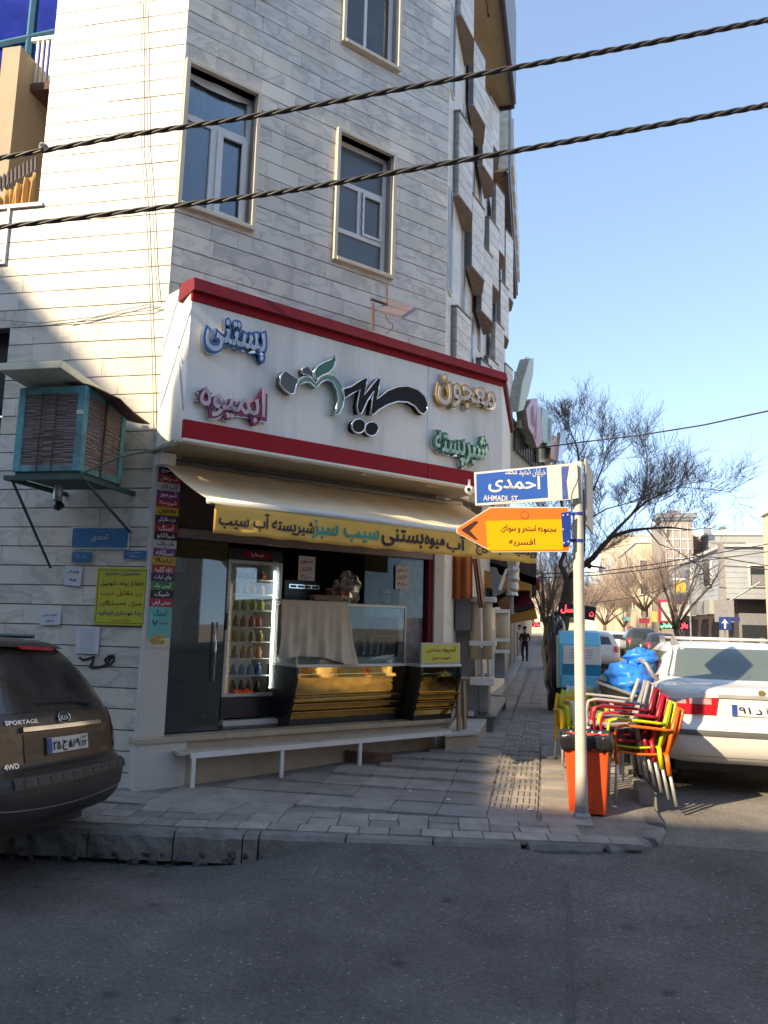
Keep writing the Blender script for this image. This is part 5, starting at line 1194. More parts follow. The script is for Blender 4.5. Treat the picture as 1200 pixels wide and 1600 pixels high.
MB().lathe([(.04, -.02), (.045, .02)], (-.82, 10.68, .98), 12, 'y').build('knob', mat('orange_knob', (.5, .15, .03), .4), gc)
yb2(712, 930, 735, 985, 10.45, .3, mat('mid_grey', (.16, .16, .17), .5), 'upper_panel', gc)
s2 = thing('juice_press_stand', 'second stand farther on with one cream tube in white clamps', 'machine')
for px, r_ in ((787, .10), (779, .05)):
    MB().tube([on_y(px, 952, 12.6), on_y(px, 1020, 12.6)], r_, 12).build('tube', M_TUBE, s2, smooth=True)
for py in (955, 1000, 1018): yb2(773, py - 3, 796, py + 3, 12.48, .2, M_WHITE, 'clamp', s2)
yb2(770, 1020, 788, 1060, 12.7, .3, M_GREYMET, 'body', s2); yb2(765, 985, 772, 1065, 12.4, .1, M_PVC, 'post', s2)
cu1 = thing('orange_curtain', 'burnt orange awning cloth hanging in folds beside the shop', 'curtain')
M_OR = mat('burnt_orange', (0.42, 0.12, 0.03), .85, var=.15)
def cuf(x0, x1, y0, y1, Y, amp, sk=0):
    def f(u_, v_):
        p = on_y(x0 + (x1 - x0) * u_ + sk * v_, y0 + (y1 - y0) * v_, Y); return (p.x, p.y + amp * math.sin(u_ * 15), p.z)
    return f
MB().grid(cuf(706, 738, 868, 936, 10.3, .04), 30, 6).build('cloth', M_OR, cu1, smooth=True, solid=.004)
cu2 = thing('orange_curtain', 'narrow twisted end of orange cloth hanging before the machines', 'curtain')
MB().grid(cuf(738, 748, 872, 950, 10.4, .05, 10), 14, 8).build('cloth', mat('pale_orange', (0.48, 0.24, 0.14), .85, var=.3), cu2, smooth=True, solid=.004)
cu0 = thing('dark_curtain', 'dark brown pleated curtain strip between white post and orange cloth', 'curtain')
MB().grid(cuf(690, 708, 868, 930, 10.5, .05), 24, 4).build('cloth', mat('dark_brown_cloth', (0.05, 0.025, 0.02), .9), cu0, smooth=True, solid=.004)
ds_ = thing('sticker_post', 'pale door jamb with an orange sticker right of the shop front', 'post')
yb2(682, 868, 694, 1005, 9.75, .08, M_PILLAR, 'jamb', ds_); yb2(684, 877, 691, 892, 9.74, .008, mat('orange_sticker', (.5, .16, .05), .5), 'sticker', ds_)
# street shops going away
M_SHUT = mat('shutter_white', (0.42, 0.41, 0.39), .5, var=.1, dirt=.4, scale=5)
row = thing('shop_row', 'row of low shops with pale shutters along the shaded pavement', 'building')
yy = 13.2; n_sh = 0
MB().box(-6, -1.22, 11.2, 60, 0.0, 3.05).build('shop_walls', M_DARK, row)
rnd = random.Random(8)
MB().box(-6, -1.0, 11.3, 24, 3.1, 5.0).build('upper_front', M_MARBLE, row)
while yy < 58:
    wd = rnd.uniform(1.2, 2.6); t_ = MB(); nsl = 18
    o = MB().box(-1.22, -1.12, yy, yy + wd - .25, .15, 2.7).build('shutter', M_SHUT, row)
    sl_ = MB()
    for k in range(nsl): sl_.box(-1.12, -1.095, yy + .02, yy + wd - .27, .17 + k * .138, .17 + k * .138 + .12)
    sl_.build('shutter_slats', M_SHUT, o); MB().box(-1.25, -1.02, yy + wd - .25, yy + wd, .05, 3.1).build('shop_pier', [M_PILLAR, M_STONE, M_GREYMET][n_sh % 3], row)
    yy += wd; n_sh += 1
MB().box(-1.5, -.7, 13, 58, .05, .22).build('shop_step', M_GRAN, row)
for (y0, y1, x1, z0, z1, m_, nm, lab) in ((15.2, 17.2, .0, 2.45, 2.95, mat('crimson_cloth', (.25, .02, .05), .8), 'street_awning', 'dark crimson box awning over the pavement beyond the duct'), (14.2, 15.1, -.15, 2.3, 2.7, mat('ochre_awning', (.45, .22, .04), .8), 'street_awning', 'ochre sloping awning under the crimson one'), (18, 22, -.5, 2.9, 3.3, M_GREYMET, 'street_canopy', 'grey canopy over the far shutters')):
    t = thing(nm, lab, 'awning'); MB().prism([(-1.1, y0, z1), (x1, y0, z0 + .12), (x1, y0, z0), (-1.1, y0, z0 + .05)], (0, y1 - y0, 0)).build('canopy', m_, t)
    MB().box(x1, x1 + .02, y0, y1, z0 - .14, z0 + .12).build('valance', m_, t)
# bits that hang over the pavement: painted directly from where they stand at about 13 to 17 m
ra = thing('red_awning', 'red and ochre folded awning end hanging over the pavement', 'awning')
def poly_y(pts, Y, dep, m_, nm, par, **k):
    return MB().prism([on_y(px, py, Y) for px, py in pts], (0, dep, 0)).build(nm, m_, par, **k)
poly_y([(802, 950), (822, 922), (835, 944), (806, 952)], 14.6, .8, mat('wine_cloth', (.20, .02, .05), .8), 'canopy', ra)
poly_y([(793, 962), (836, 950), (840, 966), (797, 974)], 14.55, .8, mat('ochre_awning', (.45, .22, .04), .8), 'valance', ra)
poly_y([(803, 951), (834, 944), (836, 949), (804, 957)], 14.5, .8, M_BLACK, 'edge', ra)
ra2 = thing('brown_awning', 'brown shaded awning side left of the hanging duct', 'awning'); poly_y([(776, 940), (800, 925), (803, 955), (786, 958)], 14.2, .6, mat('brown_awning', (.20, .09, .03), .8), 'canopy', ra2)
du = thing('metal_duct', 'crumpled foil duct pipe hanging under the street canopy', 'duct')
P_ = [on_y(802, 862, 13.2), on_y(802, 900, 13.2), on_y(800, 930, 13.2)]
MB().tube([P_[0].lerp(P_[1], k / 8) for k in range(9)] + [P_[1].lerp(P_[2], k / 6) for k in range(1, 7)], [.10 + .012 * math.sin(k * 2.3) for k in range(15)], 12).build('duct', mat('foil', (.45, .44, .42), .35, .8, var=.4, scale=14, bump=1.0, bscale=20), du)
MB().tube([on_y(800, 930, 13.2), on_y(799, 960, 13.2)], .03, 8).build('outlet', M_GREYMET, du)
bxs = thing('roller_box', 'pale tilted roller arm under the dark canopy', 'awning arm'); poly_y([(778, 920), (790, 888), (793, 890), (783, 923)], 12.9, .06, M_WHITE, 'arm', bxs)
poly_y([(765, 886), (775, 886), (790, 924), (770, 934)], 13.3, .1, M_GREYMET, 'box', bxs)
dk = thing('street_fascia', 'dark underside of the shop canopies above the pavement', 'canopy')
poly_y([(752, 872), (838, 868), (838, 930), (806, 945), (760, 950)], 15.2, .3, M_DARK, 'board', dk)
wv = thing('pale_wall_end', 'pale wall end beyond the canopies beside the sky', 'wall')
MB().box(-1.2, -.35, 18.5, 30, 3.05, 4.2).build('wall', M_STONE, wv)

# neighbour sign with tall plastic letters
nsg = thing('neighbour_sign', 'slatted steel sign of the next shop with tall pastel letters seen edge on', 'sign')
NA, NB = Vector((-.42, 11.35, 0)), Vector((.28, 14.6, 0)); ndir = (NB - NA).normalized(); nnr = Vector((ndir.y, -ndir.x, 0))
def onn(px, py, off=0): return on_pl(px, py, NA + nnr * off, nnr)
def nquad(pts, m_, nm, dep=.10, off=0.0, par=None): return MB().prism([onn(px, py, off) for px, py in pts], -nnr * dep).build(nm, m_, par or nsg)
M_SLGRN = mat('letter_side_grey', (.40, .42, .36), .3, .3, var=.4, scale=9)
nquad([(776, 656), (797, 657), (853, 727), (853, 760), (776, 760)], mat('sign_back_grey', (.30, .31, .28), .5, var=.15), 'board', .05)
nquad([(797, 654), (801, 652), (862, 728), (853, 728)], mat('dark_green_rail', (.02, .05, .04), .4), 'rail', .08, .04)
for k in range(19):
    px = 806 + k * 2.6; y0 = 664 + (px - 801) * 1.32; nquad([(px, y0), (px + 1.1, y0 + 1.4), (px + 1.1, y0 + 34 - k), (px, y0 + 33 - k)], M_BLACK, 'slat', .03, .045)
sv = []
for k in range(9): nquad([(777 - k * .7, 660 + k * 9), (790 - k * .5, 660 + k * 9), (789 - k * .5, 666 + k * 9), (776 - k * .7, 666 + k * 9)], mat(['chrome', 'gold_band', 'dim_band'][0 if k % 3 == 0 else 1 if k in (4, 5) else 2], (.5, .5, .5) if k % 3 == 0 else (.5, .32, .12) if k in (4, 5) else (.16, .15, .15), .2, .8), 'mirror_band', .04, .03)
M_LG = mat('plastic_pale_green', (.42, .46, .34), .35, var=.1); M_LP = mat('plastic_pink', (.45, .25, .33), .35, var=.1); M_LT = mat('plastic_turquoise', (.25, .47, .47), .35, var=.1); M_LO = mat('plastic_peach', (.50, .30, .26), .4, var=.2)
def nlet(pts, m_, nm='letter', dep=.16):
    o = nquad(pts, m_, nm, .02, .20); c = [(px - 5 - 2, py + 1) for px, py in pts]
    nquad(pts, M_SLGRN, 'letter_side', dep, .175, par=nsg); return o
nlet([(828, 560), (834, 560), (833, 585), (826, 615), (818, 640), (810, 643), (816, 600)], M_LG)
nquad([(806, 580), (812, 584), (824, 558), (829, 557), (822, 600), (812, 643), (806, 640)], M_CHROME, 'letter_side', .03, .05)
for k in range(7): nquad([(812 + k * 1.9, 628 - k * 9), (822 + k * 1.3, 628 - k * 9), (823 + k * 1.3, 624 - k * 9), (813 + k * 1.9, 624 - k * 9)], M_GREYMET, 'ridge', .02, .08)
nlet([(822, 640), (830, 625), (840, 622), (838, 690), (826, 668)], M_LP); nlet([(838, 640), (845, 636), (848, 690), (839, 700), (833, 680)], M_LP); nlet([(828, 640), (834, 632), (836, 670), (829, 662)], M_LP)
nlet([(847, 642), (854, 642), (861, 655), (860, 690), (850, 692), (846, 680)], M_LT); nlet([(856, 655), (862, 654), (862, 700), (855, 698)], M_LT)
nlet([(862, 690), (868, 680), (878, 700), (874, 722), (860, 716)], M_LO)
nquad([(876, 676), (884, 672), (884, 690), (877, 722), (872, 720)], M_CHROME, 'letter_side', .06, .25)
for (x0, y0, x1, y1) in ((812, 655, 832, 668), (830, 682, 850, 700), (842, 700, 862, 722)): nquad([(x0, y0), (x1, y0), (x1, y1), (x0, y1)], M_SLGRN, 'mount_block', .05, .10)
# ================================================================== STREET FURNITURE AT THE CORNER
def place_z(px, py, z=None):
    p = on_z(px, py, .14)
    for _ in range(4): p = on_z(px, py, gz(p.x, p.y))
    return p
pole = thing('sign_pole', 'chipped white steel pole at the corner carrying the street signs', 'pole', (.34, 6.80, gz(.34, 6.8)))
pt = on_pl(902, 722, (.34, 6.80, 0), (-.2, .98, 0)); pz = pt.z - gz(.34, 6.8)
lean = Vector((pt.x - .34, pt.y - 6.80, 0))
M_POLE = mat('pole_white', (0.60, 0.57, 0.50), .5, var=.05, dirt=.55, dcol=(.33, .25, .17), scale=11)
MB().tube([(0, 0, 0)] + [(lean.x * k / 8, lean.y * k / 8, pz * k / 8) for k in range(1, 9)], [.054, .047] + [.045] * 6 + [.044], 18).build('post', M_POLE, pole, smooth=True)
MB().lathe([(.075, 0), (.07, .03), (.056, .05), (.054, .10)], (0, 0, 0), 14).build('foot', M_GREYMET, pole)
SN = Vector((-.2, .98, 0)).normalized(); SX = Vector((.98, .2, 0)).normalized()
SP = Vector((.3, 6.73, 0))
def osn(px, py, off=0): return on_pl(px, py, SP - SN * off, SN)
M_SBLUE = mat('street_blue', (0.035, 0.13, 0.50), .35, var=.08); M_SORG = mat('sign_orange', (0.85, 0.19, 0.03), .4, var=.05); M_SYEL = mat('sign_yellow', (0.88, 0.44, 0.01), .4, var=.04)
def spoly(pts, m_, nm, par, off=0.0, dep=.004, **k): return MB().prism([osn(px, py, off) for px, py in pts], SN * dep).build(nm, m_, par, **k)
nsn = thing('street_name_sign', 'blue street name sign with white Persian and Latin lettering on the corner pole', 'street sign')
spoly([(741, 738), (880, 725), (902, 723), (904, 778), (889, 781), (743, 790)], M_WHITE, 'plate', nsn, .02, .02)
b_ = spoly([(744, 741), (854, 730), (856, 777), (745, 786)], M_SBLUE, 'blue_field', nsn, .0225, .002)
spoly([(877, 729), (889, 728), (885, 752), (888, 779), (879, 780)], mat('worn_blue', (.08, .12, .38), .5, var=.5, scale=40), 'worn_patch', nsn, .0225, .002)
def stext(t, x0, ym, x1, yb_, yt, m_, par, off, bold=.01, **k):
    a_, b2 = osn(x0, ym, off), osn(x1, ym, off); hb, ht = osn((x0 + x1) / 2, yb_, off).z, osn((x0 + x1) / 2, yt, off).z
    wd = (b2 - a_).length; d_ = Vector((b2.x - a_.x, b2.y - a_.y, 0)).normalized(); tilt = -.006
    return text(t, m_, par, (a_.x, a_.y, hb), d_, FU, wd, ht - hb, .001, bold, **k)
stext('خیابان شهید محمد', 789, 738, 853, 745, 731, M_WHITEINK, b_, .0235); stext('احمدی', 763, 760, 844, 770, 742, M_WHITEINK, b_, .0235, .02)
stext('AHMADI  ST.', 755, 779, 811, 783, 774, M_WHITEINK, b_, .0235, .015)
ors = thing('direction_sign', 'orange and yellow arrow shaped direction sign pointing left on the corner pole', 'direction sign')
out_ = [(713, 829), (714, 825), (766, 792), (888, 792), (890, 862), (770, 863), (714, 833)]
spoly(out_, M_WHITE, 'plate', ors, .02, .02)
cx_, cy_ = 805, 828
b_ = spoly([(cx_ + (x - cx_) * .985, cy_ + (y - cy_) * .955) for x, y in out_], M_SORG, 'orange_field', ors, .0225, .002)
spoly([(759, 814), (880, 811), (880, 859), (762, 860)], M_SYEL, 'yellow_field', ors, .0245, .002)
spoly([(720, 828), (742, 814), (748, 815), (734, 829), (748, 844), (742, 843)], mat('arrow_brown', (.06, .02, .02), .5), 'arrow_head', ors, .0245, .002)
for k in range(8):
    a_ = k * math.pi / 4; spoly([(820 + 5 * math.cos(a_) + 2.4 * math.cos(t * math.pi / 4), 805 + 5 * math.sin(a_) + 2.4 * math.sin(t * math.pi / 4)) for t in range(8)], mat('emblem_ring', (.45, .12, .02), .5), 'emblem_petal', ors, .0235 + k * .0001, .0005) if k % 1 == 0 else None
spoly([(820 + 5 * math.cos(t * math.pi / 6), 805 + 5 * math.sin(t * math.pi / 6)) for t in range(12)], M_SORG, 'emblem_core', ors, .0250, .0005)
stext('مجموعه استخر و سونای', 783, 828, 869, 833, 820, mat('sign_ink', (.05, .02, .02), .6), ors, .0258, .005); stext('افسریه', 795, 848, 836, 854, 841, mat('sign_ink', (.05, .02, .02), .6), ors, .0258, .005)
bk = thing('sign_bracket', 'blue bolted bracket holding the orange arrow sign to the pole', 'bracket')
M_BRK = mat('bracket_blue', (.015, .05, .30), .4)
spoly([(877, 801), (892, 799), (891, 850), (880, 853)], M_BRK, 'plate', bk, .034, .01)
for (x, y) in ((880, 805), (887, 804), (880, 827), (881, 848), (888, 846)): spoly([(x - 1, y - 1), (x + 1, y - 1), (x + 1, y + 1), (x - 1, y + 1)], M_WHITEINK, 'bolt', bk, .037, .003)
for py in (803, 845):
    c_ = on_pl(903, py, (.34, 6.8, 0), SN); MB().lathe([(.051, -.012), (.051, .012)], c_, 18).build('band', M_BRK, bk)
    MB().obox(c_ - SX * .06 + Vector((0, 0, 0)), (.10, .012, .02), (0, 0, .2)).build('tab', M_BRK, bk)
es_ = thing('side_sign', 'street sign plate seen edge on at the top of the corner pole', 'street sign', (.39, 6.84, 0))
a_ = on_pl(904, 716, (.39, 6.8, 0), (0, 1, 0)); 
e1_, e2_ = Vector((.012, -.02, 3.11)), Vector((.05, .55, 3.11)); zc = on_pl(904, 820, (.39, 6.8, 0), (0, 1, 0)).z
MB().hexa([(.0, -.03, zc), (.02, -.03, zc), (.115, .62, zc), (.095, .62, zc), (.0, -.03, a_.z), (.02, -.03, a_.z), (.115, .62, a_.z), (.095, .62, a_.z)]).build('plate', mat('plate_back', (.42, .42, .38), .5, .2, var=.1, dirt=.3), es_, bevel=.003)
pw = thing('pole_wire', 'thin wire curling down the top of the corner pole', 'wire')
MB().tube([osn(px, py, .10) for px, py in ((902, 727), (905, 740), (901, 755), (894, 770), (892, 785), (893, 800))], .004, 5).build('wire', M_BLACK, pw)

# ---- orange bin with black liner
M_BIN = mat('bin_orange', (0.72, 0.085, 0.02), .4, var=.06, dirt=.15, dcol=(.3, .08, .04), scale=8)
bx, by = .405, 7.08
ob = thing('litter_bin', 'tall tapering orange plastic bin with a black liner behind the sign pole', 'bin', (bx, by, gz(bx, by)), -.08)
def rrect(hx, hy, r_, n_=4):
    pts = []
    for cx, cy, a0 in ((hx - r_, hy - r_, 0), (-hx + r_, hy - r_, 90), (-hx + r_, -hy + r_, 180), (hx - r_, -hy + r_, 270)):
        for k in range(n_ + 1):
            a_ = R(a0 + 90 * k / n_); pts.append((cx + r_ * math.cos(a_), cy + r_ * math.sin(a_)))
    return pts
def shell(mb, levels):
    vs = []; n_ = None
    for (z, hx, hy, r_) in levels:
        p = rrect(hx, hy, r_); n_ = len(p); vs += [(x, y, z) for x, y in p]
    fs = [(i * n_ + j, i * n_ + (j + 1) % n_, (i + 1) * n_ + (j + 1) % n_, (i + 1) * n_ + j) for i in range(len(levels) - 1) for j in range(n_)]
    fs += [tuple(range(n_))[::-1], tuple((len(levels) - 1) * n_ + j for j in range(n_))]
    return mb.add(vs, fs)
shell(MB(), [(0, .148, .13, .02), (.02, .150, .132, .02), (.30, .168, .15, .02), (.57, .187, .165, .02), (.60, .195, .172, .02), (.62, .195, .172, .02)]).build('body', M_BIN, ob, smooth=False, bevel=.004)
MB().box(-.045, .045, -.146, -.13, .04, .56).build('rib', M_BIN, ob, bevel=.01)
M_BAG = mat('bin_liner', (0.018, 0.018, 0.020), .22, var=.2, spec=.8, bump=.6, bscale=25)
lv = MB(); nj = 72
rr_ = random.Random(3); ph = [rr_.uniform(-1, 1) for _ in range(nj)]
vs = []
for i, (z, sc) in enumerate(((.515, 1.03), (.54, 1.05), (.58, 1.07), (.62, 1.07), (.645, 1.03), (.64, .96), (.60, .90), (.5, .85))):
    for j in range(nj):
        a_ = 2 * math.pi * j / nj; c_, s_ = math.cos(a_), math.sin(a_); q_ = max(abs(c_) / .20, abs(s_) / .178); r_ = sc / q_
        w_ = .006 * ph[j] + .005 * math.sin(j * 1.7 + i); vs.append((c_ * r_ + c_ * w_, s_ * r_ + s_ * w_, z + (.03 * ph[(j + i) % nj] if i == 0 else .012 * ph[(j * 3) % nj])))
lv.v = vs; lv.f = [(i * nj + j, i * nj + (j + 1) % nj, (i + 1) * nj + (j + 1) % nj, (i + 1) * nj + j) for i in range(7) for j in range(nj)]
lv.build('liner', M_BAG, ob, smooth=True, solid=.003)

# ---- stacked plastic armchairs
M_LEG = mat('chair_leg', (0.50, 0.50, 0.49), .35, .4, var=.06)
CC = {'orange': (0.75, 0.14, 0.015), 'lime': (0.45, 0.56, 0.02), 'crimson': (0.42, 0.01, 0.03), 'dark red': (0.22, 0.008, 0.02), 'pale grey': (0.36, 0.35, 0.35), 'yellow': (0.75, 0.43, 0.01), 'white': (0.58, 0.58, 0.54), 'red': (0.55, 0.02, 0.03)}
PROTO = None
def make_chair():
    t = thing('plastic_armchair', 'x', 'chair')
    m_ = mat('chair_orange', CC['orange'], .38, var=.04)
    # faces -X, origin under the seat centre, seat .44 high
    def seat(u_, v_): return (-.22 + .42 * u_, -.20 + .40 * v_, .44 - .02 * math.sin(u_ * math.pi) - .012 * math.sin(v_ * math.pi) + (.02 if u_ < .1 else 0) * -1)
    MB().grid(seat, 10, 8).build('seat', m_, t, smooth=True, solid=.018)
    def back(u_, v_): return (.18 + .12 * v_ + .03 * math.sin(v_ * 2.4) - .04 * math.cos((u_ - .5) * 2.6) + .04, (-.215 + .43 * u_) * (1 - .12 * v_), .44 + .40 * v_ - .02 * (2 * u_ - 1) ** 2 * v_)
    MB().grid(back, 10, 8).build('backrest', m_, t, smooth=True, solid=.018)
    for s_ in (-1, 1):
        pts = [(-.235, s_ * .235, .43), (-.25, s_ * .24, .55), (-.235, s_ * .245, .645), (-.17, s_ * .25, .665), (.05, s_ * .25, .655), (.24, s_ * .235, .64)]
        mb = MB()
        for a_, b2 in zip(pts[:-1], pts[1:]):
            pass
        mb.grid(lambda u_, v_: (lambda q: (q[0] + (.0 if u_ > .5 else -.012 * (v_ - .5)), q[1] + s_ * .05 * (v_ - .5), q[2]))([pts[min(4, int(u_ * 5))][c] * (1 - (u_ * 5 - min(4, int(u_ * 5)))) + pts[min(4, int(u_ * 5)) + 1][c] * (u_ * 5 - min(4, int(u_ * 5))) for c in range(3)]), 15, 2).build('armrest', m_, t, smooth=True, solid=.022)
        MB().tube([(.19, s_ * .22, .40), (.24, s_ * .228, .64), (.30, s_ * .19, .84)], [.018, .02, .016], 8).build('back_post', m_, t, smooth=True)
        MB().tube([(-.235, s_ * .235, .44), (-.23, s_ * .235, .34)], .021, 8).build('leg_socket', m_, t, smooth=True); MB().tube([(.19, s_ * .225, .44), (.215, s_ * .228, .26)], .021, 8).build('leg_socket', m_, t, smooth=True)
        MB().tube([(-.23, s_ * .235, .36), (-.245, s_ * .24, 0.01)], .0145, 8).build('leg', M_LEG, t, smooth=True)
        MB().tube([(.215, s_ * .228, .28), (.27, s_ * .235, 0.01)], .0145, 8).build('leg', M_LEG, t, smooth=True)
    return t
def recol(t, col):
    m_ = mat('chair_' + col.replace(' ', '_'), CC[col], .38, var=.04)
    for c_ in t.children:
        if c_.name.split('.')[0] != 'leg':
            c_.data = c_.data.copy(); c_.data.materials.clear(); c_.data.materials.append(m_)
proto = make_chair()
def chair(first, x, y, z, rz_, ry, label, col, grp):
    o = proto if first else copy_tree(proto)
    o.location = (x, y, z); o.rotation_euler = (0, ry, rz_); o['label'] = label; o['group'] = grp
    recol(o, col); return o
G1 = 'armchairs stacked at the kerb beside the white saloon'
for k, (col, lab) in enumerate((('orange', 'orange plastic armchair at the bottom of the leaning stack by the white saloon'), ('lime', 'lime green plastic armchair second from the bottom of the leaning stack'), ('crimson', 'crimson plastic armchair just above the lime one in the leaning stack'), ('dark red', 'dark red plastic armchair fourth up in the leaning stack'), ('pale grey', 'pale grey armchair on top of the leaning stack'))):
    chair(k == 0, .865 - k * .058, 7.52 + k * .022, gz(.9, 7.5) + .01 + k * .052 - (.05 if False else 0), .10, .02, lab, col, G1)
G2 = 'armchairs stacked behind the orange bin'
for k, (col, lab) in enumerate((('yellow', 'yellow plastic armchair half hidden behind the orange bin'), ('lime', 'lime armchair with its back edge showing behind the pole'), ('white', 'white armchair in the stack behind the sign pole'))):
    chair(False, .40 + k * .06, 8.75 + k * .05, gz(.4, 8.7) + .01 + k * .042, 1.75, .0, lab, col, G2).scale = (.84, .84, .84)
wt = thing('small_table', 'small grey topped table edge between the two chair stacks', 'table', (.66, 8.3, gz(.6, 8.3)))
MB().box(-.17, .17, -.2, .2, .58, .61).build('tabletop', M_GREYMET, wt, bevel=.006)
for x_ in (-.15, .13):
    for y_ in (-.18, .16): MB().box(x_, x_ + .02, y_, y_ + .02, 0, .58).build('leg', M_LEG, wt)

# ---- motorcycle under blue tarpaulin
mc = thing('motorcycle', 'parked motorcycle bundled under a bright blue tarpaulin with a black crate', 'motorcycle', (.98, 9.05, .1))
M_BT = mat('bright_tarp', (0.015, 0.20, 0.72), .4, var=.15, scale=5, bump=1.0, bscale=9)
tb = MB()
def lump(c, r, sc, seed, n_=56, cr=.20):
    rnd = random.Random(seed); k1, k2, k3 = rnd.uniform(2, 4), rnd.uniform(3, 6), rnd.uniform(0, 6)
    m_ = MB(); hh_ = n_ // 2
    for i in range(hh_ + 1):
        th = math.pi * i / hh_
        for j in range(n_):
            p_ = 2 * math.pi * j / n_; d_ = 1 + .09 * math.sin(k1 * p_ + 3 * th + k3) + .07 * math.sin(k2 * th * 2 + 2 * p_)
            q_ = Vector((math.sin(th) * math.cos(p_), math.sin(th) * math.sin(p_), math.cos(th)))
            d_ += cr * (.35 - abs(mnoise.noise(q_ * 2.1 + Vector((seed, 0, 0))))) + cr * .6 * (.3 - abs(mnoise.noise(q_ * 5.3 + Vector((0, seed, 0)))))
            m_.v.append((c[0] + r * sc[0] * d_ * math.sin(th) * math.cos(p_), c[1] + r * sc[1] * d_ * math.sin(th) * math.sin(p_), c[2] + r * sc[2] * d_ * math.cos(th)))
    m_.f = [(i * n_ + j, (i + 1) * n_ + j, (i + 1) * n_ + (j + 1) % n_, i * n_ + (j + 1) % n_) for i in range(hh_) for j in range(n_)]
    return m_
tp_ = MB()
for l_ in (lump((-.02, 0, 1.00), .27, (.85, 1.3, .72), 1), lump((.08, -.05, .90), .22, (.75, 1.0, 1.1), 7), lump((.13, .1, 1.25), .16, (1.0, 1.1, .62), 3)):
    b0 = len(tp_.v); tp_.v += l_.v; tp_.f += [tuple(b0 + i for i in f) for f in l_.f]
tp_.build('tarpaulin', M_BT, mc, smooth=True)
MB().hexa([(-.30, -.3, .78), (.0, -.34, .66), (.02, .1, .66), (-.28, .1, .78), (-.36, -.34, .98), (.0, -.38, .86), (.02, .12, .86), (-.34, .12, .98)]).build('crate', M_BLACK, mc, bevel=.01)
MB().tube([(-.37, -.36, .99), (.01, -.40, .87), (.03, .13, .87), (-.35, .13, .99)], .018, 6, closed=True).build('crate_rim', M_GREYMET, mc)
MB().box(.03, .11, -.32, -.31, .70, .80).build('tag', mat('hi_vis', (.55, .62, .03), .5), mc)
MB().tube([(.08, -.2, 1.23), (.14, -.28, 1.20), (.20, -.30, 1.08), (.26, -.30, 1.02)], [.02, .025, .025, .02], 8).build('handlebar_grip', M_GREYMET, mc, smooth=True)
for y_ in (-.35, .75):
    whl = MB(); 
    for k in range(1): whl.tube([(0.0, y_ + .27 * math.cos(a_ * math.pi / 12), .28 + .27 * math.sin(a_ * math.pi / 12)) for a_ in range(24)], .045, 8, closed=True)
    wo = whl.build('wheel', M_RUBBER, mc, smooth=True); MB().lathe([(.05, -.05), (.22, -.01), (.22, .01), (.05, .05)], (0, y_, .28), 14, 'x').build('hub', M_STEEL, wo)
MB().tube([(0, -.35, .28), (0, -.1, .62), (0, .45, .68), (0, .72, .32)], .035, 7).tube([(0, -.1, .62), (0, .1, .3), (0, .45, .68)], .04, 7).blob((0, .12, .42), .15, 10, .3).build('frame', M_BLACK, mc)

# ---- blue charity bin, black sheeted stall, LED sign
M_CY = mat('cyan_paint', (0.12, 0.55, 0.76), .35, var=.06, dirt=.1)
bb_ = thing('blue_collection_bin', 'sky blue collection bin with a white label panel beside the pavement', 'collection bin', (.645, 13.0, gz(.6, 13)))
MB().prism([(-.33, 0, .45), (-.33, .55, .45), (-.33, .55, 1.30), (-.33, .40, 1.36), (-.33, .16, 1.33), (-.33, .02, 1.15)], (.66, 0, 0)).build('body', M_CY, bb_, bevel=.02)
MB().box(-.26, .32, -.012, .02, .83, 1.12).build('label_panel', M_WHITE, bb_); MB().box(-.27, .33, -.02, .02, .66, .82).build('darker_band', mat('cyan_dark', (0.01, 0.22, 0.38), .35), bb_); MB().box(-.29, .335, -.06, .02, .46, .655).build('lower_flap', M_CY, bb_, bevel=.01)
for k in range(4): MB().box(-.16, .2, -.0135, -.012, .93 + k * .04, .94 + k * .04).build('print_line', M_GREYMET, bb_)
MB().box(-.36, -.332, .0, .55, .45, 1.28).build('cream_side', M_YEL if False else mat('cream_side', (.5, .5, .3), .5), bb_); MB().box(-.25, .30, .05, .5, 0.03, .45).build('base', M_BLACK, bb_)
bs = thing('sheeted_stall', 'stall wrapped in shiny black plastic sheeting left of the blue bin', 'stall', (.27, 13.9, gz(.2, 13.9)))
lump((0, 0, .85), .6, (.33, .8, 1.3), 21, 56).build('sheeting', M_BAG, bs, smooth=True)
MB().box(-.1, .15, -.2, .3, 0, .3).build('base', M_BLACK, bs)
ld = thing('led_sign', 'small black box sign with glowing red word hanging on the street tree', 'sign', (.62, 13.6, 1.92), rot=(0, R(8), 0))
MB().box(-.30, .32, 0, .12, -.09, .14).build('box', M_BLACK, ld, bevel=.01); text('عسل', mat('red_led', (1, .05, .05), emit=(1, .03, .05), estr=2.5), ld, (-.25, -.004, -.05), FX, FU, .26, .15, .002, .02); text('ت', MATS['red_led'], ld, (.22, -.004, -.03), FX, FU, .07, .08, .002, .01)
MB().box(.0, .02, .0, .02, .14, .5).build('hanger', M_BLACK, ld)

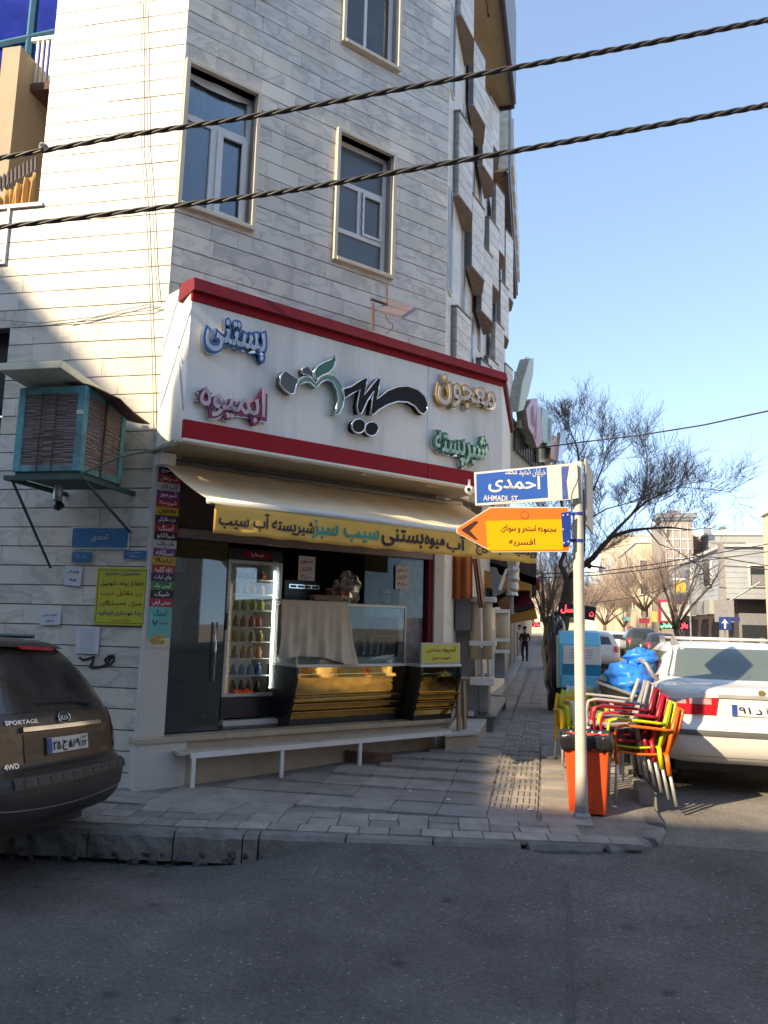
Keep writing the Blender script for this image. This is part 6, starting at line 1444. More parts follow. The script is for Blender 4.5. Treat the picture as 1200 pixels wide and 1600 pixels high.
# ================================================================== CARS
M_CGLASS = mat('car_glass', (0.02, 0.024, 0.024), .06, var=.3, spec=.8, scale=3)
M_SGLASS = mat('saloon_glass', (0.11, 0.14, 0.13), .05, var=.10, spec=.9, scale=1.5)  # grey-green base colour carries the bright sky reflected in the panes
M_TAIL = mat('tail_red', (0.42, 0.012, 0.02), .15, var=.2, scale=14, coat=.5); M_TAILC = mat('tail_clear', (0.50, 0.30, 0.30), .15, var=.2, coat=.5)
def ring(z, yr, yf, hw, rr=.22, rf=.45, bow=.05):
    pts = []; n_ = 5
    def corner(cx, cy, a0, rx, ry):
        for k in range(n_ + 1):
            a_ = R(a0 + 90 * k / n_); pts.append((cx + rx * math.cos(a_), cy + ry * math.sin(a_), z))
    L_ = yf - yr; rr = min(rr, L_ * .3); rf = min(rf, L_ * .35); rx = min(.22, hw * .5)
    pts_r = [(x, yr - bow * (1 - (x / hw) ** 2), z) for x in (-hw * .5, 0, hw * .5)]
    corner(-hw + rx, yr + rr, 180, rx, rr); pts += [(x, yr, z) for x in (-hw * .4, 0, hw * .4)]
    corner(hw - rx, yr + rr, 270, rx, rr); pts += [(hw * 1.0, yr + L_ * f, z) for f in (.3, .5, .7)]
    corner(hw - rx * 1.3, yf - rf, 0, rx * 1.3, rf); pts += [(x, yf + .0, z) for x in (hw * .4, 0, -hw * .4)]
    corner(-hw + rx * 1.3, yf - rf, 90, rx * 1.3, rf); pts += [(-hw * 1.0, yr + L_ * f, z) for f in (.7, .5, .3)]
    out = []
    for (x, y, zz) in pts:
        k = max(0, 1 - (abs(x) / hw) ** 2); yb_ = y - bow * k if y < yr + L_ * .3 else y + bow * 1.5 * k if y > yr + L_ * .7 else y
        out.append((x, yb_, zz))
    return out
def car_body(levels, m_, root, sub=2):
    mb = MB(); n_ = None
    for lv_ in levels:
        p = ring(*lv_); n_ = len(p); mb.v += p
    mb.f = [(i * n_ + j, i * n_ + (j + 1) % n_, (i + 1) * n_ + (j + 1) % n_, (i + 1) * n_ + j) for i in range(len(levels) - 1) for j in range(n_)]
    mb.f += [tuple(range(n_))[::-1], tuple((len(levels) - 1) * n_ + j for j in range(n_))]
    o = mb.build('body', m_, root, smooth=True, sub=sub)
    bpy.context.view_layer.update()
    dg = bpy.context.evaluated_depsgraph_get(); ev = o.evaluated_get(dg); me = ev.to_mesh()
    bv = BVHTree.FromPolygons([v.co.copy() for v in me.vertices], [tuple(p.vertices) for p in me.polygons]); ev.to_mesh_clear()
    return o, bv
def drape(bv, fn, nu, nv_, m_, nm, par, off=.004, th=.012, axis='y', **k):
    """a thin panel that follows the bodywork: fn(u,v) -> the point's two coordinates seen along the axis"""
    vs = []; d = {'y': Vector((0, 1, 0)), 'x': Vector((1, 0, 0)), '-x': Vector((-1, 0, 0)), '-y': Vector((0, -1, 0))}[axis]
    for j in range(nv_ + 1):
        for i in range(nu + 1):
            a_, b2 = fn(i / nu, j / nv_)
            o_ = Vector((a_, 0, b2)) - d * 6 if 'y' in axis else Vector((0, a_, b2)) - d * 6
            if 'y' in axis and axis == 'y': o_.y = -3
            h = bv.ray_cast(o_, d)
            vs.append(h[0] - d * off if h[0] is not None else None)
    for q in range(len(vs)):
        if vs[q] is None:
            near = [v for v in vs if v is not None]
            vs[q] = near[0] if near else Vector()
    n1 = nu + 1
    fs = [(j * n1 + i, j * n1 + i + 1, (j + 1) * n1 + i + 1, (j + 1) * n1 + i) for j in range(nv_) for i in range(nu)]
    top = list(vs); b0 = len(vs); bot = [v + d * th for v in vs]
    edge = [i for i in range(n1)] + [j * n1 + nu for j in range(1, nv_ + 1)] + [nv_ * n1 + i for i in range(nu - 1, -1, -1)] + [j * n1 for j in range(nv_ - 1, 0, -1)]
    fs += [(edge[i], edge[(i + 1) % len(edge)], b0 + edge[(i + 1) % len(edge)], b0 + edge[i]) for i in range(len(edge))]
    mb = MB(); mb.v = [tuple(v) for v in top + bot]; mb.f = fs
    return mb.build(nm, m_, par, smooth=False, **k)
def lerp(a, b, t): return a + (b - a) * t
def trap(x0b, x1b, z0, x0t, x1t, z1): return lambda u_, v_: (lerp(lerp(x0b, x1b, u_), lerp(x0t, x1t, u_), v_), lerp(z0, z1, v_))
def wheel(root, x, y, r_=.31, w_=.20, m_=None):
    t = MB().lathe([(r_ * .62, -w_ / 2), (r_ * .93, -w_ / 2), (r_, -w_ / 2 + .03), (r_, w_ / 2 - .03), (r_ * .93, w_ / 2), (r_ * .62, w_ / 2)], (x, y, r_), 28, 'x').build('wheel', M_RUBBER, root, smooth=True)
    t.name = 'wheel'; MB().lathe([(.05, -w_ / 2 + .02), (r_ * .6, -w_ / 2 + .01), (r_ * .63, -w_ / 2 + .03), (r_ * .63, w_ / 2 - .03), (r_ * .6, w_ / 2 - .01), (.05, w_ / 2 - .02)], (x, y, r_), 20, 'x').build('rim', M_STEEL, t)
    return t
# ---- white saloon
M_CWHITE = mat('car_white', (0.66, 0.65, 0.61), .25, var=.04, coat=.6, dirt=.18, dcol=(.42, .36, .28), scale=2)
sal = thing('white_saloon', 'dusty white saloon car parked at the kerb with a roof rack, seen from behind', 'car', (2.10, 8.12, .095), 0)
LS = [(.26, .16, 4.3, .74, .3, .5, .02), (.33, .03, 4.42, .82, .2, .5, .05), (.45, -.02, 4.46, .845, .2, .5, .07), (.60, -.03, 4.47, .85, .2, .5, .07), (.66, -.01, 4.46, .85, .2, .5, .06), (.685, .06, 4.44, .845, .2, .5, .05), (.80, .07, 4.40, .85, .2, .5, .04), (.93, .09, 4.25, .845, .2, .6, .035), (.985, .10, 4.0, .835, .2, .7, .03), (1.01, .14, 3.6, .82, .25, .8, .03), (1.03, .34, 3.25, .80, .3, .8, .03), (1.06, .56, 3.08, .775, .25, .6, .04), (1.16, .74, 2.86, .735, .25, .5, .05), (1.30, .98, 2.55, .67, .25, .5, .05), (1.39, 1.18, 2.32, .62, .3, .5, .05), (1.43, 1.36, 2.15, .56, .3, .5, .04), (1.445, 1.6, 1.9, .36, .2, .3, .02)]
body, bv = car_body(LS, M_CWHITE, sal)
bmy = lambda *a, **k: drape(bv, *a, **k)
def rw(u_, v_):
    z = lerp(1.085, 1.375, v_); hw = lerp(.70, .565, v_); x = (u_ * 2 - 1) * hw; return (x, z - .012 * (1 - abs(u_ * 2 - 1) ** 2) * (1 - v_))
drape(bv, rw, 20, 10, M_SGLASS, 'rear_window', sal, off=.004)
MBF = MB()
for sx in (-1, 1):
    drape(bv, lambda u_, v_: (sx * lerp(.36 + .03 * (1 - v_), .855, u_), lerp(.765 + .035 * max(0, u_ - .6) ** 1.2, .925 - .07 * u_ * u_, v_)), 14, 6, M_TAIL, 'tail_light', sal, off=.012, th=.02)
    drape(bv, lambda u_, v_: (sx * lerp(.42, .60, u_), lerp(.86, .915, v_)), 5, 3, M_TAILC, 'reversing_light', sal, off=.018, th=.01)
    drape(bv, lambda u_, v_: (sx * lerp(.63, .78, u_), lerp(.86, .90, v_)), 5, 3, M_TAILC, 'indicator_light', sal, off=.018, th=.01)
    o = drape(bv, lambda u_, v_: (lerp(1.05 + .12 * v_, 1.95, u_), lerp(1.07, 1.33, v_)), 10, 6, M_SGLASS, 'side_window', sal, off=.004, axis='x' if sx < 0 else '-x')
    drape(bv, lambda u_, v_: (lerp(2.05, 2.75 - .25 * v_, u_), lerp(1.06, 1.33, v_)), 10, 6, M_SGLASS, 'side_window', sal, off=.004, axis='x' if sx < 0 else '-x')
    MB().tube([(sx * .845, 3.0, 1.0), (sx * .93, 3.0, 1.04)], .05, 8).build('mirror', M_CWHITE, sal, smooth=True)
drape(bv, trap(-.85, .85, .578, -.85, .85, .628), 24, 2, mat('bumper_strip', (.09, .09, .09), .5), 'bumper_strip', sal, off=.010)
drape(bv, trap(-.78, .78, .378, -.80, .80, .384), 20, 1, M_GREYMET, 'seam', sal, off=.002)
drape(bv, trap(-.36, .36, .925, -.36, .36, .958), 12, 1, mat('handle_strip', (.30, .30, .29), .4), 'boot_handle', sal, off=.014)
for pts in ([(-.34, .70), (-.345, .94), (-.42, 1.0)], [(.34, .70), (.345, .94), (.42, 1.0)]): pass
def seamline(pts, nm='seam', w_=.004):
    for (a_, b2) in zip(pts[:-1], pts[1:]):
        drape(bv, lambda u_, v_: (lerp(a_[0], b2[0], u_) + (w_ if v_ > .5 else 0), lerp(a_[1], b2[1], u_) + (w_ if v_ > .5 else 0)), 6, 1, M_GREYMET, nm, sal, off=.001)
seamline([(-.36, .688), (-.385, .76), (-.47, .95), (-.56, 1.04), (-.70, 1.08)]); seamline([(.36, .688), (.385, .76), (.47, .95), (.56, 1.04), (.70, 1.08)]); seamline([(-.36, .69), (.36, .69)])
pl_ = MB().box(-.20, .32, .012, .024, .765, .875).build('number_plate', M_WHITEINK, sal, bevel=.003)
pl_.location = (-.06, -.0, 0)
MB().box(-.20, -.155, .009, .013, .768, .872).build('blue_band', M_NB, pl_)
text('۹۱', M_INK, pl_, (-.145, .008, .79), FX, FU, .10, .062, .002, .01); text('د', M_INK, pl_, (-.01, .008, .785), FX, FU, .055, .05, .002, .02); text('۲', M_INK, pl_, (.075, .008, .79), FX, FU, .045, .06, .002, .02)
text('✓', M_GREYMET, sal, (-.27, .03, .705), FX, FU, .06, .02, .002) 
hb = bv.ray_cast(Vector((0, -3, .975)), Vector((0, 1, 0)))[0]
MB().prism([hb + Vector((x, -.012, z)) for x, z in ((-.030, .022), (-.012, .034), (.012, .034), (.032, .020), (.026, -.012), (.0, -.034), (-.024, -.014))], (0, .02, 0)).build('badge', mat('badge_gold', (.45, .32, .12), .3, .6), sal, bevel=.004)
rk = thing('roof_rack', 'white roof rack bars on the roof of the white saloon', 'roof rack', (2.10, 8.12, .095))
rk.scale = (1.10, 1, 1)
for y_ in (1.35, 2.2): MB().tube([(-.52, y_, 1.475), (.52, y_, 1.475)], .014, 8).build('cross_bar', M_WHITE, rk, smooth=True)
for sx in (-1, 1):
    for y_ in (1.35, 2.2): MB().prism([(sx * .50, y_ - .06, 1.40), (sx * .50, y_ + .06, 1.40), (sx * .50, y_, 1.50)], (sx * .06, 0, 0)).build('foot', M_GREYMET, rk, bevel=.004)
for x_ in (-.70, .70):
    for y_ in (.78, 3.5): wheel(sal, x_, y_, .30)
MB().box(-.7, .7, .3, 4.2, .20, .40).build('underbody', M_BLACK, sal)
sal.scale = (1.10, 1, 1)
drape(bv, trap(-.80, .80, .28, -.82, .82, .30), 20, 1, M_BLACK, 'lower_lip', sal, off=.004)

# ---- dark brown sport utility, rear seen, parked along the side street
M_CBRN = mat('car_brown', (0.050, 0.034, 0.024), .35, .25, var=.15, coat=.25, dirt=.35, dcol=(.10, .08, .06), scale=2.2)
M_CPLA = mat('bumper_plastic', (0.022, 0.022, 0.023), .55, var=.3, dirt=.4, dcol=(.06, .055, .05), scale=5)
SC = .88
kia = thing('brown_suv', 'dusty dark brown sport utility car parked at the left kerb, its tailgate towards us', 'car', (-3.12, 4.82, .015), rot=(0, R(3.0), R(90)))
LK = [(.30, .14, 4.1, .80, .3, .5, .02), (.36, .02, 4.25, .86, .25, .5, .06), (.50, -.06, 4.33, .905, .25, .5, .09), (.66, -.07, 4.35, .91, .25, .5, .09), (.73, -.05, 4.34, .91, .25, .5, .08), (.755, .03, 4.32, .90, .22, .5, .06), (.90, .05, 4.28, .91, .24, .5, .06), (1.02, .08, 4.1, .905, .26, .6, .06), (1.10, .11, 3.8, .89, .26, .7, .06), (1.15, .14, 3.45, .875, .28, .7, .06), (1.28, .22, 3.1, .82, .32, .6, .07), (1.42, .32, 2.85, .75, .36, .6, .08), (1.54, .42, 2.65, .675, .40, .6, .08), (1.62, .50, 2.5, .60, .42, .6, .07), (1.67, .62, 2.35, .52, .4, .6, .06), (1.69, .95, 2.1, .36, .3, .4, .02)]
kb, bv2 = car_body([(z, a_, b2, c_, d_, e_, f_) for z, a_, b2, c_, d_, e_, f_ in LK], M_CBRN, kia)
drape(bv2, lambda u_, v_: ((u_ * 2 - 1) * lerp(.80, .555, v_ ** 1.3), lerp(1.135, 1.575, v_)), 24, 12, mat('tailgate_glass', (.035, .034, .032), .12, var=.4, spec=.9, dirt=.5, dcol=(.11, .10, .085), scale=4), 'rear_window', kia, off=.004)
drape(bv2, trap(-.62, .62, 1.60, -.55, .55, 1.665), 20, 3, M_CBRN, 'spoiler', kia, off=.07, th=.09)
drape(bv2, trap(-.20, .22, 1.585, -.20, .22, 1.61), 8, 1, M_TAIL, 'brake_light', kia, off=.075)
for sx in (-1, 1):
    drape(bv2, lambda u_, v_: (sx * lerp(.755 + .03 * (1 - v_), .905, u_), lerp(.80, 1.13, v_)), 8, 8, M_TAIL, 'tail_light', kia, off=.014, th=.03)
    drape(bv2, lambda u_, v_: (sx * lerp(.79, .905, u_), lerp(.92, .975, v_)), 6, 2, M_TAILC, 'indicator_light', kia, off=.022, th=.02)
drape(bv2, lambda u_, v_: (lerp(-.50, .50, u_), lerp(1.012, 1.042, v_)), 16, 2, M_CHROME, 'chrome_strip', kia, off=.030, th=.03)
drape(bv2, lambda u_, v_: (lerp(-.905, .905, u_), lerp(.385, .725, v_)), 30, 8, M_CPLA, 'bumper', kia, off=.012)
drape(bv2, lambda u_, v_: (lerp(-.70, .88, u_), lerp(.655, .72, v_)), 24, 2, mat('bumper_step', (.045, .044, .042), .6, var=.3), 'bumper_step', kia, off=.026, th=.02)
for k in range(11): drape(bv2, lambda u_, v_: (lerp(-.62 + k * .13, -.55 + k * .13, u_), lerp(.668, .708, v_)), 2, 1, M_CPLA, 'step_rib', kia, off=.031, th=.01)
drape(bv2, lambda u_, v_: (lerp(-.85, .85, u_), lerp(.50, .508, v_) - .05 * (1 - abs(u_ * 2 - 1) ** 2) + .03), 24, 1, M_GREYMET, 'bumper_line', kia, off=.016)
drape(bv2, lambda u_, v_: (lerp(-.52, .52, u_), lerp(.755, .765, v_)), 16, 1, M_BLACK, 'tailgate_gap', kia, off=.004)
drape(bv2, lambda u_, v_: (lerp(-.48, .48, u_), lerp(.80, .99, v_)), 14, 4, mat('plate_recess', (.040, .030, .024), .35, .3, var=.15, dirt=.3), 'plate_recess', kia, off=.006)
drape(bv2, lambda u_, v_: (lerp(-.26, .28, u_), lerp(.835, .955, v_)), 10, 3, M_BLACK, 'plate_frame', kia, off=.018)
pk = drape(bv2, lambda u_, v_: (lerp(-.25, .27, u_), lerp(.842, .950, v_)), 10, 3, mat('plate_white', (.50, .49, .45), .5, var=.08), 'number_plate', kia, off=.026)
drape(bv2, lambda u_, v_: (lerp(-.25, -.205, u_), lerp(.843, .949, v_)), 2, 2, M_NB, 'blue_band', pk, off=.028)
def dtext(t, x0, x1, z0, z1, m_, par, bvh, off, bold=.015):
    o = text(t, m_, par, (x0, 0, z0), FX, FU, x1 - x0, z1 - z0, .002, bold)
    for v in o.data.vertices:
        h = bvh.ray_cast(Vector((v.co.x, -3, v.co.z)), Vector((0, 1, 0)))
        if h[0] is not None: v.co.y = h[0].y - off + v.co.y
    return o
dtext('۲۵', -.195, -.105, .865, .925, M_INK, pk, bv2, .030); dtext('ج', -.085, -.02, .850, .925, M_INK, pk, bv2, .030); dtext('۵۶۹', -.005, .145, .865, .925, M_INK, pk, bv2, .030)
dtext('۲۲', .175, .245, .858, .905, M_INK, pk, bv2, .030); dtext('ایران', .18, .24, .918, .942, M_INK, pk, bv2, .030, .005)
drape(bv2, lambda u_, v_: (lerp(.160, .163, u_), lerp(.843, .949, v_)), 1, 2, M_INK, 'plate_line', pk, off=.0285)
M_BADGE = mat('badge_chrome', (.60, .60, .58), .25, .9)
for sx in (-1, 1):
    drape(bv2, lambda u_, v_: (sx * (.745 + .006 * u_ + .03 * (1 - v_) ** 2), lerp(.77, 1.12, v_)), 1, 10, M_BLACK, 'tailgate_gap', kia, off=.003)
    drape(bv2, lambda u_, v_: (sx * lerp(.77, .90, u_), lerp(.845, .90, v_)), 6, 2, M_TAILC, 'reversing_light', kia, off=.022, th=.02)
dtext('SPORTAGE', -.64, -.31, 1.062, 1.092, M_BADGE, kia, bv2, .010, .03); dtext('4WD', -.69, -.55, .775, .81, M_BADGE, kia, bv2, .010, .03)
oo = MB().add([(0, 0, 0)], []) if False else None
ov_pts = [(.075 * math.cos(k * math.pi / 12), 1.085 + .040 * math.sin(k * math.pi / 12)) for k in range(24)]
def onb(x, z, off): h = bv2.ray_cast(Vector((x, -3, z)), Vector((0, 1, 0))); return h[0] - Vector((0, off, 0))
MB().tube([onb(x, z, .02) for x, z in ov_pts], .005, 6, closed=True).build('badge_ring', M_BADGE, kia); MB().prism([onb(0, 1.085, .012) + Vector((x, 0, z - 1.085)) for x, z in ov_pts], (0, .02, 0)).build('badge', M_BLACK, kia)
dtext('KIA', -.05, .05, 1.067, 1.103, M_BADGE, kia, bv2, .022, .02)
MB().tube([onb(.42, 1.17, .03), onb(.25, 1.20, .035), onb(-.30, 1.20, .03)], [.012, .010, .006], 6).build('wiper', M_BLACK, kia)
for sx in (-1, 1):
    drape(bv2, lambda u_, v_: (lerp(.75 + .1 * v_, 1.45, u_), lerp(1.17, 1.50, v_)), 8, 6, M_CGLASS, 'side_window', kia, off=.004, axis='x' if sx < 0 else '-x')
    drape(bv2, lambda u_, v_: (lerp(1.55, 2.55 - .1 * v_, u_), lerp(1.16, 1.50, v_)), 8, 6, M_CGLASS, 'side_window', kia, off=.004, axis='x' if sx < 0 else '-x')
    for y_ in (.86, 3.45): wheel(kia, sx * .78, y_, .40, .23).location = (0, 0, -.12)
    MB().tube([(sx * .60, .8, 1.70), (sx * .60, 2.6, 1.70)], .02, 6).build('roof_rail', M_BLACK, kia)
MB().box(-.75, .75, .25, 4.0, .22, .40).build('underbody', M_BLACK, kia)
kia.scale = (SC, SC, SC)

# ---- far cars
def far_car(nm, label, loc, col, h_=1.5, w_=1.72, L_=4.1, rz_=0, est=1, red=True, lamp=False):
    t = thing(nm, label, 'car', loc, rz_, group='cars far up the street'); k = h_ / 1.5
    lv_ = [(.25 * k, .1, L_ - .1, w_ * .45, .3, .4, .03), (.45 * k, -.02, L_, w_ * .5, .25, .5, .06), (.75 * k, .02, L_ - .02, w_ * .5, .25, .5, .06), (.95 * k, .08, L_ - .5, w_ * .49, .25, .6, .05), (1.02 * k, .12, L_ - 1.1, w_ * .47, .3, .6, .05), (1.25 * k, .28, L_ - 1.6, w_ * .41, .3, .5, .05), (1.44 * k, .45, L_ - 2.0, w_ * .35, .3, .5, .05), (1.5 * k, .8, L_ - 2.4, w_ * .25, .2, .3, .02)]
    bo, bvv = car_body(lv_, mat('far_car_%s' % nm, col, .3, coat=.4, var=.05), t, 1)
    drape(bvv, lambda u_, v_: ((u_ * 2 - 1) * lerp(w_ * .42, w_ * .35, v_), lerp(1.04 * k, 1.36 * k, v_)), 8, 4, M_CGLASS, 'rear_window', t, off=.006)
    for sx in (-1, 1):
        drape(bvv, lambda u_, v_: (sx * lerp(w_ * .36, w_ * .49, u_), lerp(.78 * k, .98 * k, v_)), 4, 3, M_TAIL if red else M_WHITEINK, 'tail_light' if red else 'headlight', t, off=.014, th=.03)
        drape(bvv, lambda u_, v_: (lerp(.9, L_ - 1.9, u_), lerp(1.06 * k, 1.34 * k, v_)), 6, 4, M_CGLASS, 'side_window', t, off=.006, axis='x' if sx < 0 else '-x')
        for y_ in (.8, L_ - .9): wheel(t, sx * (w_ / 2 - .1), y_, .30)
    MB().box(-.22, .22, -.10, -.02, .62 * k, .73 * k).build('number_plate', M_WHITEINK, t)
    MB().box(-w_ * .42, w_ * .42, .1, L_ - .2, .2, .35).build('underbody', M_BLACK, t)
    return t
def gpt(px, y): p = on_y(px, 990, y); return p.x
far_car('white_hatchback', 'small white hatchback driving away in the middle distance', (gpt(968, 48), 48, .05), (.55, .57, .60))
far_car('white_car', 'second pale car partly behind the white hatchback', (gpt(945, 58), 58, .05), (.50, .50, .50))
far_car('silver_car', 'silver car roof just left of the white hatchback', (gpt(925, 66), 66, .05), (.30, .31, .33))
far_car('dark_pickup', 'dark boxy van parked right of the white hatchback', (gpt(1006, 44), 44, .05), (.03, .035, .03), h_=1.75, w_=1.8, L_=4.4)
far_car('white_parked_car', 'white car parked at the pavement edge behind the blue bin', (1.95, 28.5, .08), (.55, .55, .53))
far_car('parked_car', 'pale car parked beyond the black sheeted stall', (1.95, 38, .05), (.45, .47, .48), red=False)
far_car('blue_grey_car', 'blue grey car parked farther along the left kerb', (1.95, 45, .05), (.12, .16, .22))
far_car('dark_car', 'dark car on the far right side of the street', (gpt(1036, 42), 42, .05), (.03, .03, .035))

# ================================================================== PEOPLE
def person(label, x, y, z, H_, top, legs, rz_=0, bagc=None, skin=(.30, .17, .11), hair=(.015, .012, .01), grp=None):
    t = thing('person', label, 'person', (x, y, z), rz_); s = H_ / 1.72
    J = {'pel': (0, 0, .93), 'chest': (0, .0, 1.22), 'neck': (0, .0, 1.42), 'head0': (0, -.01, 1.52), 'head1': (0, -.02, 1.66), 'shl': (-.17, 0, 1.38), 'ell': (-.24, .03, 1.12), 'wrl': (-.17, -.16, 1.02), 'hal': (-.09, -.22, 1.05), 'shr': (.17, 0, 1.38), 'elr': (.24, .03, 1.12), 'wrr': (.17, -.16, 1.02), 'har': (.08, -.22, 1.07),
         'hil': (-.09, 0, .88), 'knl': (-.10, -.06, .48), 'anl': (-.09, .03, .09), 'tol': (-.10, -.11, .04), 'hir': (.09, 0, .88), 'knr': (.10, .02, .48), 'anr': (.10, .12, .12), 'tor': (.11, .0, .04)}
    Rr = {'pel': .14, 'chest': .15, 'neck': .055, 'head0': .07, 'head1': .085, 'shl': .07, 'ell': .05, 'wrl': .035, 'hal': .035, 'shr': .07, 'elr': .05, 'wrr': .035, 'har': .035, 'hil': .10, 'knl': .065, 'anl': .045, 'tol': .04, 'hir': .10, 'knr': .065, 'anr': .045, 'tor': .04}
    E_ = [('pel', 'chest'), ('chest', 'neck'), ('neck', 'head0'), ('head0', 'head1'), ('chest', 'shl'), ('shl', 'ell'), ('ell', 'wrl'), ('wrl', 'hal'), ('chest', 'shr'), ('shr', 'elr'), ('elr', 'wrr'), ('wrr', 'har'), ('pel', 'hil'), ('hil', 'knl'), ('knl', 'anl'), ('anl', 'tol'), ('pel', 'hir'), ('hir', 'knr'), ('knr', 'anr'), ('anr', 'tor')]
    ks = list(J); me = bpy.data.meshes.new('body'); me.from_pydata([Vector(J[k]) * s for k in ks], [(ks.index(a_), ks.index(b2)) for a_, b2 in E_], [])
    o = bpy.data.objects.new('body', me); COL.objects.link(o); md = o.modifiers.new('skin', 'SKIN')
    for i, k in enumerate(ks): me.skin_vertices[0].data[i].radius = (Rr[k] * s * (1.1 if k == 'chest' else 1), Rr[k] * s * (.75 if k in ('chest', 'pel') else 1)); me.skin_vertices[0].data[i].use_root = (k == 'pel')
    su = o.modifiers.new('s', 'SUBSURF'); su.levels = su.render_levels = 2
    bpy.context.view_layer.update(); m2 = bpy.data.meshes.new_from_object(o.evaluated_get(bpy.context.evaluated_depsgraph_get())); bpy.data.objects.remove(o)
    for c_, nm in ((skin, 'skin'), (top, 'top_%d' % int(sum(top) * 1000)), (legs, 'legs_%d' % int(sum(legs) * 1000)), ((.02, .018, .016), 'shoe')): m2.materials.append(mat(nm, c_, .8))
    for p in m2.polygons:
        c_ = p.center / s; p.use_smooth = True
        p.material_index = 0 if c_.z > 1.44 or (c_.y < -.17 and c_.z > .8) else 1 if c_.z > .78 else 2 if c_.z > .1 else 3
    o = bpy.data.objects.new('body', m2); COL.objects.link(o); o.parent = t
    MB().blob((0, .012 * s, 1.665 * s), .098 * s, 14, .08, (1, 1.05, .85)).build('hair', mat('hair', hair, .9), t, smooth=True)
    hd = MB(); hd.blob((0, -.105 * s, 1.60 * s), .014 * s, 6, 0, (.8, 1, 1.5))
    hd.build('nose', mat('skin', skin, .8), t)
    for sx in (-1, 1): MB().blob((sx * .03 * s, -.096 * s, 1.625 * s), .009 * s, 6).build('eye', M_BLACK, t); MB().blob((sx * .088 * s, -.01 * s, 1.60 * s), .018 * s, 6, 0, (.4, .8, 1.3)).build('ear', mat('skin', skin, .8), t)
    for (k, sx) in (('hal', -1), ('har', 1)):
        hx, hy, hz = J[k]
        for f in range(4): MB().tube([Vector((hx + sx * -.02, hy - .01, hz + .02 - f * .014)) * s, Vector((hx - sx * .05, hy - .03, hz + .02 - f * .014)) * s, Vector((hx - sx * (.07 - abs(f - 1.5) * .006), hy - .01, hz + .015 - f * .013)) * s], .0075 * s, 5).build('finger', mat('skin', skin, .8), t)
    MB().box(-.04 * s, .04 * s, -.26 * s, -.245 * s, 1.03 * s, 1.14 * s).build('jacket_hem', mat('top_%d' % int(sum(top) * 1000), top, .8), t)
    return t
pz_ = gz(0, 31)
ph_ = on_y(820, 979, 31).z - pz_
person('man in a black coat and dark trousers walking towards us on the pavement', on_y(820, 1030, 31).x, 31, on_y(820, 1035, 31).z, on_y(820, 979, 31).z - on_y(820, 1035, 31).z, (.012, .012, .014), (.014, .018, .03))
person('small figure in pale clothes by the shutters behind the man', on_y(812, 1020, 37).x, 37, on_y(812, 1026, 37).z, 1.45, (.40, .36, .32), (.28, .24, .2))
person('distant person in dark clothes by the far parked cars', on_y(1032, 1000, 60).x, 60, .06, 1.7, (.05, .05, .08), (.03, .03, .04))
# ================================================================== TREES
M_BARK = mat('bark_dark', (0.075, 0.06, 0.052), .95, var=.35, bump=1.0, bscale=30, scale=9)
M_TWIG = mat('twig_brown', (0.13, 0.10, 0.085), .95, var=.2)
M_BARK2 = mat('bark_warm', (0.16, 0.11, 0.08), .95, var=.3, bump=.8, scale=6); M_TWIG2 = mat('twig_warm', (0.27, 0.20, 0.155), .95, var=.2)
def tri(mb, a_, b2, r0, r1):
    d = b2 - a_
    if d.length < 1e-5: return
    x = d.orthogonal().normalized(); y = d.cross(x).normalized(); b0 = len(mb.v)
    for (c_, r_) in ((a_, r0), (b2, r1)):
        for k in range(3):
            an = k * 2.0944; p = c_ + (x * math.cos(an) + y * math.sin(an)) * r_; mb.v.append((p.x, p.y, p.z))
    mb.f += [(b0, b0 + 1, b0 + 4, b0 + 3), (b0 + 1, b0 + 2, b0 + 5, b0 + 4), (b0 + 2, b0, b0 + 3, b0 + 5)]
def twig(mb, p, d, ln, r_, depth, rnd, upb=.25, spread=.75, budget=None):
    n_ = 3 if depth > 0 else 2; q = p; dd = d.normalized()
    for i in range(n_):
        dd = (dd + Vector((rnd.gauss(0, .16), rnd.gauss(0, .16), rnd.gauss(0, .12) + upb * .22))).normalized()
        q2 = q + dd * (ln / n_); r2 = r_ * (1 - .25 * (i + 1) / n_)
        tri(mb, q, q2, r_ * (1 - .25 * i / n_), max(r2, .0018)); q = q2
        if depth > 0:
            for _ in range(2 if depth > 1 or rnd.random() < .8 else 1):
                s_ = Vector((rnd.gauss(0, 1), rnd.gauss(0, 1), rnd.gauss(0, .7))).normalized()
                nd = (dd + s_ * spread + Vector((0, 0, upb))).normalized(); twig(mb, q, nd, ln * rnd.uniform(.5, .75), max(r_ * .55, .003), depth - 1, rnd, upb, spread)
def limb(mb, pts, r0, r1): mb.tube(pts, [lerp(r0, r1, k / (len(pts) - 1)) for k in range(len(pts))], 8)
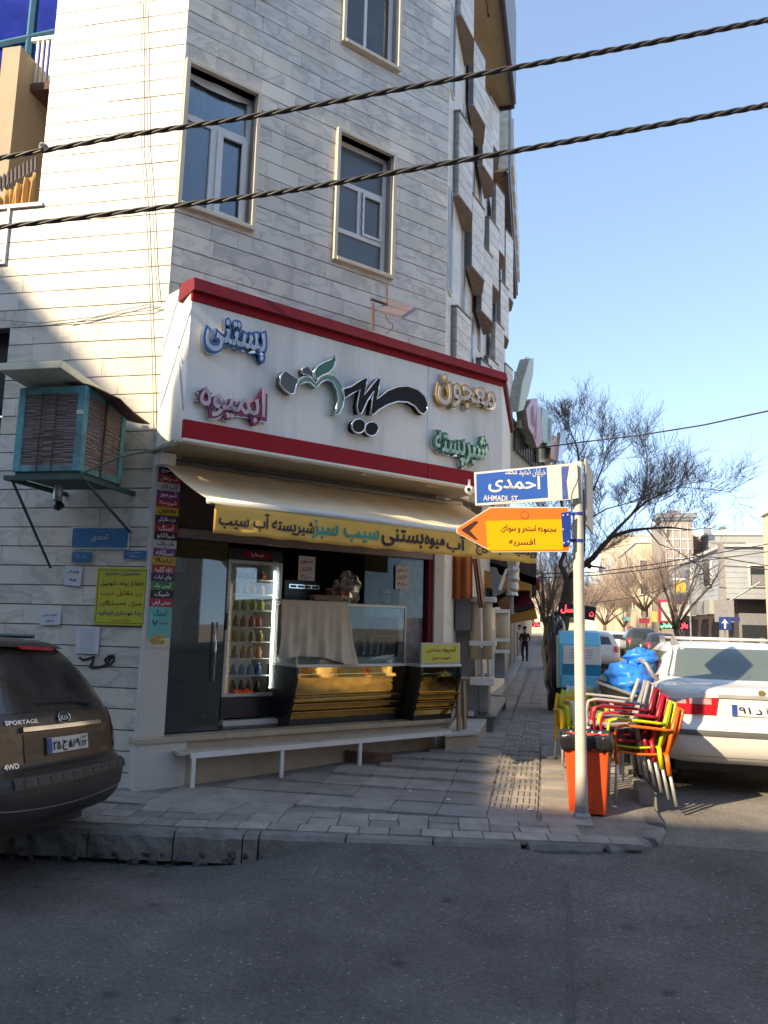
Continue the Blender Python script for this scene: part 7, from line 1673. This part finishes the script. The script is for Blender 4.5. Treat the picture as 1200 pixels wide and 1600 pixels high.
def big_tree(Y=17.0):
    t = thing('bare_tree', 'big leafless street tree with dark crooked limbs behind the sign pole', 'tree')
    rnd = random.Random(31)
    def P(px, py, dy=0): return on_y(px, py, Y + dy)
    base = P(871, 1040); base.z = gz(.4, 17) - .02
    trunk = [base, P(877, 983), P(883, 950), P(888, 925), P(891, 905)]
    wood = MB(); limb(wood, trunk, .16, .115); wood.build('trunk', M_BARK, t, smooth=True)
    L1 = [P(888, 925), P(885, 905), P(880, 890, .1), P(875, 883, .2), P(880, 868, .3), P(888, 850, .5), P(880, 800, .8), P(868, 740, 1.0), P(866, 690, 1.2), P(860, 680, 1.3)]
    L2 = [P(891, 905), P(900, 893), P(908, 886), P(927, 871, -.2), P(943, 851, -.5), P(957, 838, -.8), P(985, 829, -1.2), P(1010, 826, -1.5), P(1045, 824, -1.9), P(1080, 828, -2.2)]
    L3 = [P(905, 887), P(911, 860, .1), P(912, 830, .3), P(914, 790, .4), P(906, 740, .6), P(902, 700, .8), P(890, 670, 1.0)]
    L4 = [P(950, 842, -.5), P(968, 823, -.3), P(985, 806, .0), P(1003, 782, .2), P(1009, 758, .3), P(1012, 728, .5)]
    L5 = [P(990, 800, .0), P(1010, 784, -.5), P(1038, 769, -.9), P(1062, 760, -1.2)]
    L6 = [P(914, 815, .2), P(925, 808), P(948, 795, -.3), P(975, 788, -.6)]
    L7 = [P(906, 800, .6), P(925, 770, 1.0), P(938, 740, 1.4), P(950, 700, 1.8)]
    L8 = [P(884, 860, .4), P(872, 840, .0), P(862, 820, -.6), P(850, 790, -1.0)]
    L9 = [P(1010, 826, -1.5), P(1030, 850, -1.8), P(1060, 862, -2.2)]
    L10 = [P(907, 886), P(920, 884, -.1), P(935, 886, -.2), P(946, 888, -.25)]
    crown = MB(); specs = [(L1, .085, .02, 2), (L2, .10, .016, 3), (L3, .07, .016, 3), (L4, .05, .014, 3), (L5, .035, .010, 3), (L6, .03, .012, 2), (L7, .04, .012, 3), (L8, .03, .01, 2), (L9, .02, .008, 2), (L10, .035, .022, 0)]
    wl_ = MB()
    for pts, r0, r1, dep in specs: limb(wl_, pts, r0 * .8, r1 * .7)
    wl_.build('limbs', M_BARK, t, smooth=True)
    tw = MB()
    for pts, r0, r1, dep in specs:
        if not dep: continue
        n_ = len(pts) - 1
        for i in range(1, n_ + 1):
            a_, b2 = pts[i - 1], pts[i]; dd = (b2 - a_).normalized(); k = max(1, int((b2 - a_).length / .27))
            if i < 3 and pts is not L5 and pts is not L4: k = 1 if i == 2 else 0
            for j in range(k):
                p = a_.lerp(b2, (j + rnd.random()) / k); s_ = Vector((rnd.gauss(0, 1), rnd.gauss(0, 1), rnd.gauss(.1, .8))).normalized()
                nd = (dd * .8 + s_ * .9 + Vector((.05, 0, .38))).normalized(); twig(tw, p, nd, rnd.uniform(.5, 1.12) * (1.05 if dep == 3 else .75), .0085, 3, rnd, upb=.28, spread=.8)
        twig(tw, pts[-1], (pts[-1] - pts[-2]).normalized(), .5, .010, 3, rnd, upb=.25)
    tw.build('crown', M_TWIG, t)
    return t
big_tree()
def fan_tree(label, px, Y, base_z, fork, spread, hgt, mB, mT, seed, n_l=7, dep=3, r_=.12, poll=False, ln=1.2, lean=0):
    t = thing('bare_tree', label, 'tree', (on_y(px, 990, Y).x, Y, base_z)); rnd = random.Random(seed)
    tr = MB(); limb(tr, [Vector((0, 0, 0)), Vector((lean * .3, 0, fork * .5)), Vector((lean, .05, fork))], r_, r_ * .75); tr.build('trunk', mB, t, smooth=True)
    lm = MB(); tw = MB()
    for k in range(n_l):
        an = 2 * math.pi * k / n_l + rnd.uniform(-.3, .3); e = Vector((math.cos(an) * spread * rnd.uniform(.5, 1), math.sin(an) * spread * .6, hgt - fork * 1.0))
        p0 = Vector((lean, .05, fork)); pts = [p0, p0 + Vector((e.x * .35, e.y * .35, e.z * .38)), p0 + Vector((e.x * .75, e.y * .75, e.z * .7)), p0 + Vector((e.x, e.y, e.z))]
        if poll: pts = pts[:3]
        limb(lm, pts, r_ * .5, r_ * .15)
        for i in range(1, len(pts)):
            if poll and i < len(pts) - 1: continue
            c_ = 9 if poll else 4
            for j in range(c_):
                p = pts[i - 1].lerp(pts[i], rnd.random() if not poll else rnd.uniform(.5, 1)); s_ = Vector((rnd.gauss(0, 1), rnd.gauss(0, 1), rnd.gauss(.2, .7))).normalized()
                twig(tw, p, ((pts[i] - pts[i - 1]).normalized() * .6 + s_ * .9 + Vector((0, 0, .5))).normalized(), ln * rnd.uniform(.5, 1.1), r_ * .10, dep - 1, rnd, upb=.3)
    lm.build('limbs', mB, t, smooth=True); tw.build('crown', mT, t); return t
fan_tree('dark forked leafless tree before the white corner house across the street', 1068, 34, .1, 1.6, 2.2, 4.2, M_BARK, M_TWIG, 5, 5, 2, .13, ln=1.1, lean=-.3)
fan_tree('second dark leaning tree just right of the forked one across the street', 1078, 37, .1, 1.9, 1.2, 4.4, M_BARK, M_TWIG, 6, 3, 2, .12, ln=.9, lean=-.5)
fan_tree('pollarded tree with a dense round brown crown left of the cream houses', 1008, 72, .1, 3.2, 3.4, 5.6, M_BARK2, M_TWIG2, 7, 9, 3, .25, True, 2.3)
fan_tree('distant brown round crowned tree at the end of the street', 945, 88, .1, 2.0, 3.2, 4.4, M_BARK2, M_TWIG2, 8, 9, 3, .22, True, 2.3)
fan_tree('distant bare tree low against the cream end house', 975, 100, .1, 1.8, 3.0, 5.0, M_BARK2, M_TWIG2, 9, 8, 3, .2, True, 2.2)
fan_tree('tall thin bare tree over the pavement behind the man', 852, 30, .05, 1.6, .9, 4.0, M_BARK2, M_TWIG, 10, 7, 3, .09, ln=1.0)
fan_tree('bare street tree farther up the left pavement', 866, 42, .05, 2.0, 1.4, 4.6, M_BARK2, M_TWIG, 12, 6, 3, .11, ln=1.2)
fan_tree('bare tree standing left of the distant cars', 905, 60, .05, 2.0, 2.4, 4.6, M_BARK2, M_TWIG2, 13, 7, 3, .15, ln=1.6)

# ================================================================== ACROSS AND UP THE STREET
M_CREAM = mat('cream_wall', (0.55, 0.45, 0.31), .85, var=.12, dirt=.4, dcol=(.32, .26, .18), scale=.5)
M_PALE = mat('pale_wall', (0.56, 0.54, 0.49), .8, var=.08, dirt=.35, dcol=(.35, .32, .28), scale=.6)
M_WSHADE = mat('shaded_white_marble', (0.34, 0.36, 0.38), .6, var=.1, dirt=.3, scale=.8)  # white marble darkened so that the corner house looks shaded
M_WD = mat('window_dark', (0.03, 0.035, 0.04), .15, var=.3)
def house(label, x0, x1, y0, y1, h, m_, wins=(), wins_w=(), trim=True, name='town_house'):
    t = thing(name, label, 'building', (x0, y0, 0)); W_, D_ = x1 - x0, y1 - y0
    MB().box(0, W_, 0, D_, 0, h).build('walls', m_, t)
    if trim: MB().box(-.15, W_ + .1, -.15, D_ + .1, h + .003, h + .25).build('parapet', M_PALE, t)
    rr = random.Random(int(x0 * 7 + y0))
    for k in range(3):
        xa, ya = rr.uniform(.3, max(.4, W_ - 1.5)), rr.uniform(.3, 3); q_ = rr.uniform(.5, 1.2)
        MB().box(xa, xa + q_, ya, ya + .8, h + .26, h + .26 + rr.uniform(.4, 1.1)).build('roof_unit', [M_GREYMET, M_WHITE, M_PALE][k], t)
    MB().tube([(W_ * .4, .5, h + .2), (W_ * .4, .5, h + 2.2)], .03, 4).tube([(W_ * .4 - .5, .5, h + 2.1), (W_ * .4 + .5, .5, h + 2.1)], .02, 4).build('aerial', M_GREYMET, t)
    for (a_, b2, z0, z1) in wins:
        o = MB().box(a_, b2, -.10, -.003, z0, z1).build('window', M_PALE, t); MB().box(a_ + .12, b2 - .12, -.12, -.103, z0 + .12, z1 - .12).build('pane', M_WD, o)
    for (a_, b2, z0, z1) in wins_w:
        o = MB().box(-.10, -.003, a_, b2, z0, z1).build('window', M_PALE, t); MB().box(-.12, -.103, a_ + .12, b2 - .12, z0 + .12, z1 - .12).build('pane', M_WD, o)
    return t
# white two storey corner house
wh = thing('white_corner_house', 'white marble two storey corner house across the street with dark windows', 'building', (12.6, 57, 0))
MB().box(0, 20, 0, 26, 3.95, 7.5).build('upper_walls', M_WSHADE, wh); MB().box(1.0, 20, 1.2, 26, 0, 3.947).build('shop_walls', M_DARK, wh)
for k in range(9):
    MB().box(-.012, 20, -.015, -.003, 4.3 + k * .36, 4.315 + k * .36).box(-.015, -.003, 0, 26, 4.3 + k * .36, 4.315 + k * .36).build('joint_line', M_GREYMET, wh)
MB().box(-.2, 20, -.2, 26, 7.503, 7.72).build('parapet', M_PALE, wh)
for (a_, b2, z0, z1) in ((1.5, 5.0, 4.75, 6.3), (5.4, 7.2, 5.2, 7.1)):
    o = MB().box(a_, b2, -.12, -.003, z0, z1).build('window', M_PALE if a_ < 5 else mat('pink_trim', (.5, .34, .30), .6), wh); MB().box(a_ + .1, b2 - .1, -.15, -.123, z0 + .1, z1 - .1).build('pane', M_WD, o)
o = wh; MB().box(1.65, 3.0, -.17, -.153, 4.85, 5.6).build('grey_blind', M_GREYMET, wh)
for (a_, b2) in ((4.0, 6.6), (12.0, 14.5)):
    o = MB().box(-.14, -.003, a_, b2, 5.0, 7.0).build('window', M_PALE, wh); MB().box(-.17, -.143, a_ + .2, b2 - .2, 5.1, 6.9).build('pane', M_WD, o)
for k in range(7):
    o = MB().box(1.05 + k * 2.6, 3.3 + k * 2.6, 1.05, 1.19, .2, 3.0).build('shop_front', M_GREYMET, wh); MB().box(1.2 + k * 2.6, 3.1 + k * 2.6, 1.0, 1.047, .3, 2.2).build('pane', M_WD, o)
MB().prism([(4.2, -.02, 3.6), (9.5, -.02, 3.6), (9.5, -2.2, 2.7), (4.2, -2.2, 2.7)], (0, 0, .12)).build('awning', mat('drab_awning', (.16, .15, .13), .8), wh)
MB().box(4.4, 9.3, .2, .6, 1.9, 2.6).build('shop_sign', mat('slate_sign', (.07, .12, .14), .4), wh)
for k in range(5): MB().box(-.9, -.2, 1 + k * 4.2, 3.5 + k * 4.2, 2.9, 3.9).build('projecting_sign', [M_SLGRN, M_GREYMET, M_PALE, M_SEA, M_SLGRN][k], wh)
# grid tower and cream blocks behind it
gt = house('brown stair tower with a white window grid rising behind the white corner house', 12.6, 15.6, 84, 92, 13.0, mat('tower_brown', (.30, .25, .21), .7), trim=True, name='grid_tower')
for i in range(4):
    MB().box(.3 + i * .72, .36 + i * .72, -.08, -.003, 4.5, 12.6).build('mullion', M_WHITE, gt)
for j in range(8): MB().box(.3, 2.7, -.10, -.083, 5 + j, 5.08 + j).build('transom', M_WHITE, gt)
MB().box(-.5, 3.4, -.5, 3, 13.26, 13.7).build('cap', M_GREYMET, gt)
house('cream block with a stepped gable left of the grid tower', 11.0, 12.5, 92, 112, 11.5, M_CREAM, [(.2, 1.2, 3 + 2.6 * k, 4.4 + 2.6 * k) for k in range(3)], [(2 + 3 * k, 3.6 + 3 * k, 4 + 3 * j, 5.6 + 3 * j) for k in range(5) for j in range(2)])
house('tall cream blank walled block at the left end of the far side', 11.3, 20, 122, 150, 15.8, M_CREAM, [], [(2 + 5 * k, 4 + 5 * k, 4 + 3.4 * j, 6 + 3.4 * j) for k in range(4) for j in range(3)])
house('brick backed block between white house and tower', 15.7, 24, 90, 98, 12.0, mat('brick_brown', (.26, .17, .12), .8, var=.2), [(1, 2.5, 8, 9.5)], [])
house('grey plain block behind the white corner house roof', 17.5, 24.5, 86, 100, 11.7, mat('plain_grey', (.30, .31, .28), .8), [], [])
gh = house('pale green glazed penthouse beyond the white corner house', 24.8, 30, 88, 96, 10.6, mat('penthouse_green', (.20, .32, .27), .5), [(.4 + 1.3 * k, 1.4 + 1.3 * k, 8.8, 10.2) for k in range(4)], [])
house('low cream roof structure beyond the white corner house at right', 29, 40, 76, 84, 9.0, M_CREAM, [(1 + 2 * k, 2 + 2 * k, 7.5, 8.5) for k in range(4)], [])
for k, (y0, y1, h, m_) in enumerate(((83.2, 91.8, 6.5, M_CREAM), (112.2, 121.8, 8.2, M_PALE), (152, 175, 8.8, M_CREAM), (176, 205, 10.2, M_PALE))):
    house(['cream two storey house right after the white corner house', 'pale house between the cream blocks', 'cream house far up on the right side', 'pale house near the end of the street'][k], 12.0 if k else 12.6, 20 if k else 12.58 + .0 if False else 20, y0 if k else 112.2, y1 if k else 112.3, h, m_) if k else None
house('broad cream house closing the end of the street under a water tank', -6, 16.5, 215, 235, 13.5, M_CREAM, [(1 + 2.6 * k, 2.4 + 2.6 * k, 3 + 3.2 * j, 5 + 3.2 * j) for k in range(8) for j in range(3)])
tk = thing('roof_dish', 'pale round dish on the roof of the end house', 'satellite dish', (on_y(937, 935, 214).x, 214, 0)); MB().lathe([(.3, -.4), (2.0, -.2), (3.0, .25), (2.9, .3), (.3, -.2)], (0, 0, 17.0), 20, 'y').build('dish', M_WHITE, tk, smooth=True); MB().box(-.3, .3, .2, .6, 13.5, 16.5).build('mast', M_GREYMET, tk)
# nearer house at the right edge of the picture
nh = house('beige house end at the far right edge of the picture', 14.35, 26, 45.5, 54, 9.2, M_CREAM, [(1.5, 3, 5, 7)], [])
MB().box(-.12, .6, -.35, -.06, 3.3, 6.3).build('lime_sign', mat('lime_sign', (.42, .45, .12), .5), nh)
er = house('cream shop block on the right side of the street, out of view to our right', 12.75, 26, 8.5, 44.6, 10.0, mat('cream_east', (.66, .56, .42), .85, var=.08), [], [(2 + 4.2 * k, 3.8 + 4.2 * k, 4 + 3 * j, 5.8 + 3 * j) for k in range(8) for j in range(2)])  # unseen block, put in to bounce warm sunlight onto the shop front
# left side, beyond the first shops: upper storeys
nb2 = thing('second_house', 'marble neighbour block with an oversailing brown soffit up the street', 'building', (-1.15, 15.0, 0))
MB().box(-6, -.05, 0, 6.2, 5.0, 12.8).build('walls', M_MARBLE, nb2)
so2 = MB().box(-.04, .53, 0.1, 6.2, 11.0, 11.06).build('soffit', mat('brick_soffit', (.26, .15, .08), .85, var=.5, scale=9), nb2)
MB().box(-.04, .56, -.02, .08, 11.0, 12.7).build('end_wall', M_MARBLE, nb2); MB().box(.56, .60, 0, 6.2, 10.95, 12.75).build('side_sheet', M_GREYMET, nb2)
MB().box(.47, .555, .1, 6.2, 10.86, 10.99).build('dark_fascia', mat('purple_fascia', (.05, .03, .045), .6), nb2)
for k in range(6): MB().box(.603, .66, .4 + k * 1.0, 1.1 + k * 1.0, 11.3, 12.4).build('shutter', M_WHITE, nb2)
for k in range(3): house(['dun house up the left side beyond the shutters', 'grey house farther up the left side', 'far left side house by the bare trees'][k], -9, -1.3, 61 + k * 30, 90 + k * 30, [6.5, 7.5, 6.0][k], [M_STONE, M_PALE, M_CREAM][k], [], [])

# shop signs and lights across the street
def board(label, px0, py0, px1, py1, Y, m_, name='shop_board', frame=None, fw_=.15):
    a_, b2 = on_y(px0, py0, Y), on_y(px1, py1, Y); c_ = (a_ + b2) / 2; w_, h_ = b2.x - a_.x, a_.z - b2.z
    t = thing(name, label, 'sign', c_); MB().box(-w_ / 2, w_ / 2, 0, .25, -h_ / 2, h_ / 2).build('box', frame or m_, t)
    if frame: MB().box(-w_ / 2 + fw_, w_ / 2 - fw_, -.03, -.003, -h_ / 2 + fw_, h_ / 2 - fw_).build('face', m_, t)
    return t, w_, h_
t, w_, h_ = board('white billboard with a thick red frame over the far shops', 1029, 937, 1055, 974, 50, M_PALE, 'framed_sign', mat('frame_red', (.45, .02, .06), .4), .14)
for k in range(3): text(['نان', 'سنگک', 'تنور'][k], M_GREYMET, t, (-w_ * .28, -.032, h_ * .18 - k * .36), FX, FU, w_ * .56, .22, .004)
MB().box(.5 * w_ + .02, .5 * w_ + .5, 0, .3, -.5, .5).build('lamp_housing', M_PALE, t)
t, w_, h_ = board('green glowing letter board under the red framed billboard', 1031, 972, 1052, 983, 49.6, M_BLACK, 'led_board')
text('نوشیدنی', mat('green_led', (.0, 1, .2), emit=(.02, 1, .2), estr=3), t, (-w_ * .45, -.01, -h_ * .35), FX, FU, w_ * .9, h_ * .75, .004, .03)
t, w_, h_ = board('red glowing blob sign in front of the forked tree', 1062, 972, 1076, 984, 33, M_BLACK, 'led_board')
text('باز', MATS['red_led'], t, (-w_ * .42, -.01, -h_ * .4), FX, FU, w_ * .84, h_ * .8, .004, .06)
t, w_, h_ = board('small red glowing sign above the pavement behind the man', 831, 972, 844, 980, 24, M_BLACK, 'led_board'); text('باز', MATS['red_led'], t, (-w_ * .42, -.01, -h_ * .4), FX, FU, w_ * .84, h_ * .8, .004, .06)
for (lab, bx, Y, c_) in (('turquoise shop fascia in the distance', (972, 964, 985, 970), 90, (.15, .42, .47)), ('crimson shop fascia left of the framed billboard', (999, 966, 1015, 974), 70, (.25, .02, .05)), ('yellow shop board left of the red framed billboard', (1019, 955, 1027, 972), 52, (.40, .40, .10)), ('orange yellow angled awning board above the billboard', (1053, 904, 1072, 926), 58, (.50, .34, .06)), ('dark blue fascia under the forked tree', (1052, 930, 1075, 944), 44, (.02, .02, .08)), ('navy street plate board at the corner across the road', (1137, 964, 1156, 971), 40, (.02, .03, .16))):
    board(lab, *bx, Y, mat('board_%d' % int(Y * 10 + c_[0] * 100), c_, .5))
ow = thing('one_way_sign', 'square blue sign with a white upward arrow beyond the saloon roof', 'traffic sign', (on_y(1133, 980, 36).x, 36, on_y(1133, 975, 36).z))
MB().box(-.24, .24, 0, .02, -.26, .30).build('plate', mat('sign_navy', (.015, .05, .22), .4), ow); MB().prism([(-.04, -.006, -.2), (.04, -.006, -.2), (.04, -.006, .04), (.15, -.006, .02), (.0, -.006, .22), (-.15, -.006, .02), (-.04, -.006, .04)], (0, .004, 0)).build('arrow', M_WHITEINK, ow); MB().tube([(0, .05, .3), (0, .05, -1.9)], .03, 8).build('post', M_GREYMET, ow)
ne = thing('no_entry_sign', 'round red no entry sign far up the street', 'traffic sign', (on_y(986, 984, 75).x, 75, on_y(986, 984, 75).z))
MB().lathe([(.33, -.01), (.33, .01)], (0, 0, 0), 20, 'y').build('disc', M_RED, ne); MB().box(-.22, .22, -.02, -.011, -.05, .05).build('bar', M_WHITEINK, ne); MB().tube([(0, .05, .2), (0, .05, -2.0)], .03, 6).build('post', M_GREYMET, ne)
up_ = thing('utility_pole', 'grey concrete utility pole with clustered wires before the white corner house', 'utility pole', (on_y(1131, 990, 46).x, 46, 0))
zt_ = on_y(1131, 850, 46).z
MB().hexa([(-.22, -.2, 0), (.22, -.2, 0), (.22, .2, 0), (-.22, .2, 0), (-.14, -.12, zt_), (.14, -.12, zt_), (.14, .12, zt_), (-.14, .12, zt_)]).build('post', mat('concrete_pole', (.24, .23, .22), .9, var=.2), up_)
MB().box(-.5, 1.3, -.1, .1, zt_ + .003, zt_ + .12).build('crossarm', M_GREYMET, up_); MB().box(-.5, .5, -.35, -.21, 2.2, 3.4).build('meter_box', M_GREYMET, up_)
MB().tube([(.2, -.2, 3.3), (1.9, -.3, 4.4)], .06, 6).build('stay', M_GREYMET, up_)
lp = thing('street_lamp', 'white street lamp head on a thin arm before the cream houses', 'street lamp', (on_y(1077, 905, 48).x, 48, 0))
zl = on_y(1070, 906, 48).z; MB().tube([(0, 0, 0), (0, 0, zl - .2), (-.2, 0, zl)], .05, 8).build('post', M_GREYMET, lp); MB().blob((-.55, 0, zl), .3, 10, 0, (1.4, .5, .35)).build('head', M_WHITE, lp, smooth=True)

# ================================================================== CABLES
def twisted(label, pts, Y0, Y1, r_=.012, turns=19):
    t = thing('overhead_cable', label, 'cable'); P = []
    for (px, py) in pts: P.append(on_y(px, py, lerp(Y0, Y1, (px + 60) / 1320)))
    # smooth through the points
    fine = []
    for i in range(len(P) - 1):
        a_, b2, c_, d_ = P[max(i - 1, 0)], P[i], P[i + 1], P[min(i + 2, len(P) - 1)]
        for k in range(60):
            s_ = k / 60; fine.append(.5 * ((2 * b2) + (c_ - a_) * s_ + (2 * a_ - 5 * b2 + 4 * c_ - d_) * s_ * s_ + (-a_ + 3 * b2 - 3 * c_ + d_) * s_ ** 3))
    fine.append(P[-1]); n_ = len(fine)
    for q in range(3):
        pts_ = []
        for i, p in enumerate(fine):
            d_ = (fine[min(i + 1, n_ - 1)] - fine[max(i - 1, 0)]).normalized(); x = d_.cross(Vector((0, 0, 1))).normalized(); y = x.cross(d_)
            an = turns * 2 * math.pi * i / n_ + q * 2.094; pts_.append(p + (x * math.cos(an) + y * math.sin(an)) * r_ * .95)
        MB().tube(pts_, r_, 7).build('strand', M_CABLE, t, smooth=True)
    return t
c1_ = twisted('upper twisted black power cable crossing in front of the marble building', [(-60, 252), (0, 247), (210, 210), (400, 181), (610, 142), (820, 103), (1010, 68), (1200, 31), (1260, 18)], 5.3, 5.9)
twisted('lower twisted black power cable crossing in front of the marble building', [(-60, 359), (0, 355), (245, 325), (420, 303), (596, 273), (820, 233), (1010, 199), (1200, 164), (1260, 152)], 5.3, 5.9)
cj = thing('cable_clamp', 'grey taped clamp on the upper cable at far left', 'clamp'); MB().blob(on_y(68, 229, 5.3), .035, 8, .5).build('clamp', M_GREYMET, cj)
def wire(label, pts, Y0, Y1, r_=.012):
    t = thing('overhead_wire', label, 'wire'); a_ = pts[0][0]; b2 = pts[-1][0]
    MB().tube([on_y(px, py, lerp(Y0, Y1, (px - a_) / (b2 - a_))) for px, py in pts], r_, 6).build('wire', M_CABLE, t)
wire('thin black wire from the neighbour sign up to the right edge', [(834, 701), (900, 692), (1000, 680), (1100, 664), (1210, 640)], 12.4, 9.5, .010)
wire('upper thin wire with bulbs strung across behind the pole', [(838, 897), (930, 894), (1020, 882), (1100, 868), (1200, 850)], 26, 30, .018)
wire('lower thin wire with bulbs strung across behind the pole', [(838, 903), (930, 899), (1020, 889), (1100, 876), (1200, 862)], 26, 31, .018)
wire('wire running to the utility pole past the white house, upper', [(1085, 868), (1130, 872), (1200, 884)], 44, 44, .03); wire('wire running from the utility pole across the house front, lower', [(1130, 884), (1165, 886), (1200, 890)], 44, 43, .03)
wire('wire sagging left from the utility pole towards the cream houses', [(920, 943), (1000, 932), (1080, 905), (1128, 880)], 60, 46, .03)
for k, (px, py, m_) in enumerate(((921, 884, M_BLACK), (939, 890, M_WHITE), (918, 912, M_WHITE))):
    bl = thing('hanging_bulb', ['dark bulb hanging from the right limb of the big tree', 'pale bulb hanging from the strung wires', 'pale bulb on a short arm right of the pole'][k], 'bulb', on_y(px, py, 26)); MB().lathe([(.02, .25), (.03, .1), (.09, .0), (.05, -.08), (.01, -.10)], (0, 0, 0), 10).build('bulb', m_, bl, smooth=True)

# ================================================================== THE STREET BEHIND US: buildings that cast the shade
bk1 = house('tall cream block on the near side of the street, behind and left of us', -48, -18.45, -34, -8.0, 17.8, M_CREAM, [], [], name='apartment_block')
for i in range(8):
    for j in range(5): MB().box(1.5 + i * 3, 3.0 + i * 3, 25.903, 26.0, 2 + j * 3.8, 4 + j * 3.8).build('window', M_WD, bk1)
wtk = thing('added_shade_tank', 'added steel tank on a stand, unseen on the roof behind us, shading the pavement', 'water tank', (-15.5, -8.9, 12.95))  # tank is added, out of view, to cast shade across the pavement
MB().box(-.75, .80, -.35, .35, 2.84, 3.7).build('tank', M_GREYMET, wtk, bevel=.05)
for x_ in (-.7, .65):
    for y_ in (-.3, .3): MB().tube([(x_, y_, 0), (x_, y_, 2.84)], .04, 6).build('leg', M_STEEL, wtk)
bk2 = house('tan brick row on the near side of the street behind us', -18.2, 40, -20, -8.0, 12.67, mat('brick_tan', (.46, .38, .30), .85, var=.2, dirt=.3), [], [], name='brick_row')
for i in range(15):
    for fz in (4.4, 7.6): MB().box(2 + i * 3.6, 3.6 + i * 3.6, 12.003, 12.1, fz, fz + 1.8).build('window', M_WD, bk2)
    o = MB().box(1.2 + i * 3.6, 1.7 + i * 3.6, 12.003, 12.1, 4.4, 6.2).build('window', M_PALE, bk2); MB().box(1.3 + i * 3.6, 1.6 + i * 3.6, 12.103, 12.12, 4.5, 6.1).build('pane', M_WD, o)
    MB().box(1.4 + i * 3.6, 4.4 + i * 3.6, 12.003, 12.06, .2, 2.9).build('shutter', M_SHUT, bk2)
